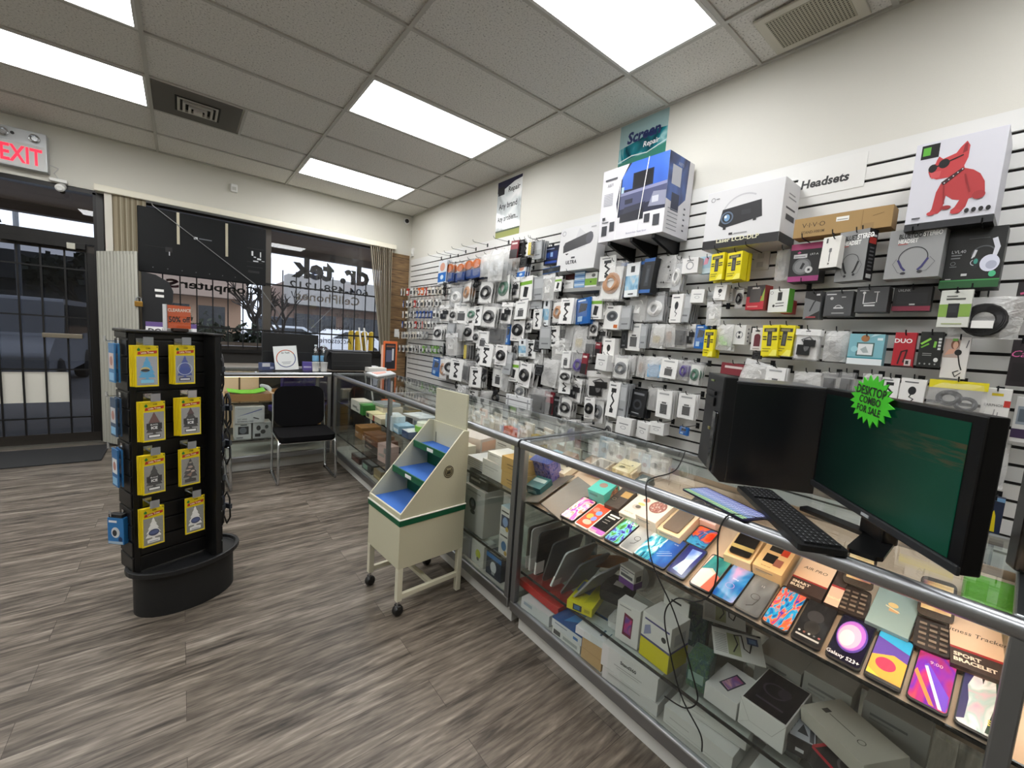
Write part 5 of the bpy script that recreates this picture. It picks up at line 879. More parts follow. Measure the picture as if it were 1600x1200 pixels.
carton('product_box', 'yellow brown bagged pack beside the orange box', 'pack', (.10, .05, .1), 'b3943a', (1.63, 1.88 - .14, SHZ + .1), FACE_L, {'front': [('r', .2, .2, .8, .6, 'd9c27a')]}, bev=.006); carton('product_box', 'pale box under the yellow brown bagged pack', 'product box', (.12, .1, .098), 'd0cbc0', (1.63, 1.74, SHZ + .001), FACE_L, {'front': LBL})
# long case: lower shelf and floor
WD = M('8a5a34', .6); WD2 = M('6e3f24', .6)
LOW = [
 ('flat light wooden gift box, topmost in the long case', (.30, .16, .035), WD, (1.42, 3.68, Z2 + .115), .1), ('flat red brown wooden box under the light one', (.34, .18, .05), WD2, (1.44, 3.66, Z2 + .062), 0), ('dark box at the bottom of the wooden pile', (.36, .2, .058), M('2c2420', .6), (1.45, 3.66, Z2 + .002), 0),
 ('wooden box by the corner end of the long case', (.2, .2, .12), M('9a6a34', .6), (1.50, 4.18, Z2 + .002), 0), ('pink and white box left of the middle post', (.20, .09, .15), 'd2b4ac', (1.36, 3.30, Z2 + .002), .1), ('flat red box behind the middle post', (.22, .16, .04), '8f3325', (1.52, 3.05, Z2 + .10), 0), ('dark box under the flat red box', (.26, .2, .095), '4a3a34', (1.52, 3.05, Z2 + .002), 0),
 ('flat pinkish board box beside the middle post', (.30, .2, .03), 'a58a7c', (1.42, 2.86, Z2 + .002), .15), ('white cube box on the lower shelf past the middle post', (.09, .09, .09), 'cfcdc8', (1.36, 2.74, Z2 + .034), 0), ('black boxed webcam beside the cart', (.19, .10, .085), '1d1e20', (1.35, 1.86, Z2 + .262), 0)]
for l, s_, c, loc, tz in LOW: carton('product_box', l, 'product box', s_, c, loc, FACE_L + tz, {'front': [('r', .08, .35, .5, .5, 'b9a898'), ('r', .08, .2, .4, .27, '9a8a7c')], 'top': [('r', .05, .42, .95, .46, '4a3222')]} if not isinstance(c, str) else {'front': [('r', .1, .3, .6, .45, 'a9a29a'), ('r', .55, .55, .9, .85, '8d8d8a')]})
carton('product_box', 'large grey box with a black camera picture, right of the cart', 'product box', (.20, .13, .26), 'b6b7b4', (1.345, 1.86, Z2 + .001), FACE_L, {'front': [('e', .42, .62, .17, .14, '26282a'), ('e', .42, .64, .09, .075, '6a6d70'), ('e', .45, .45, .12, .05, '2e3032'), ('r', .15, .88, .8, .91, '8a8b88')]})
for i in range(2): carton('bulb_box', 'white smart bulb box with a picture, ' + ('lower', 'upper')[i] + ' one beside the case post', 'product box', (.085, .09, .125), 'd4d4cf', (1.32, 1.565, Z2 + .001 + .127 * i), FACE_L, {'front': [('r', .1, .15, .9, .65, '2a3350' if i else 'c9ccc8'), ('e', .5, .4, .25, .2, '7f9ac4' if i else '3f6f9a'), ('r', .1, .78, .8, .84, '4a4a48'), ('e', .7, .14, .14, .1, 'b59a4a')], 'top': [('r', 0, 0, 1, 1, 'a9c0cc')]})
for l, s_, c, loc, art in (('grey printed box on the case floor, right of the cart', (.16, .08, .12), 'a4aaac', (1.30, 1.93, Z3), [('r', .1, .3, .5, .5, '7a8084')]), ('white bulb box with a yellow bulb picture on the case floor', (.12, .08, .125), 'c9cbc6', (1.30, 1.77, Z3), [('e', .55, .5, .2, .2, 'b8c23a'), ('e', .55, .28, .1, .08, '5a5a58')]), ('blue and black bulb box on the case floor beside the post', (.13, .08, .12), '1f2a3a', (1.30, 1.62, Z3), [('r', 0, .8, 1, 1, '2f6fae'), ('e', .5, .45, .2, .25, 'c9cfd4'), ('r', .4, .12, .6, .25, '9aa0a6')]), ('dark box on the case floor under the cart end', (.12, .1, .13), '23262c', (1.31, 2.08, Z3), [('r', .1, .5, .9, .8, '3f4a58')]),
    ('dark red and black box on the case floor, corner end', (.22, .18, .06), '3a2420', (1.36, 3.86, Z3), [('r', .1, .2, .9, .7, '6a4038')]), ('pale green and black box on the case floor', (.24, .16, .07), '23282a', (1.35, 3.55, Z3), [('r', .1, .2, .6, .8, '7a9a8a')]), ('brown paper box on the case floor by the middle post', (.16, .14, .08), '8a7a58', (1.34, 3.30, Z3), [('r', .1, .2, .9, .4, 'b9a878')]), ('blue and white box on the case floor beside the cart', (.2, .16, .08), '4a5f7a', (1.36, 2.75, Z3), [('r', .1, .2, .9, .7, 'b9c2ca')]), ('white and black box on the case floor behind the cart', (.22, .16, .07), 'b4b5b2', (1.36, 2.45, Z3), [('r', .1, .2, .5, .7, '2a2a2a')])):
    carton('product_box', l, 'product box', s_, c, (loc[0], loc[1], loc[2] + .001), FACE_L, {'front': art, 'top': [('r', .1, .1, .9, .5, '8d8f90')]})
# back counter: goods behind the chair
for l, s_, c, loc, art in (('white box lettered 3.5 inch HDD external case', (.235, .18, .155), 'c8cacb', (.50, 4.60, Z2 + .155), {'front': [('p', [(.05, .42), (.9, .86), (.92, .8), (.4, .55)], '5f68a0'), ('t', .08, .25, .12, '3.5" HDD', {'bold': .02, 'align': 'l'}, '55585c'), ('t', .08, .11, .115, 'EXTERNAL CASE', {'bold': .02, 'align': 'l', 'sx': .95}, '4a4d52'), ('p', [(.6, .3), (.8, .2), (.82, .25), (.62, .36)], '2a2c30'), ('r', .08, .86, .5, .9, 'a8abae')]}),
    ('white box with a black spool picture, under the hard disk box', (.13, .16, .152), 'cdcfcf', (.445, 4.60, Z2 + .001), {'front': [('r', .2, .3, .85, .8, '23262a'), ('e', .5, .55, .22, .2, '6a7078'), ('r', .35, .86, .75, .92, '3a3c40'), ('r', .1, .08, .5, .14, '6a6c70')]}),
    ('white box with black bulb pictures, under the hard disk box', (.15, .16, .152), 'b9bbbb', (.60, 4.60, Z2 + .001), {'front': [('e', .3, .65, .12, .16, '2a2c2e'), ('e', .55, .4, .14, .14, '3c3e40'), ('e', .75, .7, .1, .12, '55585a'), ('r', .1, .1, .4, .3, '1c1d1f')]}),
    ('flat brown tray of papers in the counter behind the chair', (.36, .24, .07), '9a744a', (.32, 4.66, SHZ - .065 - .0), None),
    ('yellow brown packs stacked behind the chair back', (.16, .16, .26), 'b0812e', (1.06, 4.66, Z2 + .001), {'front': [('r', 0, .24 * i + .2, 1, .24 * i + .22, '6a4a18') for i in range(3)]}),
    ('pale box on the shelf behind the chair top', (.2, .14, .09), 'd9d4c6', (1.02, 4.62, SHZ + .001), {'front': LBL}), ('dark bundle box low behind the chair legs', (.30, .2, .12), '3a3632', (.87, 4.66, Z2 + .001), {'front': [('r', .1, .3, .9, .5, '6a625a')]})):
    if l.startswith('flat brown'): loc = (.50, 4.66, SHZ + .001)
    carton('product_box', l, 'product box', s_, c, loc, 0, art)
mb = MB(); mb.add([(-.15, -.08, .02), (-.05, -.08, 0), (.06, -.08, 0), (.15, -.08, .022), (-.15, .08, .03), (-.05, .08, .012), (.06, .08, .012), (.15, .08, .035)] + [(-.15, -.08, .025), (-.05, -.08, .006), (.06, -.08, .006), (.15, -.08, .028), (-.15, .08, .036), (-.05, .08, .018), (.06, .08, .018), (.15, .08, .041)],
    [(0, 4, 5, 1), (1, 5, 6, 2), (2, 6, 7, 3), (8, 9, 13, 12), (9, 10, 14, 13), (10, 11, 15, 14), (0, 1, 9, 8), (1, 2, 10, 9), (2, 3, 11, 10), (3, 7, 15, 11), (4, 12, 13, 5), (5, 13, 14, 6), (6, 14, 15, 7), (0, 8, 12, 4)], M('6cc038', .4))
obj('green_folder', mb, None, (.48, 4.62, SHZ + .074), 0, 'bright green curved folder on the brown tray in the window side counter', 'folder')
obj('tape_roll', MB().lathe([(.035, 0), (.035, .03), (.05, .03), (.05, 0)], M('8a6436', .5), 20), None, (.76, 4.74, SHZ + .06), 0, 'brown tape roll on a pale box in the window side counter', 'tape', sm=True); carton('product_box', 'pale peach box under the brown tape roll', 'product box', (.14, .12, .058), 'dcc2a6', (.76, 4.74, SHZ + .001), 0)
obj('bottle', MB().lathe([(.022, 0), (.025, .05), (.02, .08), (.010, .09), (.010, .11), (0, .11)], M('c9d3d9', .2), 14), None, (.27, 4.58, SHZ + .001), 0, 'small pale bottle beside the bright green folder', 'bottle', sm=True)

# ---- on top of the nearest case: desktop computer for sale
TZ = TOPZ + .0008
tw = empty('desktop_computer', (1.485, .673, TZ), math.atan2(.418 - .673, 1.688 - 1.485), 'black desktop computer tower with a large side panel, beside the monitor', 'computer')
BP = M('0a0b0c', .4, 0, .3); BP2 = M('151618', .45, 0, .35); W_, L_, H_ = .235, .328, .368
mb = MB(); mb.box(.045, L_, 0, W_, 0.0, H_ - .006, M('0b0e12', .35)); obj('case_body', mb, tw, bev=.004)
obj('top_panel', MB().box(.045, L_, 0, W_, H_ - .006, H_, M('56585b', .35)), tw, bev=.002)
mb = MB(); mb.prism([(.0, .028), (.03, .0), (.052, .0), (.052, H_ + .012), (.006, H_ + .012)], 0, W_, BP2, Matrix(((1, 0, 0, 0), (0, 0, 1, 0), (0, 1, 0, 0), (0, 0, 0, 1)))); f = obj('front_panel', mb, tw, bev=.006)
obj('drive_door', MB().box(-.004, .004, .075, .205, .262, .295, BP).box(-.004, .004, .075, .205, .302, .318, BP), f, bev=.002); obj('gloss_strip', MB().box(-.006, .012, .01, .062, .03, .25, M('060606', .1)), f, bev=.006); obj('badge', MB().box(-.001, .003, .12, .16, .352, .358, M('7a8a4a', .3)), f)
obj('power_button', MB().box(-.003, .004, .1, .12, .17, .18, M('8a8250', .3)), f)
# monitor
pL, pR = Vector((1.55, .391, 1.004)), Vector((1.15, .040, 1.004)); mw = (pR - pL).length; rzm = math.atan2(pR.y - pL.y, pR.x - pL.x); mh = .308
mn = empty('monitor', ((pL.x + pR.x) / 2, (pL.y + pR.y) / 2, TZ), rzm, 'black widescreen monitor showing a dark green picture on the nearest display case', 'monitor')
zb = 1.004 - TZ
obj('bezel', MB().box(-mw / 2, mw / 2, 0, .035, zb, zb + mh, M('060607', .35, 0, .25)), mn, bev=.004)
m, nt, b, out = nodes('green_screen'); L = nt.links; tc = N(nt, 'ShaderNodeTexCoord'); sp = N(nt, 'ShaderNodeSeparateXYZ'); L.new(tc.outputs['Generated'], sp.inputs[0])
ns = N(nt, 'ShaderNodeTexNoise', Scale=2.0, Detail=3.0); L.new(tc.outputs['Generated'], ns.inputs['Vector'])
a1 = N(nt, 'ShaderNodeMath', _operation='MULTIPLY_ADD'); a1.inputs[1].default_value = .25; L.new(ns.outputs['Fac'], a1.inputs[0]); L.new(sp.outputs[0], a1.inputs[2])
rp = ramp(nt, [(.15, '01140f'), (.6, '043626'), (1.0, '0a5a40')], a1.outputs[0]); mp = N(nt, 'ShaderNodeMapping'); mp.inputs['Scale'].default_value = (3, 1, 12); mp.inputs['Rotation'].default_value = (0, -.12, 0); L.new(tc.outputs['Generated'], mp.inputs['Vector'])
n2 = N(nt, 'ShaderNodeTexNoise', Scale=2.5, Detail=4.0); L.new(mp.outputs[0], n2.inputs['Vector'])
gx = N(nt, 'ShaderNodeMapRange'); gx.inputs[1].default_value = .45; gx.inputs[2].default_value = 1.0; L.new(sp.outputs[0], gx.inputs[0])
gz = N(nt, 'ShaderNodeMath', _operation='COMPARE'); gz.inputs[1].default_value = .74; gz.inputs[2].default_value = .10; L.new(sp.outputs[2], gz.inputs[0])
m1 = N(nt, 'ShaderNodeMath', _operation='MULTIPLY'); L.new(gx.outputs[0], m1.inputs[0]); L.new(gz.outputs[0], m1.inputs[1]); r2 = ramp(nt, [(.45, '000000'), (.62, 'ffffff')], n2.outputs['Fac']); m2 = N(nt, 'ShaderNodeMath', _operation='MULTIPLY'); L.new(m1.outputs[0], m2.inputs[0]); L.new(r2.outputs[0], m2.inputs[1])
mx = N(nt, 'ShaderNodeMix', _data_type='RGBA'); L.new(m2.outputs[0], mx.inputs[0]); L.new(rp.outputs[0], mx.inputs[6]); mx.inputs[7].default_value = lin('5c5a3c')
b.inputs['Base Color'].default_value = (.004, .006, .006, 1); b.inputs['Roughness'].default_value = .22; b.inputs['Specular IOR Level'].default_value = .15; L.new(mx.outputs[2], b.inputs['Emission Color']); b.inputs['Emission Strength'].default_value = .35
obj('screen', MB().box(-mw / 2 + .016, mw / 2 - .032, -.0015, .0, zb + .02, zb + mh - .018, m), mn)
lw = obj('lower_bezel', MB().box(-mw / 2, mw / 2, -.006, .002, zb - .002, zb + .018, M('26282a', .25)), mn, bev=.003); obj('logo', MB().box(-.014, .014, -.0075, -.0055, zb + .005, zb + .012, M('a9adb0', .3)), lw)
obj('stand_neck', MB().box(-.085, .005, .036, .075, .006, zb + .09, BP), mn, bev=.006); 
for s in (1, -1):
    mb = MB(); mb.prism([(-.032, .02), (.032, .02), (.034, -.15), (.022, -.165), (-.026, -.165), (-.034, -.15)] if s == 1 else [(-.022, .02), (.022, .02), (.018, -.20), (-.018, -.20)], 0, .012, BP, TR(-.04, .06, 0) @ RZ(.852 if s == 1 else -1.04)); obj('stand_foot', mb, mn, bev=.004)
st = MB(); pts = [( (.052 + (.016 if i % 2 else 0)) * math.cos(2 * PI * i / 40), (.040 + (.013 if i % 2 else 0)) * math.sin(2 * PI * i / 40)) for i in range(40)]
pts = [(x * (1.1 if (x > 0 and y < 0) else 1), y * (1.12 if (x > 0 and y < 0) else 1)) for x, y in pts]
T = frame((.0, 0, .0), (1.2, 0, 0), (0, 0, 1.2)); st.prism(pts, 0, .0015, M('3fbf1e', .6), T)
for t, y, s_ in (('DESKTOP', .018, .026), ('COMBO', -.002, .022), ('FOR SALE', -.022, .021)): st.text(t, T @ TR(0, y, .0022), s_, M('10210c', .6), 'c', .022, 0, False, .85, -.08)
uM = Vector((math.cos(rzm), math.sin(rzm), 0)); nM = Vector((math.sin(rzm), -math.cos(rzm), 0)); pS = onX(1386, 627, 1.40) 
k = (pS - mn.location).dot(uM); ps = mn.location + uM * k + nM * .008; ps.z = pS.z
obj('star_tag', st, None, ps, rzm, 'lime green starburst tag reading DESKTOP COMBO FOR SALE on the monitor', 'price tag')
# keyboards
def keyboard(label, a, b, c, z, body, keycol, rows=6, cols=21, flat=False):
    A, B, C_ = onZ(*a, z), onZ(*b, z), onZ(*c, z); u = B - A; v = C_ - A; w = u.length; d = min(v.length, .17); rz = math.atan2(u.y, u.x)
    cen = A + u * .5 + Vector((-math.sin(rz), math.cos(rz), 0)) * (d / 2) * (1 if (-math.sin(rz) * v.x + math.cos(rz) * v.y) > 0 else -1); cen.z = TZ
    e = empty('keyboard', cen, rz, label, 'keyboard'); mb = MB(); mb.prism(rrect(w, d, .008), 0, .004 if flat else .016, mcol(body, .45)); obj('keyboard_body', mb, e, bev=.002)
    return e, w, d
e, w, d = keyboard('black full size keyboard lying across the counter rail in front of the monitor', (1328, 862), (1205, 765), (1250, 852), TZ + .016, '0e0f10', '17181a')
kb = e; mb = MB(); 
for r in range(6):
    for c in range(21):
        if r == 5 and 4 <= c <= 9:
            if c == 4: mb.box(-w / 2 + .012 + c * (w - .024) / 21, -w / 2 + .012 + 10 * (w - .024) / 21 - .002, d / 2 - .014 - (r + 1) * (d - .026) / 6, d / 2 - .016 - r * (d - .026) / 6, .016, .022, M('191a1c', .5))
            continue
        if c in (15, ) : continue
        mb.box(-w / 2 + .012 + c * (w - .024) / 21, -w / 2 + .010 + (c + 1) * (w - .024) / 21, d / 2 - .014 - (r + 1) * (d - .026) / 6, d / 2 - .016 - r * (d - .026) / 6, .016, .022, M('191a1c', .5))
        x0 = -w / 2 + .015 + c * (w - .024) / 21; y0 = d / 2 - .021 - r * (d - .026) / 6; mb.poly([(x0, y0, .0223), (x0 + .004, y0, .0223), (x0 + .004, y0 + .003, .0223), (x0, y0 + .003, .0223)], M('8f9296', .5))
obj('keys', mb, e)
A, B = onZ(1072, 768, TZ + .004), onZ(1150, 808, TZ + .004); u = B - A; rz = math.atan2(u.y, u.x); 
e = empty('keyboard', (A + B) / 2 + Vector((-math.sin(rz), math.cos(rz), 0)) * .055 + Vector((0, 0, TZ - (A.z + B.z) / 2)), rz, 'thin keyboard lit in green and lilac stripes, half under the black keyboard', 'keyboard'); w = u.length + .05
obj('keyboard_body', MB().prism(rrect(w, .105, .01), 0, .005, M('1d1a38', .4)), e, bev=.0015)
mb = MB()
for r in range(9):
    cols = ('9fd0a0', 'b7d9a6', '8fb0dc', 'a3b4e4', 'b9c2ea', 'aab6e8', '9aa6dc', 'a9b2e0', '8a92cc')
    for c in range(16): mb.box(-w / 2 + .008 + c * (w - .016) / 16, -w / 2 + .006 + (c + 1) * (w - .016) / 16, -.048 + r * .0106, -.048 + r * .0106 + .0075, .005, .0058, M(cols[r], .5))
obj('keys', mb, e)
# cables, second black monitor edge at the right
cab = [onX(1080, 722, 1.60), onZ(1055, 735, TZ + .004), onZ(1032, 752, TZ + .004)]
pA = [(1.60, .84, TZ + .05), tuple(cab[1]), (1.30, .79, TZ + .004), (1.225, .765, TZ + .002), (1.195, .74, .90), (1.190, .70, .72), (1.192, .60, .58), (1.192, .52, .42), (1.19, .50, .36), (1.192, .535, .31), (1.19, .60, .30)]
def curve_pts(P, n=6):
    P = [Vector(p) for p in P]; out = []
    for i in range(len(P) - 1):
        a, b, c, d = P[max(i - 1, 0)], P[i], P[i + 1], P[min(i + 2, len(P) - 1)]
        for j in range(n):
            t = j / n; out.append(.5 * ((2 * b) + (c - a) * t + (2 * a - 5 * b + 4 * c - d) * t * t + (3 * b - a - 3 * c + d) * t ** 3))
    return out + [P[-1]]
bpy.context.view_layer.update(); k = obj('power_cord', MB().tube(curve_pts(pA), .0022, M('0d0d0e', .5), 6), tw, sm=True); k.matrix_parent_inverse = tw.matrix_world.inverted()
pB = [(1.28, .40, TZ + .006), (1.25, .455, TZ + .004), (1.215, .49, TZ - .0), (1.192, .50, .88), (1.19, .49, .78), (1.19, .50, .70), (1.19, .54, .655), (1.19, .60, .63), (1.19, .63, .55), (1.192, .58, .40), (1.19, .54, .33), (1.191, .48, .27), (1.192, .47, .22)]
k = obj('keyboard_cord', MB().tube(curve_pts(pB), .0022, M('0d0d0e', .5), 6), kb, sm=True); k.matrix_parent_inverse = kb.matrix_world.inverted()
e = empty('monitor', (1.53, -.085, TZ), -PI / 2 + .35, 'black monitor cut off by the right edge of the photo', 'monitor'); obj('bezel', MB().box(-.06, .40, 0, .05, .0, .33, M('0a0a0b', .25)), e, bev=.006); obj('screen', MB().box(-.035, .38, -.002, 0, .03, .30, M('050507', .08)), e); obj('stand_foot', MB().box(.1, .25, -.06, .1, -.0, .006, BP), e)
# ---- on the window side counter
e = empty('tablet_stand', (1.67, 4.28, TZ), 0, 'white tablet stand tray with a pink leaflet on the corner of the long case', 'display stand')
# corner: leaflets, framed card
mb = MB(); mb.prism([(-.17, -.30), (.14, -.02), (.20, .28), (-.14, .10)], 0, .014, M('e6eaec', .35)); obj('tray', mb, e, bev=.003)
mb = MB(); mb.prism([(-.10, -.12), (.06, .05), (.09, .16), (-.10, .05)], .014, .018, M('efb6a6', .5)); obj('leaflet', mb, e)
e = empty('framed_card', (1.93, 4.74, TZ), .15, 'orange edged card in an upright frame beside the wood panel', 'display card')
mb = MB(); mb.box(-.09, .09, -.008, .008, 0, .345, M('e2703a', .5)); mb.art(frame((-.09, -.008, 0), (1, 0, 0), (0, 0, 1)), .18, .345, [('r', .12, .06, .88, .92, '22242c'), ('r', .2, .3, .6, .7, '5a5f78'), ('r', .62, .35, .76, .75, 'd8dade'), ('r', .2, .8, .8, .86, '8a5a44')]); obj('card', mb, e, bev=.002); obj('side', MB().box(-.11, -.09, -.006, .006, 0, .30, M('efc2ae', .5)), e)
carton('paper_pile', 'low pile of white leaflets beside the orange edged card', 'paper', (.2, .14, .045), 'e9e7e2', (1.72, 4.62, TZ), 0, {'front': [('r', 0, .2 * i + .1, 1, .2 * i + .13, 'b9b7b2') for i in range(4)]})
# desk behind the counter, its things seen over the glass
dk = empty('desk', (1.0, 5.73, 0), 0, 'plain work desk behind the window side counter', 'desk'); obj('desk_top', MB().box(-1.27, 1.0, -.28, .28, .85, .89, M('8a8378', .6)), dk, bev=.003)
for x in (-1.23, .95): 
    for y in (-.25, .25): obj('leg', MB().box(x - .02, x + .02, y - .02, y + .02, 0, .85, DARK), dk)
e = empty('monitor', (.90, 4.80, TZ), 0, 'black monitor back standing on the window side counter', 'monitor'); obj('back_shell', MB().box(-.265, .255, 0, .04, .03, .365, M('0f1012', .5)).box(-.265, .255, -.004, 0, .175, .18, M('25272a', .5)), e, bev=.006); obj('stand_neck', MB().box(-.04, .04, .0, .05, .006, .1, BP), e); obj('stand_foot', MB().box(-.12, .12, -.06, .1, 0, .008, BP), e, bev=.003)
e = empty('sign_holder', (.835, 4.66, TZ), 0, 'white counter sign with a ringed logo reading Dr tech, leaning on the monitor', 'sign'); T = RX(-.12)
mb = MB(); mb.box(-.105, .105, -.003, .003, .004, .245, M('eef2f2', .4), T @ RY(-.09)); mb.art(T @ RY(-.09) @ frame((-.105, -.0035, .004), (1, 0, 0), (0, 0, 1)), .21, .24, [('g', .5, .48, .42, .035, '3a4f8a'), ('g', .5, .48, .42, .035, 30, 200, 'd0653a'), ('t', .5, .72, .09, 'Dr Tech', {'bold': .02}, '2a2c34'), ('r', .34, .26, .66, .285, 'a9adb4'), ('r', .30, .32, .70, .345, 'a9adb4')]); obj('card', mb, e); obj('base', MB().box(-.13, .14, -.05, .05, 0, .006, M('1a1b1d', .4)), e, bev=.002)
carton('product_box', 'dark blue and white papers heaped left of the counter sign', 'papers', (.12, .08, .07), '39466e', (.66, 4.70, TZ), .3, {'front': [('r', 0, .5, .6, 1, 'c9ccd2'), ('r', .6, .2, .9, .5, '9aa0c0')]})
carton('product_box', 'purple box to the right of the counter sign', 'product box', (.09, .07, .085), '5a4f9a', (1.03, 4.72, TZ), -.1, {'front': [('r', .1, .3, .9, .5, 'b9b4dc')]})
for i, x in enumerate((1.085, 1.165)):
    c = obj('cup', MB().lathe([(.028, 0), (.036, .09), (.038, .092), (.034, .092), (.026, .004), (0, .004)], M('eceeee', .5), 20), None, (x, 4.60, TZ), 0, 'white paper cup on the counter corner, ' + ('left', 'right') [i] + ' of two', 'cup', sm=True)
    b_ = obj('water_bottle', MB().lathe([(.030, 0), (.032, .02), (.031, .10), (.032, .16), (.024, .21), (.012, .235), (.012, .25), (0, .25)], PET, 18), None, (x + .04, 4.78, TZ), 0, 'clear water bottle behind the ' + ('left', 'right')[i] + ' paper cup', 'bottle', sm=True)
    obj('label', MB().lathe([(.0325, .09), (.0325, .15)], M('7fb4d8', .4), 18), b_); obj('cap', MB().lathe([(.014, .248), (.014, .265), (0, .266)], M('d8e2ea', .4), 14), b_)
e = empty('printer', (1.48, 4.80, TZ), 0, 'black printer with ridged front on the window side counter', 'printer'); obj('body', MB().box(-.22, .22, -.12, .14, 0, .20, M('121314', .55)), e, bev=.012); obj('paper_lid', MB().box(-.20, .20, -.124, -.12, .10, .104, M('303234', .5)).box(-.20, .20, -.124, -.12, .05, .054, M('303234', .5)).box(-.20, .2, -.10, .12, .20, .212, M('1c1d1f', .5)), e); obj('cable_bundle', MB().tube(curve_pts([(-.25, -.1, .02), (-.27, -.08, .12), (-.24, -.06, .2), (-.26, -.02, .1)]), .02, M('0f1011', .6), 8), e, sm=True)
carton('product_box', 'white box between the printer and the orange edged card', 'product box', (.16, .1, .045), 'e9ebea', (1.72, 4.80, TZ), 0)
for i, (x, y, x2, y2) in enumerate(((2.10, 5.70, 1.96, 5.95), (2.17, 5.72, 2.03, 5.95))): obj('white_pole', MB().tube([(x, y, .0), (x2, y2, 1.42)], .012, M('e9e9e6', .4), 8), None, label='thin white pole leaning by the right curtain, ' + ('left', 'right')[i] + ' of the pair', cat='pole', sm=True)
e = empty('light_switch', (2.56, YB - .02, 1.38), 0, 'small white light switch on the wood panel strip', 'switch'); obj('plate', MB().box(-.035, .035, -.008, 0, -.06, .06, WHITE), e, bev=.003); obj('toggle', MB().box(-.008, .008, -.014, -.008, -.014, .014, PAPER), e)
# white armchair behind the counter
e = empty('office_chair', (.98, 5.19, 0), PI + .25, 'white armed office chair with purple back behind the counter', 'chair')
PUR = M('3a2a7a', .8); WP = M('e2e4e4', .35)
obj('seat', MB().prism(rrect(.42, .34, .08), .42, .48, PUR), e, bev=.02, sm=True); obj('backrest', MB().box(-.19, .19, .13, .17, .52, .86, PUR), e, bev=.02)
for s in (-1, 1): obj('arm', MB().tube(curve_pts([(s * .22, .14, .46), (s * .25, .10, .64), (s * .25, -.02, .70), (s * .25, -.17, .70)]), .022, WP, 8), e, sm=True)
obj('pedestal', MB().tube([(0, 0, .06), (0, 0, .42)], .03, WP, 10), e)
for k in range(5): obj('leg', MB().tube([(0, 0, .09), (.15 * math.cos(k * 1.257), .15 * math.sin(k * 1.257), .05), (.17 * math.cos(k * 1.257), .17 * math.sin(k * 1.257), .0)], .015, WP, 6), e)

# ================================================================== GOODS ON THE SLATWALL
HKM = MB(); HKM.box(-.012, .012, -.004, 0, -.022, .016, M('26282a', .4, .5)).tube([(0, 0, .0), (0, -.21, .0), (0, -.232, .004), (0, -.242, .022)], .0026, M('3a3c3f', .3, .8), 6)
HOOKP = HKM.mesh('peg_hook')
def hook(y, z, what, reach=.24):
    o = bpy.data.objects.new('peg_hook', HOOKP); COL.objects.link(o); o.location = (SLF, y, z); o.rotation_euler = (0, 0, FACE_L); o.scale = (1, max(reach, .05) / .24, 1)
    return tag(o, what, 'hook')
rn = random.Random(77)
FFL = lambda w, h, o=0: frame((-w / 2, o, -h), (1, 0, 0), (0, 0, 1))
def pillow(w, h, t, m, top=.018):
    mb = MB(); nx, nz = 5, 7; vs = []; fs = []
    for s in (-1, 1):
        for j in range(nz):
            for i in range(nx):
                u, v = i / (nx - 1) * 2 - 1, j / (nz - 1); q = (1 - u * u) * min(1, (1 - (2 * v - 1) ** 4))
                vs.append((u * w / 2 * (1 - .03 * math.sin(v * 9)), s * (t / 2 * q + .0006) + rn.uniform(-1, 1) * t * .06, -v * h))
    for s in (0, 1):
        b = s * nx * nz
        for j in range(nz - 1):
            for i in range(nx - 1):
                f = (b + j * nx + i, b + j * nx + i + 1, b + (j + 1) * nx + i + 1, b + (j + 1) * nx + i); fs.append(f if s else tuple(reversed(f)))
    mb.add(vs, fs, m); return mb
def coil(mb, cx, cz, r, m, th=.004, loops=3, sq=1.25, y=0.0):
    for k in range(loops):
        a = rn.uniform(-.15, .15); rr = r * (1 - .10 * k); pts = []
        for j in range(18):
            t = 2 * PI * j / 18; pts.append((cx + rr * math.cos(t + a), y - .003 * k + .003 * math.sin(3 * t), cz + rr * sq * math.sin(t + a)))
        mb.tube(pts, th, m, 5, True)
    mb.box(cx - r * .3, cx + r * .3, y - .009, y + .004, cz + r * sq * .75, cz + r * sq * .98, m)
    return mb
PW, PH = .085, .150                                      # size of the prototypes before scaling
CB, CW_, CG = M('161719', .35), M('e4e4e2', .35), M('6f7275', .4)
PROTO = {}
def proto(key, name, cat, phrase, root, parts=()):
    o = obj(name, root, None, (0, 0, -50), label=phrase, cat=cat)
    for nm, mb in parts: obj(nm, mb, o)
    PROTO[key] = (o, phrase, cat)
def bag(film=FILM, t=.024): return pillow(PW, PH, t, film)
def hdr(col='f0f0ee', h=.028):
    mb = MB(); mb.box(-PW / 2, PW / 2, -.004, .004, -h, .002, M(col, .5)); mb.box(-.008, .008, -.0045, -.004, -.010, -.006, M('222', .5) if 0 else M('222222', .5)); return mb
def insert(col='ecebe8'): return MB().box(-PW * .44, PW * .44, .004, .006, -PH * .95, -.02, M(col, .6))
for k, m_, nm, hd in (('ck', CB, 'black', None), ('cw', CW_, 'white', None), ('cg', CG, 'grey', None), ('cn', M('4f7a66', .4), 'green', None), ('cb', M('b88a66', .45), 'tan', None)):
    proto(k, 'cable_bag', 'cable', f'clear bag of coiled {nm} cable', bag(), [('cable', coil(MB(), 0, -PH * .55, PW * .33, m_, .0065, 4)), ('insert_card', insert('e9e9e6' if k != 'cw' else 'b9bbbd'))])
proto('kk', 'cable_card', 'cable', 'white card with a coiled black cable', MB().box(-PW / 2, PW / 2, -.003, .003, -PH, 0, M('f1f0ee', .45)).art(FFL(PW, PH, -.003), PW, PH, [('r', .12, .86, .6, .92, '5a5c5e'), ('r', .12, .06, .5, .1, '9a9a9a')]), [('cable', coil(MB(), 0, -PH * .52, PW * .33, CB, .0075, 4, 1.2, -.01)), ('film', bag(FILM, .03))])
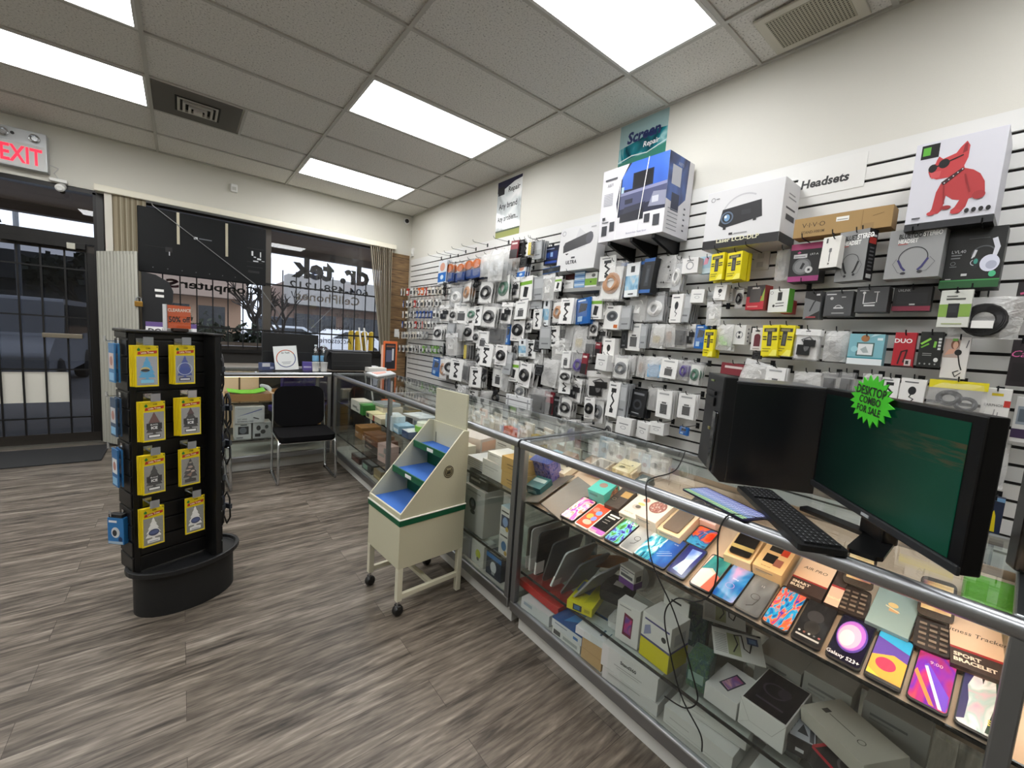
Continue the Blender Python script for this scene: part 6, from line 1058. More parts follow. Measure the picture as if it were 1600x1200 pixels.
proto('bk', 'cable_bundle', 'cable', 'loose coil of black cable', coil(MB(), 0, -PH * .5, PW * .36, CB, .007, 4, 1.25), [('tie', MB().box(-.012, .012, -.02, .012, -.035, .0, M('26272a', .4)))])
ad = MB(); ad.box(-.030, .014, -.012, .006, -.125, -.075, CB).box(-.010, .030, -.014, .004, -.082, -.05, CB).tube([(-.005, -.004, -.07), (-.018, -.006, -.05), (.008, -.006, -.036), (.022, -.004, -.055)], .004, CB, 6)
proto('ab', 'adapter_bag', 'adapter', 'clear bag holding a black plug adapter', bag(), [('adapter', ad), ('header_card', hdr()), ('insert_card', insert())])
aw = MB(); aw.box(-.02, .014, -.012, .006, -.108, -.075, CW_).tube(curve_pts([(0, -.004, -.075), (-.02, -.006, -.05), (.015, -.008, -.04), (.02, -.004, -.07), (-.015, -.006, -.085)]), .0035, CW_, 6)
proto('aw', 'adapter_bag', 'adapter', 'milky bag holding a white plug and cable', bag(FILMW), [('adapter', aw), ('header_card', hdr('dfe0e0'))])
proto('cl', 'accessory_bag', 'pack', 'crinkled clear bag with small grey parts', bag(FILMW, .03), [('contents', MB().box(-.024, .0, -.008, .006, -.10, -.05, M('2b2d30', .4)).box(.004, .024, -.006, .006, -.13, -.085, M('8a8c8e', .4)))])
proto('cd', 'accessory_bag', 'pack', 'clear bag with dark grey parts', bag(FILM, .03), [('contents', MB().box(-.028, .024, -.006, .008, -.13, -.04, M('232528', .45)).box(-.02, .016, -.012, -.006, -.11, -.07, M('1a1b1d', .4)))])
proto('gd', 'accessory_bag', 'pack', 'clear bag with gold coloured parts', bag(FILMW, .025), [('contents', MB().box(-.02, .018, -.008, .006, -.115, -.075, M('b8a13a', .35, .6)))])
proto('br', 'accessory_bag', 'pack', 'clear bag with brown parts', bag(FILMW, .025), [('contents', MB().box(-.016, .014, -.008, .006, -.11, -.05, M('8f6238', .5)))])
proto('bb', 'accessory_bag', 'pack', 'clear bag with light blue parts', bag(FILMW, .03), [('contents', MB().box(-.030, .03, -.008, .006, -.13, -.05, M('74aed6', .4)))])
proto('gn', 'accessory_bag', 'pack', 'clear bag with bright green pieces', bag(FILMW, .03), [('contents', MB().box(-.022, .0, -.008, .006, -.095, -.07, M('8fd63a', .4)).box(-.014, .02, -.008, .006, -.12, -.10, M('8fd63a', .4)))])
proto('yb', 'accessory_bag', 'pack', 'clear bag with a yellow and black piece', bag(FILM, .03), [('contents', MB().box(-.03, .0, -.01, .006, -.13, -.03, M('d9c41e', .4)).box(.0, .03, -.01, .006, -.13, -.03, M('1c1a18', .4)))])
proto('pu', 'accessory_bag', 'pack', 'clear bag of purple cables', bag(), [('cable', coil(MB(), 0, -PH * .55, PW * .30, M('5a4a92', .4), .006, 4, 1.5))])
proto('dk', 'dark_pack', 'pack', 'dark pack', MB().box(-PW / 2, PW / 2, -.006, .006, -PH, 0, M('1d1e20', .4)).art(FFL(PW, PH, -.006), PW, PH, [('r', .15, .82, .85, .9, '7a7c80'), ('e', .5, .45, .3, .2, '3c3e42'), ('e', .5, .45, .18, .12, '0d0e0f'), ('r', .2, .1, .7, .14, '8a8c90')]))
proto('rd', 'red_pack', 'pack', 'red and black pack', MB().box(-PW / 2, PW / 2, -.006, .006, -PH, 0, M('7e2430', .4)).art(FFL(PW, PH, -.006), PW, PH, [('r', .0, .0, 1, .5, '231c1e'), ('r', .15, .78, .85, .88, 'd9c9c6')]))
proto('bl', 'blue_pack', 'pack', 'bright blue pack with a dark gadget picture', MB().box(-PW / 2, PW / 2, -.008, .008, -PH, 0, M('1f62ae', .35)).art(FFL(PW, PH, -.008), PW, PH, [('p', [(.2, .45), (.75, .5), (.85, .75), (.3, .82)], '14202f'), ('r', .12, .88, .7, .94, 'dce8f2'), ('r', .15, .1, .5, .3, 'a9c8e2')]), [('blister', MB().box(-.03, .03, -.02, -.0095, -.11, -.02, BLIS))])
proto('wb', 'white_box', 'product box', 'white retail box with a small black picture', MB().box(-PW / 2, PW / 2, -.02, .02, -PH, 0, M('eeedea', .45)).art(FFL(PW, PH, -.02), PW, PH, [('e', .5, .6, .16, .14, '26282a'), ('l', [(.5, .5), (.42, .38), (.6, .32), (.5, .22)], .004, '26282a'), ('r', .15, .86, .7, .90, '6a6c6e'), ('r', .15, .08, .6, .11, 'a5a6a6')]))
proto('ws', 'white_card', 'pack', 'white card pack with a black cable picture', MB().box(-PW / 2, PW / 2, -.004, .004, -PH, 0, M('f1f1ef', .42)).art(FFL(PW, PH, -.004), PW, PH, [('l', [(.5, .78), (.36, .6), (.62, .46), (.4, .3), (.6, .2)], .009, '1c1d1f'), ('r', .28, .70, .72, .82, '1c1e20'), ('r', .35, .12, .65, .24, '2c2e30'), ('r', .15, .88, .65, .92, '7a7c7e')]))
proto('wg', 'white_card', 'pack', 'white card pack showing a black device', MB().box(-PW / 2, PW / 2, -.004, .004, -PH, 0, M('ededeb', .42)).art(FFL(PW, PH, -.004), PW, PH, [('r', .28, .14, .74, .5, '202224'), ('r', .36, .52, .66, .58, '3a3c3e'), ('r', .15, .84, .8, .9, 'a8aaab')]), [('blister', MB().box(-.026, .026, -.018, -.006, -.135, -.06, BLIS))])
proto('gb', 'white_card', 'pack', 'white card pack with a green band', MB().box(-PW / 2, PW / 2, -.005, .005, -PH, 0, M('efefec', .42)).art(FFL(PW, PH, -.005), PW, PH, [('r', 0, .66, 1, .8, '7db23a'), ('p', [(.3, .2), (.62, .16), (.74, .55), (.4, .6)], '1f2123'), ('r', .15, .06, .8, .1, '8a8c8e')]))
proto('gs', 'grey_pack', 'pack', 'slim grey backed pack', MB().box(-PW / 2, PW / 2, -.005, .005, -PH, 0, M('a3a6a8', .4)).art(FFL(PW, PH, -.005), PW, PH, [('r', .1, .5, .9, .9, 'b9bcbe'), ('r', .2, .2, .8, .26, '6e7173')]))
proto('yt', 'charger_pack', 'charger pack', 'yellow boxed car charger pack', MB().box(-PW / 2, PW / 2, -.008, .008, -PH, 0, M('efe01c', .4)).art(FFL(PW, PH, -.008), PW, PH, [('r', .1, .78, .9, .9, '3a372a'), ('r', .2, .8, .75, .87, '8a8460'), ('r', .34, .32, .62, .8, '2e2f30'), ('r', .40, .36, .56, .7, '57595b'), ('r', .06, .60, .3, .64, '3a372a'), ('r', .06, .52, .3, .56, '3a372a'), ('r', .66, .60, .94, .64, '3a372a'), ('r', .66, .52, .94, .56, '3a372a'), ('r', .08, .22, .6, .25, '9a8f1a'), ('r', .08, .14, .5, .17, '9a8f1a'), ('p', [(.5, 0), (1, 0), (1, .2), (.75, .2)], 'f7ef6a')]))
proto('bx', 'boxed_strip', 'pack', 'tall black and blue pack', MB().box(-PW / 2, PW / 2, -.015, .015, -PH, 0, M('16191d', .4)).art(FFL(PW, PH, -.015), PW, PH, [('r', 0, .9, 1, 1, '2a62a8'), ('r', 0, 0, 1, .1, '2a62a8'), ('r', .3, .2, .7, .8, '2b3036'), ('r', .4, .3, .6, .7, '44494f')]))
proto('lb', 'boxed_strip', 'pack', 'tall pale blue and white pack', MB().box(-PW / 2, PW / 2, -.012, .012, -PH, 0, M('e8ecee', .4)).art(FFL(PW, PH, -.012), PW, PH, [('r', 0, .2, 1, .62, S('sea_print', ['3f7fae', '9fc8de', 'e8d4c0'], 2, 1, 4, .4)), ('r', .35, .72, .65, .9, '23262a'), ('r', .3, .06, .7, .1, '3a3c40')]))
proto('or', 'roll_bag', 'pack', 'bag with an orange spool over blue packing', bag(FILM, .04), [('spool', MB().lathe([(.02, -.01), (.032, -.01), (.032, .012), (.02, .012)], M('c4631e', .5), 18, TR(0, -.003, -.045) @ RX(PI / 2))), ('insert_card', MB().box(-PW * .46, PW * .46, -.012, .012, -PH * .98, -PH * .55, M('22417f', .4)))])
proto('wr', 'roll_bag', 'pack', 'large clear bag with a white cable roll', bag(FILMW, .05), [('cable', coil(MB(), 0, -PH * .58, PW * .33, M('c9ced2', .4), .007, 4, 1.2))])
proto('bh', 'header_pack', 'pack', 'pack with a bright blue lower half', MB().box(-PW / 2, PW / 2, -.005, .005, -PH, 0, M('dfe5ea', .35)).art(FFL(PW, PH, -.005), PW, PH, [('r', 0, .08, 1, .48, '2a6fc0'), ('e', .5, .72, .3, .18, 'd9a08a'), ('e', .5, .28, .2, .1, 'cfe2f2')]))
proto('ch', 'chain_bag', 'pack', 'clear bag holding a coiled black ribbed hose', bag(FILMW, .04), [('hose', MB().tube(curve_pts([(.02, -.005, -.03), (-.005, -.008, -.06), (-.02, -.004, -.1), (.0, -.008, -.125), (.026, -.004, -.10), (.012, -.01, -.05)]), [.006 + .003 * (i % 2) for i in range(31)], CB, 8))])
proto('wf', 'white_box', 'product box', 'white box with a round black fan picture', MB().box(-PW / 2, PW / 2, -.018, .018, -PH, 0, M('e9e9e6', .45)).art(FFL(PW, PH, -.018), PW, PH, [('e', .5, .55, .38, .22, '3a3d40'), ('g', .5, .55, .36, .06, '6f7376'), ('e', .5, .55, .1, .06, '8a8d90'), ('r', .7, .06, .95, .2, 'c8692a'), ('r', .12, .88, .5, .92, '3a3a3a')]))
proto('wc', 'white_box', 'product box', 'white cube box with tiny print', MB().box(-PW / 2, PW / 2, -.035, .035, -PH, 0, M('e6e6e4', .45)).art(FFL(PW, PH, -.035), PW, PH, [('r', .2, .6, .8, .66, '8a8c8e'), ('g', .5, .4, .18, .03, '7a7c80')]))
ORD = ('first', 'second', 'third', 'fourth', 'fifth', 'sixth', 'seventh', 'eighth', 'ninth', 'tenth', 'eleventh', 'twelfth', 'thirteenth', 'fourteenth', 'fifteenth', 'sixteenth', 'seventeenth', 'eighteenth', 'nineteenth', 'twentieth', 'twenty-first', 'twenty-second', 'twenty-third', 'twenty-fourth', 'twenty-fifth', 'twenty-sixth')
def hang(key, px, py, w, h, n, label, d=None, tilt=None, yaw=None, hookit=True, roll=None):
    """n copies of a prototype on one hook, the front one with its top centre at pixel (px, py)"""
    o, ph, cat = PROTO[key]; d = d or rn.uniform(.13, .20); ys = [v.co.y for q in [o] + kids(o) for v in q.data.vertices]; th = (max(ys) - min(ys)) * 1.04 + .001
    d = min(max(d, n * th + .012), .25); n = max(1, min(n, int((d - .008 + min(ys)) / th))); X = SLF - d
    p = onX(px, py, X); wy = abs(onX(px - w / 2, py, X).y - onX(px + w / 2, py, X).y); hz = p.z - onX(px - h * .12, py + h, X).z
    yaw = rn.uniform(-.28, .18) if yaw is None else yaw; tilt = rn.uniform(-.10, .02) if tilt is None else tilt; roll = rn.uniform(-.06, .06) if roll is None else roll
    step = max(th, min(.026, (d - .03) / max(n, 1)))
    for i in range(n):
        k = 1 + rn.uniform(-.04, .04) * (i > 0)
        dup(o, (X + step * i, p.y + rn.uniform(-.004, .004) * (i > 0), p.z), (tilt, roll, FACE_L + yaw), (wy / PW * k, 1.0, hz / PH * k),
            label if i == 0 else label + (' (behind)' if n == 2 else ' (those behind)'), None if i == 0 else 'packs behind: ' + label[:70], cat)
    if hookit: hook(p.y, p.z - .002, 'hook carrying ' + label, d + .03)
ROWS = {}
def row(rowname, items):
    items = sorted(items, key=lambda q: q[1])
    for i, q in enumerate(items):
        key, px, py, w, h = q[:5]; n = (q[5] if len(q) > 5 else 2) + (1 if len(q) < 6 or q[5] > 1 else 0); w *= 1.14; h *= 1.12; ph = PROTO[key][1]
        hang(key, px, py, w, h, n, f'{ph}, {ORD[i]} from window {rowname}')
row('of top row', [('bh', 693, 407, 13, 33), ('or', 705, 410, 12, 28), ('or', 722, 410, 16, 26, 3), ('or', 734, 405, 15, 28, 3), ('or', 747, 402, 15, 30, 3), ('wr', 760, 397, 16, 32, 3), ('wr', 777, 390, 23, 44, 4), ('rd', 806, 376, 10, 25, 1), ('dk', 815, 375, 8, 24, 1), ('ws', 823, 374, 10, 24), ('yb', 832, 373, 11, 26), ('gs', 842, 376, 11, 26, 3), ('bx', 863, 418, 25, 8, 1)])
row('of second row', [('bk', 696, 442, 11, 14, 1), ('cw', 713, 445, 18, 32), ('cb', 731, 438, 18, 31), ('bk', 745, 435, 11, 17, 1), ('ck', 762, 435, 21, 36, 4), ('cn', 788, 426, 27, 40, 3), ('ab', 806, 434, 15, 29), ('gb', 823, 432, 18, 35), ('gs', 843, 432, 18, 33, 3), ('aw', 859, 427, 18, 38), ('gb', 874, 432, 10, 21, 1), ('br', 805, 402, 14, 18), ('dk', 819, 402, 14, 14), ('bh', 817, 414, 17, 19)])
row('of third row', [('ab', 696, 477, 14, 23), ('ck', 709, 481, 13, 18), ('wg', 723, 473, 18, 29, 3), ('cn', 737, 479, 12, 20), ('ws', 748, 478, 13, 28), ('ck', 766, 474, 25, 34, 3), ('cd', 783, 475, 12, 26), ('ab', 794, 473, 16, 30, 3), ('wg', 816, 470, 18, 26), ('gs', 838, 467, 17, 14, 3), ('lb', 857, 467, 11, 37, 1), ('cb', 873, 467, 18, 34), ('ws', 888, 466, 17, 36, 3), ('bl', 913, 466, 25, 36), ('gb', 933, 463, 16, 32), ('aw', 950, 464, 16, 36), ('wf', 962, 478, 24, 33), ('gs', 980, 478, 16, 33, 4), ('aw', 1000, 458, 22, 40), ('cw', 1025, 457, 29, 41, 3), ('wb', 1063, 460, 18, 40), ('gs', 1077, 459, 14, 40, 4)])
row('of fourth row', [('ck', 685, 507, 14, 22), ('ck', 694, 506, 12, 20), ('gs', 706, 505, 12, 22), ('cl', 718, 506, 12, 24), ('kk', 732, 505, 20, 24), ('ck', 744, 515, 11, 19, 1), ('wg', 756, 517, 14, 25), ('cd', 778, 505, 29, 32, 3), ('bl', 797, 507, 8, 28, 1), ('kk', 811, 497, 18, 32), ('ck', 827, 498, 13, 20, 1), ('ws', 841, 483, 15, 28), ('gs', 853, 510, 13, 31, 3), ('ws', 866, 509, 16, 29), ('cd', 879, 508, 14, 24), ('cl', 892, 508, 13, 30), ('gd', 909, 509, 17, 38), ('ck', 929, 500, 11, 23, 1), ('ab', 941, 508, 16, 28), ('dk', 978, 507, 9, 33, 1), ('wg', 993, 505, 20, 38), ('gs', 1008, 506, 10, 34, 3), ('gd', 1030, 506, 20, 34), ('br', 1047, 506, 16, 32), ('cd', 1065, 506, 20, 34), ('ab', 1081, 507, 14, 32)])
row('of fifth row', [('aw', 706, 521, 18, 30, 3), ('yb', 731, 533, 12, 28), ('ck', 749, 544, 11, 26), ('ws', 762, 537, 17, 31, 3), ('aw', 774, 540, 12, 26), ('kk', 785, 539, 16, 28), ('gs', 796, 551, 10, 30), ('ck', 806, 531, 10, 26), ('lb', 818, 530, 11, 24, 1), ('ws', 831, 531, 15, 26), ('dk', 842, 530, 8, 18, 1), ('aw', 877, 529, 22, 30, 3), ('rd', 936, 535, 8, 18, 1), ('wb', 955, 529, 16, 33), ('wc', 947, 554, 19, 22, 1), ('cd', 921, 530, 14, 24)])
row('of sixth row', [('bl', 684, 560, 12, 24), ('cb', 694, 557, 11, 32), ('ck', 704, 558, 15, 26), ('ws', 715, 561, 17, 29), ('cd', 728, 563, 17, 30, 3), ('ws', 744, 573, 18, 28, 3), ('bk', 758, 577, 12, 22, 1), ('wg', 779, 572, 15, 29), ('cl', 791, 582, 12, 26), ('gb', 804, 563, 16, 29), ('kk', 823, 567, 20, 33), ('aw', 842, 546, 16, 27), ('dk', 843, 570, 13, 15, 1), ('cl', 862, 561, 24, 38, 3), ('wg', 886, 548, 15, 24, 3), ('ck', 884, 576, 18, 20), ('pu', 905, 551, 16, 32), ('rd', 916, 552, 8, 29, 1), ('cg', 972, 555, 19, 33), ('cl', 988, 555, 13, 27), ('br', 1005, 556, 14, 30), ('bb', 1024, 557, 23, 33, 3), ('wg', 1048, 561, 22, 27), ('pu', 1070, 562, 14, 29), ('cn', 1088, 566, 16, 32)])
row('of seventh row', [('aw', 722, 602, 16, 14), ('ws', 739, 609, 14, 12), ('cl', 757, 610, 14, 16), ('bk', 775, 610, 14, 20, 1), ('cg', 812, 599, 13, 20), ('cd', 843, 607, 28, 38, 3), ('rd', 860, 612, 14, 30, 1), ('dk', 872, 620, 12, 32, 1), ('ck', 885, 619, 17, 29), ('ab', 901, 592, 22, 32, 3), ('ab', 936, 581, 30, 40, 3), ('ws', 884, 590, 15, 22), ('kk', 922, 621, 13, 29), ('cg', 936, 621, 18, 36), ('ws', 962, 597, 16, 48, 4), ('gs', 976, 600, 12, 46, 3), ('dk', 1001, 610, 24, 36, 3), ('cl', 1022, 605, 14, 32), ('wg', 1040, 610, 24, 38, 4), ('wg', 1075, 616, 23, 34)])
row('of lowest row', [('wc', 980, 653, 20, 22, 1), ('wc', 1011, 660, 20, 22, 1), ('wc', 1031, 660, 20, 16, 1), ('bl', 1070, 667, 14, 11, 1), ('cl', 888, 655, 18, 22), ('cl', 905, 661, 16, 20), ('ck', 952, 657, 14, 26, 1)])
row('below the brackets', [('cb', 960, 408, 30, 56, 2), ('ws', 951, 400, 20, 35, 1), ('bx', 979, 411, 11, 50, 2), ('lb', 992, 411, 18, 48, 1), ('bx', 1006, 409, 13, 45, 3), ('bx', 1019, 404, 17, 49, 2), ('ch', 1045, 399, 25, 46, 2), ('cw', 1061, 405, 14, 46, 3)])
# dark cables filling the gaps behind the front packs
for i in range(74):
    t = rn.random(); px = 692 + 235 * t; y0 = 445 - 8 * t; y1 = 588 + 24 * t; py = y0 + (y1 - y0) * ((i * .618) % 1)
    p = onX(px, py, SLF - .03); o, _, cat = PROTO[('bk', 'dk', 'bk', 'ck')[i % 4]]
    dup(o, p, (0, rn.uniform(-.2, .2), FACE_L + rn.uniform(-.4, .2)), (rn.uniform(.9, 1.3), .8, rn.uniform(1.0, 1.4)), 'dark cable pack hanging close to the slatwall behind the front packs', 'dark packs behind the front packs', cat)
# small blister packs nearest the window
PK = {}
for nm, c in (('cream', 'e6dfcf'), ('white', 'efefec'), ('red', 'b83a30'), ('blue', '3a5fa8'), ('orange', 'd8682c'), ('green', '6fa83a'), ('grey', '8a8c8e')):
    mb = MB(); mb.box(-.026, .026, -.004, .004, -.098, 0, M(c, .45)); mb.box(-.017, .017, -.012, -.004, -.08, -.035, M('4a4b4c' if nm in ('cream', 'white') else 'd9d9d6', .4)); PK[nm] = mb.mesh('blister_pack')
seq = ('cream white cream red white cream orange orange red cream white cream', 'white blue blue white cream red white cream white white cream white', 'cream white white cream grey white blue blue blue blue blue white', 'white blue blue cream white cream red white red cream white white', 'red cream white cream white cream white cream cream white white grey', 'grey white white cream white grey white green grey green green grey')
rows6 = [(618, 452, 686, 448), (616, 471, 686, 467), (616, 487, 682, 485), (616, 502, 678, 502), (613, 519, 664, 518), (615, 539, 690, 541)]
for r in range(6):
    xa, ya, xb, yb = rows6[r]; cs = seq[r].split(); prongs = []; nm6 = ('top', 'second', 'third', 'fourth', 'fifth', 'lowest')[r]; seen = {}
    for j, c in enumerate(cs):
        t = (j + .5) / 12; p = onX(xa + (xb - xa) * t, ya + (yb - ya) * t, SLF - .12); lab = f'small {c} blister pack in the {nm6} of six short rows nearest the window'
        for k in range(2):
            o = bpy.data.objects.new('blister_pack', PK[c]); COL.objects.link(o); o.location = (SLF - .12 + .05 * k, p.y, p.z); o.rotation_euler = (0, rn.uniform(-.1, .1), FACE_L + rn.uniform(-.4, .3)); tag(o, lab, 'blister pack', f'{c} blister packs, {nm6} short row')
        prongs.append((p.y, p.z))
    p0 = onX(xa, ya, SLF - .02); p1 = onX(xb, yb, SLF - .02); hb = obj('hook_bar', MB().box(0, .01, 0, p0.y - p1.y + .04, -.015, 0, M('1b1b1c', .4)), None, (SLF - .012, p1.y - .02, p0.z - .02), label=f'black hook bar carrying the {nm6} short row nearest the window', cat='hook bar')
    for (yy, zz) in prongs: obj('prong', MB().tube([(0, 0, p0.z - .03 - zz), (-.13, 0, 0), (-.15, 0, .012)], .002, CHROME, 5), hb, (-.0 + .0, yy - p1.y + .02, zz - p0.z + .02))
# hooks left empty above the top cable row
for i, (x, y) in enumerate(((690, 403), (704, 400), (716, 399), (728, 393), (744, 389), (762, 383), (795, 378), (850, 378))): p = onX(x, y, SLF); hook(p.y, p.z, f'empty peg hook above the top cable row, {ORD[i]} from the window', .2)

# ---------------------------------------------------------------- bigger boxes
def wbox(name, label, cat, TL, TR_, BL, depth, col, art=None, d=None, lean=0.0, yaw=0.0, hk=(), bev=.0015, rough=.4):
    d = d or depth; X = SLF - d; a, b_, c = onX(*TL, X), onX(*TR_, X), onX(*BL, X); w = a.y - b_.y; zt = (a.z + b_.z) / 2; h = zt - c.z
    o = carton(name, label, cat, (w, depth, h), col, (X + depth / 2, (a.y + b_.y) / 2, c.z), FACE_L, art, None, bev, rough)
    o.rotation_euler = (lean, 0, FACE_L + yaw)
    for f in hk: hk_ = hook((a.y + b_.y) / 2 + (f - .5) * -w, zt - .012 if depth < .09 else c.z - .006, f'hook carrying {label}' if len(label.split()) < 15 else f'{label} hook' if len(label.split()) < 16 else ' '.join(['hook for'] + label.split()[:13]), d + .02); hk_['label'] = (('', 'left ', 'right ')[0 if len(hk) == 1 else 1 if f < .4 else 2 if f > .5 else 0] if len(hk) != 3 else {.12: 'left ', .45: 'middle ', .75: 'right '}[f]) + hk_['label']
    return o
def bracket(y, z, L, label):
    e = empty('shelf_bracket', (SLF, y, z), FACE_L, label, 'shelf bracket'); K = M('141415', .45, .3); obj('arm', MB().prism([(0, 0), (0, -.10), (-.02, -.10), (-L, -.025), (-L, 0)], -.012, .012, K, Matrix(((0, 0, 1, 0), (1, 0, 0, 0), (0, 1, 0, 0), (0, 0, 0, 1)))), e, bev=.002); obj('wall_plate', MB().box(-.02, .02, -.006, 0, -.13, .02, K), e)
# boxed sound system on two brackets
o = wbox('speaker_system_box', 'big boxed sound system with a blue living room picture, on black brackets', 'product box', (944, 269), (1048, 234), (938, 379), .30, 'e8e7ec', {'front': [
    ('p', [(.30, .30), (.26, .5), (.30, .78), (.42, 1), (1, 1), (1, .30)], '20243c'), ('p', [(.33, .66), (.33, .84), (.46, 1), (1, 1), (1, .62)], S('blue_print', ['2b4fa8', '3f6ccc', '5f8ae0'], 1.2, .5, 2, .4)), ('p', [(.32, .56), (1, .58), (1, .64), (.32, .62)], '8a8db0'), ('p', [(.32, .40), (1, .44), (1, .60), (.32, .58)], '4d5274'), ('r', .50, .64, .80, .85, '181a28'), ('r', .52, .66, .78, .83, '0e1019'), ('p', [(.34, .22), (.62, .30), (.72, .44), (.40, .42)], '2c2e42'), ('p', [(.34, .22), (.70, .22), (.70, .36), (.34, .33)], '1a1b28'), ('r', .40, .46, .52, .52, '23263a'), ('p', [(.76, .36), (1, .34), (1, .52), (.82, .54)], '8f92a8'), ('r', .81, .40, .9, .48, 'c9cbd6'), ('r', .33, .62, .37, .70, 'b8d4f0'),
    ('r', .05, .08, .14, .22, '2b2c36'), ('r', .18, .13, .26, .26, '2b2c36'), ('r', .72, .16, .80, .27, '33343e'), ('r', .85, .10, .94, .24, '3f4048'), ('r', .05, .845, .25, .87, '55565e'), ('t', .14, .78, .06, 'AB71', {'sx': .8}, '7a7b84')] + [('r', .05, .50 + .022 * i, .2, .508 + .022 * i, 'a5a6ae') for i in range(8)] + [('r', .05, .3, .1, .34, '2b2c36'), ('r', .05, .26, .16, .275, '55565e'), ('t', .62, .06, .03, 'Bluetooth Home Theater System', {'sx': .8}, '4a4b80'), ('l', [(.29, 0), (.32, .93)], .006, 'f2f2f2'), ('l', [(.62, 0), (.72, 1)], .006, 'f2f2f2')],
    'right': [('p', [(0, .42), (.5, .38), (.75, .5), (.8, 1), (0, 1)], S('blue_print2', ['1f2436', '3a4a78', '4f6fb8', '2a2f48'], 2, .5, 5, .4)), ('r', .15, .62, .5, .86, 'c9ccd6'), ('r', .2, .3, .5, .52, '2b3350'), ('t', .45, .9, .06, 'AB71', {}, 'b9bcc8')] + [('r', .1, .06 + .05 * i, .5, .07 + .05 * i, '8a8b94') for i in range(6)] + [('e', .75, .1 + .07 * i, .04, .012, '55565e') for i in range(5)]}, .31)
c = o.location; bz = c.z - .001
bracket(c.y + .17, bz, .30, 'left black shelf bracket under the boxed sound system'); bracket(c.y - .02, bz, .30, 'middle black shelf bracket under the boxed sound system'); bracket(c.y - .19, bz, .30, 'right black shelf bracket under the boxed sound system')
o = wbox('projector_box', 'white box with a black cylinder speaker picture reading ULTRA, hung tilted', 'product box', (873, 361), (934, 341), (877, 425), .10, 'dcdcdd', {'front': [('p', [(.5, .95), (.68, .8), (.72, .5), (.5, .45), (.42, .7)], 'cfcfd2'), ('p', [(.14, .42), (.78, .55), (.84, .60), (.86, .78), (.8, .82), (.16, .66), (.12, .58)], '26262c'), ('e', .79, .68, .09, .13, '3c3c46'), ('p', [(.2, .40), (.3, .40), (.25, .36)], '1c1c20'), ('t', .40, .19, .11, 'ULTRA', {'bold': .04}, '34343a'), ('r', .38, .27, .48, .31, '3a3a40'), ('r', .8, .9, .92, .93, 'a9a9ad'), ('g', .1, .88, .05, .012, '9a9aa0')], 'left': [('r', 0, 0, 1, 1, '141416')]}, .20, -.10, hk=(.35,))
wbox('picture_box', 'dark blue boxed gadget just left of the white ULTRA box', 'product box', (851, 387), (874, 382), (850, 415), .05, '121a33', {'front': [('r', .08, .3, .92, .72, '1d2f6a'), ('r', .15, .4, .38, .65, '3a62b8'), ('r', .45, .42, .62, .66, '8fb0e2'), ('r', .1, .08, .9, .2, '2a4fae'), ('r', .1, .82, .7, .88, '8a95b8')]}, .12, hk=(.5,))
# shelf of small boxes under the ULTRA box
sh = empty('shelf', (SLF, 0, 0), 0, 'grey shelf of small boxes under the white ULTRA box', 'shelf'); a = onX(884, 452, SLF - .14); b_ = onX(946, 440, SLF - .14); obj('board', MB().box(-.17, 0, b_.y, a.y, a.z - .03, a.z - .018, M('8b8c8a', .45)), sh); obj('lip', MB().box(-.172, -.17, b_.y, a.y, a.z - .03, a.z, M('9c9d9b', .4)), sh)
for l, TL, T2, BL, col, art in (('white boxed charger on the left of the small grey shelf', (882, 436), (897, 433), (880, 452), 'e6e6e4', LBL), ('clear blue striped spool pack on the small grey shelf', (899, 421), (915, 417), (898, 450), '8fb6da', [('r', 0, .1 + .15 * i, 1, .16 + .15 * i, 'dfeaf4' if i % 2 else '4a7ab8') for i in range(6)]), ('white box with a green band on the small grey shelf', (916, 416), (935, 411), (915, 441), 'eceeea', [('r', 0, .25, 1, .65, '7fae3a'), ('e', .7, .82, .16, .1, '6a6c6a'), ('r', .45, .4, .55, .5, '23301c')]), ('dark red box at the back of the small grey shelf', (884, 428), (898, 425), (884, 437), '5a2420', None)):
    w_ = wbox('product_box', l, 'product box', TL, T2, BL, .06, col, {'front': art} if art else None, .15 if 'back' not in l else .09); 
    if 'back' not in l: w_.location.z = a.z - .017
# projector box
wbox('projector_box', 'white projector box with a black projector picture, left of the Headsets sign', 'product box', (1107, 303), (1229, 275), (1100, 391), .22, 'dedee0', {'front': [('g', .52, .5, .30, .02, 'c4c4c8', 60, 200), ('p', [(.20, .40), (.24, .66), (.74, .72), (.77, .44), (.28, .34)], '1e1e23'), ('e', .31, .51, .085, .14, '0c0d12'), ('g', .31, .51, .085, .02, '5a6a80'), ('e', .31, .51, .04, .06, '7aa0c8'), ('e', .29, .53, .018, .025, 'e6f0fa'), ('r', .5, .52, .62, .60, '2b2b31'), ('r', .27, .31, .31, .36, '17171a'), ('r', .66, .39, .70, .43, '17171a'), ('g', .09, .86, .03, .006, '55555a'), ('r', .13, .86, .18, .875, '77777c'), ('r', 0, 0, 1, .15, '1a1a1c'), ('t', .48, .13, .10, 'Laser LCD-DLP', {'bold': .02, 'sx': 1.1}, 'e8e6c8'), ('r', .36, .21, .41, .245, '2b2b2f'), ('r', .43, .215, .6, .23, '9a9a9e')],
    'right': [('r', .0, 0, 1, .15, '1a1a1c'), ('r', .2, .55, .8, .58, '55555a'), ('r', .25, .38, .8, .47, '3a3a40'), ('r', .3, .72, .8, .74, '8a8a8e'), ('r', .3, .78, .7, .80, '8a8a8e')]}, .22, hk=(.2, .62))
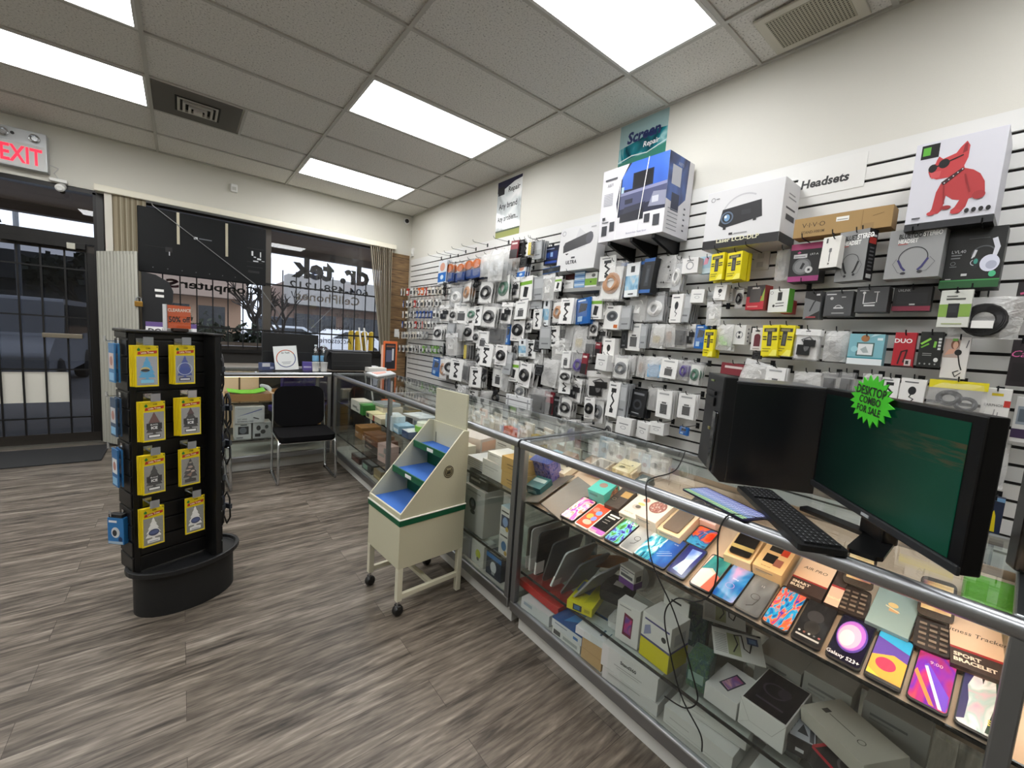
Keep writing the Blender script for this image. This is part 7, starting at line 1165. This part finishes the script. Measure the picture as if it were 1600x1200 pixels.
# vivo carton
wbox('cardboard_box', 'long brown cardboard box printed VIVO, below the Headsets sign', 'box', (1243, 340), (1397, 323), (1232, 374), .10, M('a98a5a', .75), {'front': [('t', .22, .60, .34, 'V·I·V·O', {'sx': 1.0}, '4a3a20'), ('t', .22, .24, .20, 'STAND-V001M', {'bold': .02, 'sx': .8}, '5a4828'), ('r', .46, .58, .59, .80, 'f0efe8'), ('r', .47, .64, .58, .68, '8a8880'), ('r', .72, .1, .725, .95, '8a6d40'), ('l', [(.82, .62), (.92, .70)], .0015, '6a5530'), ('r', .74, .05, .84, .3, '9a7c4e')]}, .20, hk=(.12, .45, .75))
# speaker box with a red dog picture
w_ = wbox('speaker_box', 'large white box picturing a red dog shaped speaker in sunglasses', 'product box', (1433, 230), (1580, 191), (1419, 351), .24, 'd9d9e2', {'front': [('r', .07, .80, .28, .97, '121212'), ('r', .09, .84, .18, .94, '5fb03a'),
    ('p', [(.30, .16), (.28, .12), (.30, .09), (.38, .09), (.42, .13), (.44, .30), (.52, .24), (.60, .22), (.56, .14), (.52, .11), (.54, .07), (.64, .08), (.68, .13), (.70, .22), (.78, .24), (.84, .22), (.86, .28), (.84, .40), (.78, .50), (.70, .56), (.60, .60), (.58, .66), (.46, .52), (.36, .46), (.32, .36)], 'b8393c'),
    ('p', [(.20, .70), (.19, .63), (.22, .56), (.30, .52), (.46, .52), (.58, .60), (.62, .72), (.62, .86), (.58, .92), (.52, .86), (.48, .80), (.34, .76), (.29, .80), (.27, .76), (.26, .72)], 'c44044'), ('p', [(.56, .88), (.59, .90), (.60, .80), (.55, .78)], '8e2a30'), ('p', [(.21, .62), (.34, .62), (.33, .54), (.24, .54)], 'd2575a'),
    ('e', .235, .665, .05, .05, '120f12'), ('e', .36, .70, .062, .055, '120f12'), ('l', [(.28, .68), (.32, .69)], .006, '120f12'), ('l', [(.42, .72), (.56, .76)], .005, '120f12'), ('p', [(.36, .47), (.58, .61), (.60, .585), (.39, .43)], '3a1c20')] + [('e', .40 + .045 * i, .458 + .033 * i, .008, .008, 'd8d0d0') for i in range(5)] + [('l', [(.40, .42), (.43, .2)], .004, '94282c'), ('l', [(.62, .52), (.70, .3)], .004, '94282c'), ('e', .30, .10, .05, .025, 'c44044'), ('e', .58, .085, .06, .028, 'c44044'), ('e', .46, .15, .06, .025, '9a2c30'), ('e', .80, .25, .07, .05, 'a83236')] + [('e', .70 + .075 * i, .08, .026, .028, '1b1b1d') for i in range(4)] + [('r', .08, .05, .18, .07, '55555a')]}, .25)
F, W_, H_ = faceF('front', 1, 1, 1)
cw_ = w_.location; hw_ = max(v.co.x for v in w_.data.vertices)
o = obj('base_board', MB().box(-hw_, hw_, -.12, .12, -.028, -.001, M('26272b', .4)), w_)
w_.modifiers['bevel'].width = .001
for i, f in enumerate((-.1, .1)): hook(cw_.y + f, cw_.z - .034, 'black peg hook under the red dog box, ' + ('right', 'left')[i], .26)
# stereo headset boxes
def headset_art(c): return [('t', .18, .86, .13, 'BLUETOOTH', {'bold': .035, 'align': 'l', 'sx': .62}, '18181a'), ('t', .62, .865, .13, 'STEREO', {'bold': .035, 'align': 'l', 'sx': .62}, 'f4f4f2'), ('t', .18, .755, .11, 'HEADSET', {'bold': .035, 'align': 'l', 'sx': .66}, 'f4f4f2'), ('r', .18, .69, .36, .71, 'a85048'), ('g', .5, .40, .27, .018, '1c1b22', -10, 190), ('l', [(.235, .37), (.32, .22), (.38, .16)], .008, c), ('l', [(.765, .37), (.68, .22), (.62, .16)], .008, c), ('e', .36, .10, .05, .025, '1c1b22'), ('e', .66, .12, .05, .025, '1c1b22'), ('l', [(.2, .4), (.14, .3), (.26, .12), (.34, .1)], .0015, '55555a'), ('l', [(.8, .4), (.9, .3), (.78, .14), (.68, .12)], .0015, '55555a'), ('r', .8, .84, .9, .87, 'e8e8e6')]
wbox('headset_box', 'grey stereo headset box with a black neckband picture, left of its twin', 'headset box', (1315, 363), (1366, 356), (1308, 440), .07, '8b8c8c', {'front': headset_art('17171a'), 'right': [('r', 0, 0, 1, 1, '1c1c1e'), ('r', .1, .72, .9, .84, 'b5342c'), ('r', .1, .86, .9, .9, 'e8e8e6')] + [('r', .25, .2 + .07 * i, .75, .23 + .07 * i, '6a6a6c') for i in range(7)] + [('r', .2, .05, .8, .13, 'd0d0ce')]}, .22, yaw=-.25, hk=(.5,))
wbox('headset_box', 'grey stereo headset box with a purple neckband picture', 'headset box', (1392, 360), (1482, 351), (1377, 437), .06, '929393', {'front': headset_art('2f2a66'), 'bottom': [('r', 0, 0, 1, 1, 'c9c9c6')]}, .23, -.04, yaw=-.1, hk=(.5,))
wbox('headset_box', 'black boxed white headphones with a green lower edge', 'headset box', (1481, 361), (1577, 351), (1462, 452), .10, '0e1110', {'front': [('r', 0, 0, 1, .13, '1f5a2c'), ('r', 0, .12, 1, .14, '3f9a50'), ('g', .68, .56, .20, .03, '54565a', 15, 190), ('p', [(.78, .80), (.86, .82), (.93, .66), (.88, .46), (.82, .50), (.84, .66)], 'e2e4ee'), ('e', .80, .40, .16, .14, 'dfe2f2'), ('e', .83, .37, .09, .07, 'b4b8cc'), ('l', [(.545, .62), (.51, .50)], .008, 'e8eaf0'), ('e', .555, .42, .075, .10, '1d2022'), ('g', .555, .42, .075, .014, 'd8dce0', 120, 260), ('e', .57, .44, .035, .045, '3f9a8a'), ('t', .14, .62, .075, 'LVL40', {'align': 'l', 'sx': .9}, 'd9dcde'), ('r', .14, .55, .32, .57, '8a8e90'), ('r', .14, .50, .30, .52, '8a8e90'), ('g', .19, .42, .045, .008, '9a9ea0'), ('r', .14, .36, .26, .37, '8a8e90'), ('r', .40, .82, .74, .825, '7a7e80'), ('e', .87, .22, .06, .05, '4fc08a'), ('r', .36, .20, .46, .24, 'd6d8d8'), ('r', .1, .145, .2, .16, 'c9cccc')]}, .17, -.03, hk=(.6,))
wbox('gadget_box', 'black and pink box with a round grey gadget picture', 'product box', (1238, 380), (1286, 380), (1229, 441), .10, '121013', {'front': [('r', 0, .84, 1, 1, 'd0508c'), ('r', 0, 0, 1, .14, 'a83c80'), ('e', .42, .40, .30, .22, '6d6e70'), ('e', .42, .40, .24, .17, '8a8b8d'), ('p', [(.36, .34), (.44, .50), (.52, .46), (.44, .32)], '1d1d20'), ('e', .66, .30, .12, .09, 'd9d9da'), ('r', .62, .27, .7, .33, '2a2a2c'), ('r', .12, .62, .56, .72, 'e2e2e4'), ('r', .16, .65, .5, .67, '77777a'), ('p', [(.22, .76), (.3, .8), (.36, .76), (.28, .73)], 'd0508c'), ('t', .78, .70, .07, 'LRT-A', {}, 'e6e6e6')]}, .12, hk=(.5,))
wbox('earphone_box', 'narrow white box with a grey cable picture leaning over the pink banded box', 'product box', (1286, 372), (1317, 366), (1279, 420), .05, 'e2e0da', {'front': [('l', [(.52, .62), (.5, .4), (.52, .2)], .004, '5a5a5a'), ('r', .44, .5, .58, .62, '6a6a6a'), ('r', .2, .8, .3, .95, '4a4a4a'), ('r', .46, .1, .56, .16, '77706a')], 'bottom': [('r', 0, 0, 1, 1, '3a3a3a')]}, .25, -.08, yaw=-.2, hk=(.6,))
# second tier of boxes and packs on the right half
def single(key, label, x, y, w, h, n=1, **k): hang(key, x, y, w, h, n, label, **k)
single('yt', 'yellow car charger pack below the projector box, left stack', 1124, 396, 24, 42, 4, d=.22, yaw=-.3, tilt=0, roll=0)
single('yt', 'yellow car charger pack below the projector box, right stack', 1151, 394, 27, 43, 5, d=.24, yaw=-.3, tilt=0, roll=0)
wbox('watch_box', 'white box with a round grey watch picture, left of the yellow packs', 'product box', (1067, 404), (1092, 402), (1065, 428), .06, 'ecebea', {'front': [('g', .5, .5, .24, .06, '9a9c9e'), ('r', .3, .8, .7, .86, '6a6c6e')]}, .16, hk=(.5,))
wbox('picture_pack', 'pastel pink and blue box tucked behind the yellow packs', 'product box', (1094, 402), (1116, 399), (1093, 428), .04, 'a9c9dc', {'front': [('p', [(.3, .5), (.6, .55), (.7, .95), (.4, .9)], 'e6a0b4'), ('r', 0, 0, 1, .3, 'c9dce6')]}, .10, hk=(.6,))
e = empty('wall_outlet', tuple(onX(1189, 407, SLF)), FACE_L, 'white electrical outlet plate on the slatwall', 'outlet'); obj('plate', MB().box(-.05, .05, -.008, 0, -.06, .06, M('d8d6d0', .45)), e, bev=.004); obj('socket', MB().box(-.018, .018, -.010, -.008, .01, .04, M('c2c0ba', .4)), e); obj('socket', MB().box(-.018, .018, -.010, -.008, -.04, -.01, M('c2c0ba', .4)), e)
single('cl', 'pale clear pack beside the black and pink box', 1225, 390, 20, 48, 2, d=.10)
single('wc', 'small white earphone box hanging third row, nearest the boxed strips', 1094, 454, 19, 21, 1, d=.16)
single('wc', 'small flat white box, fourth of the white earphone boxes', 1146, 452, 9, 20, 1, d=.10)
single('wb', 'white earphone box with black earbuds picture', 1130, 446, 20, 24, 1, d=.18)
single('gs', 'small pale pack between the white earphone boxes', 1111, 455, 13, 11, 1, d=.14)
single('aw', 'milky bag with a white plug hanging below the earphone boxes', 1117, 472, 25, 37, 1, d=.18)
single('ck', 'clear bag with a black coiled gadget left of the red box', 1157, 448, 13, 34, 1, d=.14)
wbox('gadget_box', 'red box with a dark window, right of the white earphone boxes', 'product box', (1169, 446), (1200, 446), (1165, 484), .07, 'c4303c', {'front': [('r', 0, .55, 1, 1, '3a3434'), ('r', .2, .3, .8, .88, '55504e'), ('p', [(.8, .35), (1, .35), (1, .9)], '9ab04a'), ('r', .3, .86, .7, .93, 'c9c4c0'), ('r', .1, .1, .7, .16, 'e08a86')], 'right': [('r', 0, 0, 1, 1, '8a3a34')]}, .17, yaw=-.2, hk=(.5,))
wbox('gadget_box', 'white and green box with a black charger picture', 'product box', (1203, 453), (1237, 450), (1199, 488), .05, 'e6e8e2', {'front': [('r', .46, .5, .68, .86, '2a2c2c'), ('l', [(.4, .38), (.8, .4)], .004, '2a2c2c'), ('l', [(.4, .26), (.8, .28)], .004, '2a2c2c'), ('e', .3, .28, .06, .06, '2a2c2c'), ('g', .14, .85, .08, .02, '7a7c7a')], 'right': [('r', 0, 0, 1, 1, '5fae3a')]}, .17, yaw=-.2, hk=(.5,))
wbox('gadget_box', 'red box end showing behind the white and green charger box', 'product box', (1222, 470), (1240, 468), (1222, 490), .06, 'b8262c', None, .09)
G3 = '4a4b4d'
wbox('earphone_box', 'black and grey slanted design box, left of two grey boxes', 'product box', (1260, 456), (1287, 454), (1253, 499), .05, '77787a', {'front': [('p', [(0, .78), (1, .6), (1, 1), (0, 1)], '1c1a1b'), ('p', [(0, 0), (1, 0), (1, .3)], '1f1b1c'), ('l', [(.4, .3), (.6, .6), (.75, .7)], .006, '26262a'), ('r', .2, .06, .8, .1, 'b0444a'), ('r', .7, .84, .92, .9, 'd0d0d0')]}, .17, yaw=-.15, hk=(.5,))
wbox('earphone_box', 'dark grey box with a white outline headset, middle of the grey boxes', 'product box', (1291, 456), (1335, 454), (1287, 494), .08, G3, {'front': [('r', .05, .86, .4, .9, 'd0d0d0'), ('e', .25, .72, .06, .06, 'c0c0c0'), ('r', .35, .3, .7, .36, 'c9c9c9'), ('g', .52, .32, .14, .03, 'c9c9c9', 0, 180), ('r', .3, .1, .75, .14, 'a5a5a5'), ('r', .6, .74, .75, .78, 'b0b0b0')]}, .18, hk=(.6,))
wbox('earphone_box', 'dark grey box with a white wired earphone outline, right of its pair', 'product box', (1340, 450), (1391, 447), (1335, 488), .08, '454648', {'front': [('l', [(.25, .75), (.25, .35), (.62, .38)], .004, 'd6d6d6'), ('e', .25, .78, .05, .05, 'd6d6d6'), ('r', .28, .24, .62, .3, 'd6d6d6'), ('l', [(.66, .8), (.66, .4)], .003, 'd6d6d6'), ('r', .55, .78, .72, .82, 'b0b0b0'), ('r', .1, .85, .4, .89, 'a5a5a5')]}, .18, hk=(.4,))
wbox('earphone_box', 'black box with a dark red lower band below the grey headset boxes', 'product box', (1398, 450), (1459, 446), (1393, 486), .05, '171618', {'front': [('r', 0, 0, 1, .2, '8e2a44'), ('t', .28, .86, .14, 'UVLINK', {'bold': .02, 'sx': .8}, 'b9b9b9'), ('r', .45, .24, .6, .32, 'd0d0d0'), ('r', .1, .3, .9, .75, '262529')]}, .14, hk=(.5,))
wbox('charger_card', 'white and green card pack holding a small black charger', 'product pack', (1472, 453), (1523, 453), (1461, 511), .014, 'd6d8d0', {'front': [('r', 0, .28, 1, .62, '84a84a'), ('p', [(0, .62), (1, .62), (1, .68), (0, .72)], 'd6d8d0'), ('r', .28, .26, .64, .64, '17191a'), ('r', .32, .40, .58, .58, '26282a'), ('r', .2, .74, .8, .78, '4a4c48'), ('r', .2, .82, .55, .85, '6a6c68'), ('p', [(.4, .93), (.6, .93), (.5, .98)], '33352f'), ('r', .15, .08, .8, .11, 'a5b080')]}, .20, yaw=-.1, hk=(.5,))
e = obj('headset_bag', pillow(.20, .17, .05, FILMW), None, tuple(onX(1544, 464, SLF - .15)), FACE_L, 'clear crinkled bag of thick black headset cable, top right of the lower tier', 'bag'); mb = MB(); coil(mb, .0, -.095, .055, M('141416', .5), .013, 3, 1.0, -.022); mb.box(-.03, .03, -.05, -.04, -.13, -.10, PAPER); obj('cable', mb, e); hook(e.location.y, e.location.z, 'black peg hook holding the bag of thick black headset cable', .17)
wbox('earbud_box', 'teal and white box with white earbuds and a face picture', 'product box', (1329, 520), (1384, 524), (1323, 568), .06, '7fb8c4', {'front': [('r', 0, 0, 1, .2, 'e6eef0'), ('r', 0, .2, 1, .24, '2f8f9c'), ('r', .24, .28, .74, .72, '4a6a68'), ('r', .28, .32, .70, .68, 'e2e6e6'), ('p', [(.35, .5), (.5, .6), (.6, .4), (.45, .38)], 'a9b4b4'), ('e', .46, .86, .12, .11, 'a8744a'), ('e', .18, .5, .1, .1, '9ad0d8'), ('r', .8, .8, .95, .88, 'dff0f2'), ('p', [(.6, .9), (.9, 1), (.7, 1)], 'c4e2e8')]}, .18, hk=(.5,))
wbox('earphone_box', 'red box lettered DUO with a black earphone picture', 'product box', (1400, 519), (1434, 520), (1394, 573), .03, 'b01f2c', {'front': [('t', .42, .76, .17, 'DUO', {'bold': .03}, 'f0e6e4'), ('l', [(.3, .1), (.4, .45), (.65, .5), (.55, .15)], .006, '3a1418'), ('r', .6, .06, .9, .24, 'd0c4c0'), ('r', .66, .1, .8, .2, '2a2628'), ('r', 0, 0, 1, .05, '2a1416')]}, .17, hk=(.5,))
wbox('earphone_box', 'black box with green slashes and white icons, right of the red DUO box', 'product box', (1440, 518), (1476, 519), (1432, 573), .04, '1a1d1b', {'front': [('l', [(.1, .66), (.45, .8)], .008, '8fd04a'), ('l', [(.12, .56), (.4, .66)], .006, '6fb03a'), ('l', [(.68, .58), (.7, .72)], .008, '7fc04a')] + [('r', .82, .5 + .09 * i, .95, .56 + .09 * i, 'd6d8d6') for i in range(4)] + [('e', .82, .22, .1, .06, 'dcdedc'), ('r', .2, .38, .6, .4, '8a8c8a'), ('r', .2, .33, .6, .35, '8a8c8a')] + [('e', .15 + .22 * i, .1, .04, .025, '9a9c9a') for i in range(4)]}, .17, hk=(.5,))
wbox('earphone_box', 'photo box of a woman with a black clip microphone picture', 'product box', (1478, 526), (1519, 527), (1469, 590), .02, 'dfdcd8', {'front': [('p', [(0, .5), (.6, .5), (.62, .95), (0, .95)], 'b8a49a'), ('e', .42, .82, .16, .12, '7a4f38'), ('e', .44, .80, .1, .09, 'd9ab92'), ('p', [(.05, .55), (.4, .6), (.5, .72), (.2, .7)], 'd6a48c'), ('e', .58, .63, .14, .07, '141414'), ('l', [(.58, .6), (.7, .35), (.8, .22)], .004, '1a1a1a'), ('l', [(.8, .15), (.6, .05), (.5, .15), (.7, .2)], .003, '1a1a1a'), ('r', .3, .9, .5, .96, '6fae4a'), ('l', [(.86, .75), (.92, .92)], .003, '55555a')]}, .16, hk=(.6,))
wbox('cable_pack', 'narrow dark maroon pack with pink script at the right edge of the photo', 'product pack', (1584, 530), (1622, 532), (1566, 602), .06, '1f171c', {'front': [('t', .35, .7, .2, 'Ca', {'shear': .3}, 'd0609a'), ('r', .15, .1, .8, .5, '120d10')]}, .15, hk=(.4,))
wbox('earphone_box', 'grey and pink box cut off by the right edge, above the maroon pack', 'product box', (1592, 440), (1630, 440), (1584, 494), .05, '8a807a', {'front': [('p', [(0, .5), (1, .65), (1, 1), (0, 1)], '1c171a'), ('l', [(.2, .66), (.5, .7)], .008, 'c0507a'), ('l', [(.3, .3), (.6, .2)], .006, '2a2628')]}, .15, hk=(.5,))
single('bl', 'rounded blue and black pack at the left of the lower yellow packs', 1098, 508, 19, 37, 2, d=.16, yaw=-.2)
single('yt', 'yellow car charger pack between the blue pack and the green pieces', 1111, 515, 19, 42, 3, d=.20, yaw=-.3, tilt=0)
single('gn', 'clear bag with bright green pieces', 1134, 507, 25, 40, 2, d=.18)
wbox('earbud_box', 'white box with a pair of grey rings picture, beside the green pieces', 'product box', (1148, 509), (1169, 507), (1146, 538), .05, 'e4e4e0', {'front': [('g', .5, .5, .3, .06, '8a8c8e'), ('e', .5, .62, .1, .07, '3a3c3e'), ('e', .5, .4, .1, .07, '3a3c3e')], 'right': [('e', .5, .2 + .2 * i, .12, .05, '55565a') for i in range(4)]}, .17, yaw=-.2, hk=(.5,))
wbox('earbud_box', 'white box with a dark red oval case picture', 'product box', (1176, 513), (1194, 512), (1173, 547), .03, 'e2dedb', {'front': [('r', .25, .18, .8, .62, '6a2a34'), ('e', .52, .62, .27, .12, '6a2a34'), ('r', .3, .84, .7, .9, '2a2a2a'), ('r', .2, .06, .8, .1, '9a8f8a')]}, .17, hk=(.5,))
single('dk', 'small dark pack hanging under the dark red oval case box', 1184, 549, 15, 12, 1, d=.12)
single('yt', 'yellow car charger pack, left of the lower right pair', 1206, 508, 26, 48, 3, d=.20, yaw=-.1, tilt=0)
single('yt', 'yellow car charger pack, right of the lower right pair', 1231, 508, 28, 48, 3, d=.19, yaw=-.1, tilt=0)
single('ab', 'large milky bag with a black hooked adapter, right of the yellow pair', 1264, 515, 38, 48, 3, d=.20)
single('cl', 'crinkled clear bag with a grey cable, left of the teal earbud box', 1309, 517, 36, 48, 2, d=.16)
# tier just above the computer, half hidden by it
single('rd', 'black and red box half hidden behind the computer tower', 1148, 568, 38, 36, 1, d=.16)
single('aw', 'white crinkled bag leaning above the computer tower', 1186, 566, 40, 46, 2, d=.2, roll=.25)
single('wg', 'white card pack with a blue top strip above the computer tower', 1214, 574, 30, 42, 3, d=.2)
single('cl', 'clear flat bag hanging above the right of the tower', 1262, 581, 44, 38, 2, d=.17)
single('cd', 'dark crinkled bag left of the starburst tag', 1298, 581, 26, 38, 2, d=.15)
single('cd', 'second dark crinkled bag, touching the monitor top', 1325, 582, 26, 38, 2, d=.15)
single('gn', 'bag with a yellow green header behind the starburst tag', 1364, 584, 30, 40, 1, d=.18)
single('wb', 'white box with a red hook tag above the monitor', 1430, 592, 40, 46, 1, d=.17)
single('ws', 'white card pack left of the red hook tag box', 1393, 590, 28, 40, 1, d=.15)
e = obj('adapter_bag', pillow(.17, .15, .05, FILM), None, tuple(onX(1498, 597, SLF - .2)), FACE_L, 'clear bag of tangled black wires with a yellow header above the monitor', 'bag'); mb = MB(); coil(mb, -.02, -.07, .035, M('2b2c2e', .4), .006, 4, .8); coil(mb, .03, -.09, .03, M('55575a', .4), .005, 3, .9); obj('cable', mb, e); obj('header_card', MB().box(-.085, .085, -.004, .004, -.03, .004, M('e6d81e', .5)), e); hook(e.location.y, e.location.z, 'black peg hook holding the bag with the yellow header', .22)
wbox('earphone_box', 'white earphone box with a yellow strip and red flag, right of the monitor top', 'product box', (1537, 608), (1584, 606), (1528, 686), .04, 'e6e5e1', {'front': [('r', .32, .86, .72, .91, 'd9c22a'), ('l', [(.5, .6), (.45, .3), (.48, .1)], .003, '9a9a98'), ('l', [(.62, .55), (.6, .3)], .003, '9a9a98'), ('t', .5, .68, .07, 'EARPHONE', {'sx': .8}, '5a5a58'), ('r', .78, .66, 1, .78, 'c23a34'), ('e', .8, .16, .12, .04, 'b84a2a'), ('r', .66, .04, .98, .1, 'e0b62a')]}, .18, hk=(.5,))
wbox('cable_box', 'white hang tab box with a grey window, at the right edge beside the earphone box', 'product box', (1589, 622), (1640, 622), (1580, 690), .05, 'cfcfcc', {'front': [('r', .1, .4, .6, .8, '8d97a0'), ('r', .16, .46, .5, .74, '55606a'), ('r', .0, .1, .5, .3, '3a2a4a')]}, .16, hk=(.5,))
single('cl', 'clear bag of white cable right of the monitor', 1560, 692, 40, 70, 2, d=.14, yaw=0)
wbox('cable_box', 'dark blue box with a yellow plug picture right of the monitor', 'product box', (1543, 775), (1572, 780), (1530, 828), .04, '1c2a44', {'front': [('p', [(.3, .05), (.7, .05), (.62, .5), (.5, .65), (.38, .5)], 'd6c41e'), ('r', 0, .9, 1, 1, '6f9ac0')]}, .14, hk=(.5,))
single('gs', 'grey pack low on the wall beside the yellow plug box', 1540, 835, 30, 55, 2, d=.14)
# low on the wall, left: white louvred panel and small packs behind the counter glass
wbox('panel_box', 'white slatted panel box standing behind the long counter glass', 'product box', (791, 613), (829, 626), (786, 634), .03, 'e2e4e6', {'front': [('r', 0, .62, 1, .68, '3a3d40'), ('r', .08, .1, .12, .9, '9a9da0'), ('r', .88, .1, .92, .9, '9a9da0'), ('r', 0, .3, 1, .33, 'b0b3b6')]}, .22, hk=(.5,))
for o, _, _ in PROTO.values():
    for k in kids(o): bpy.data.objects.remove(k)
    bpy.data.objects.remove(o)
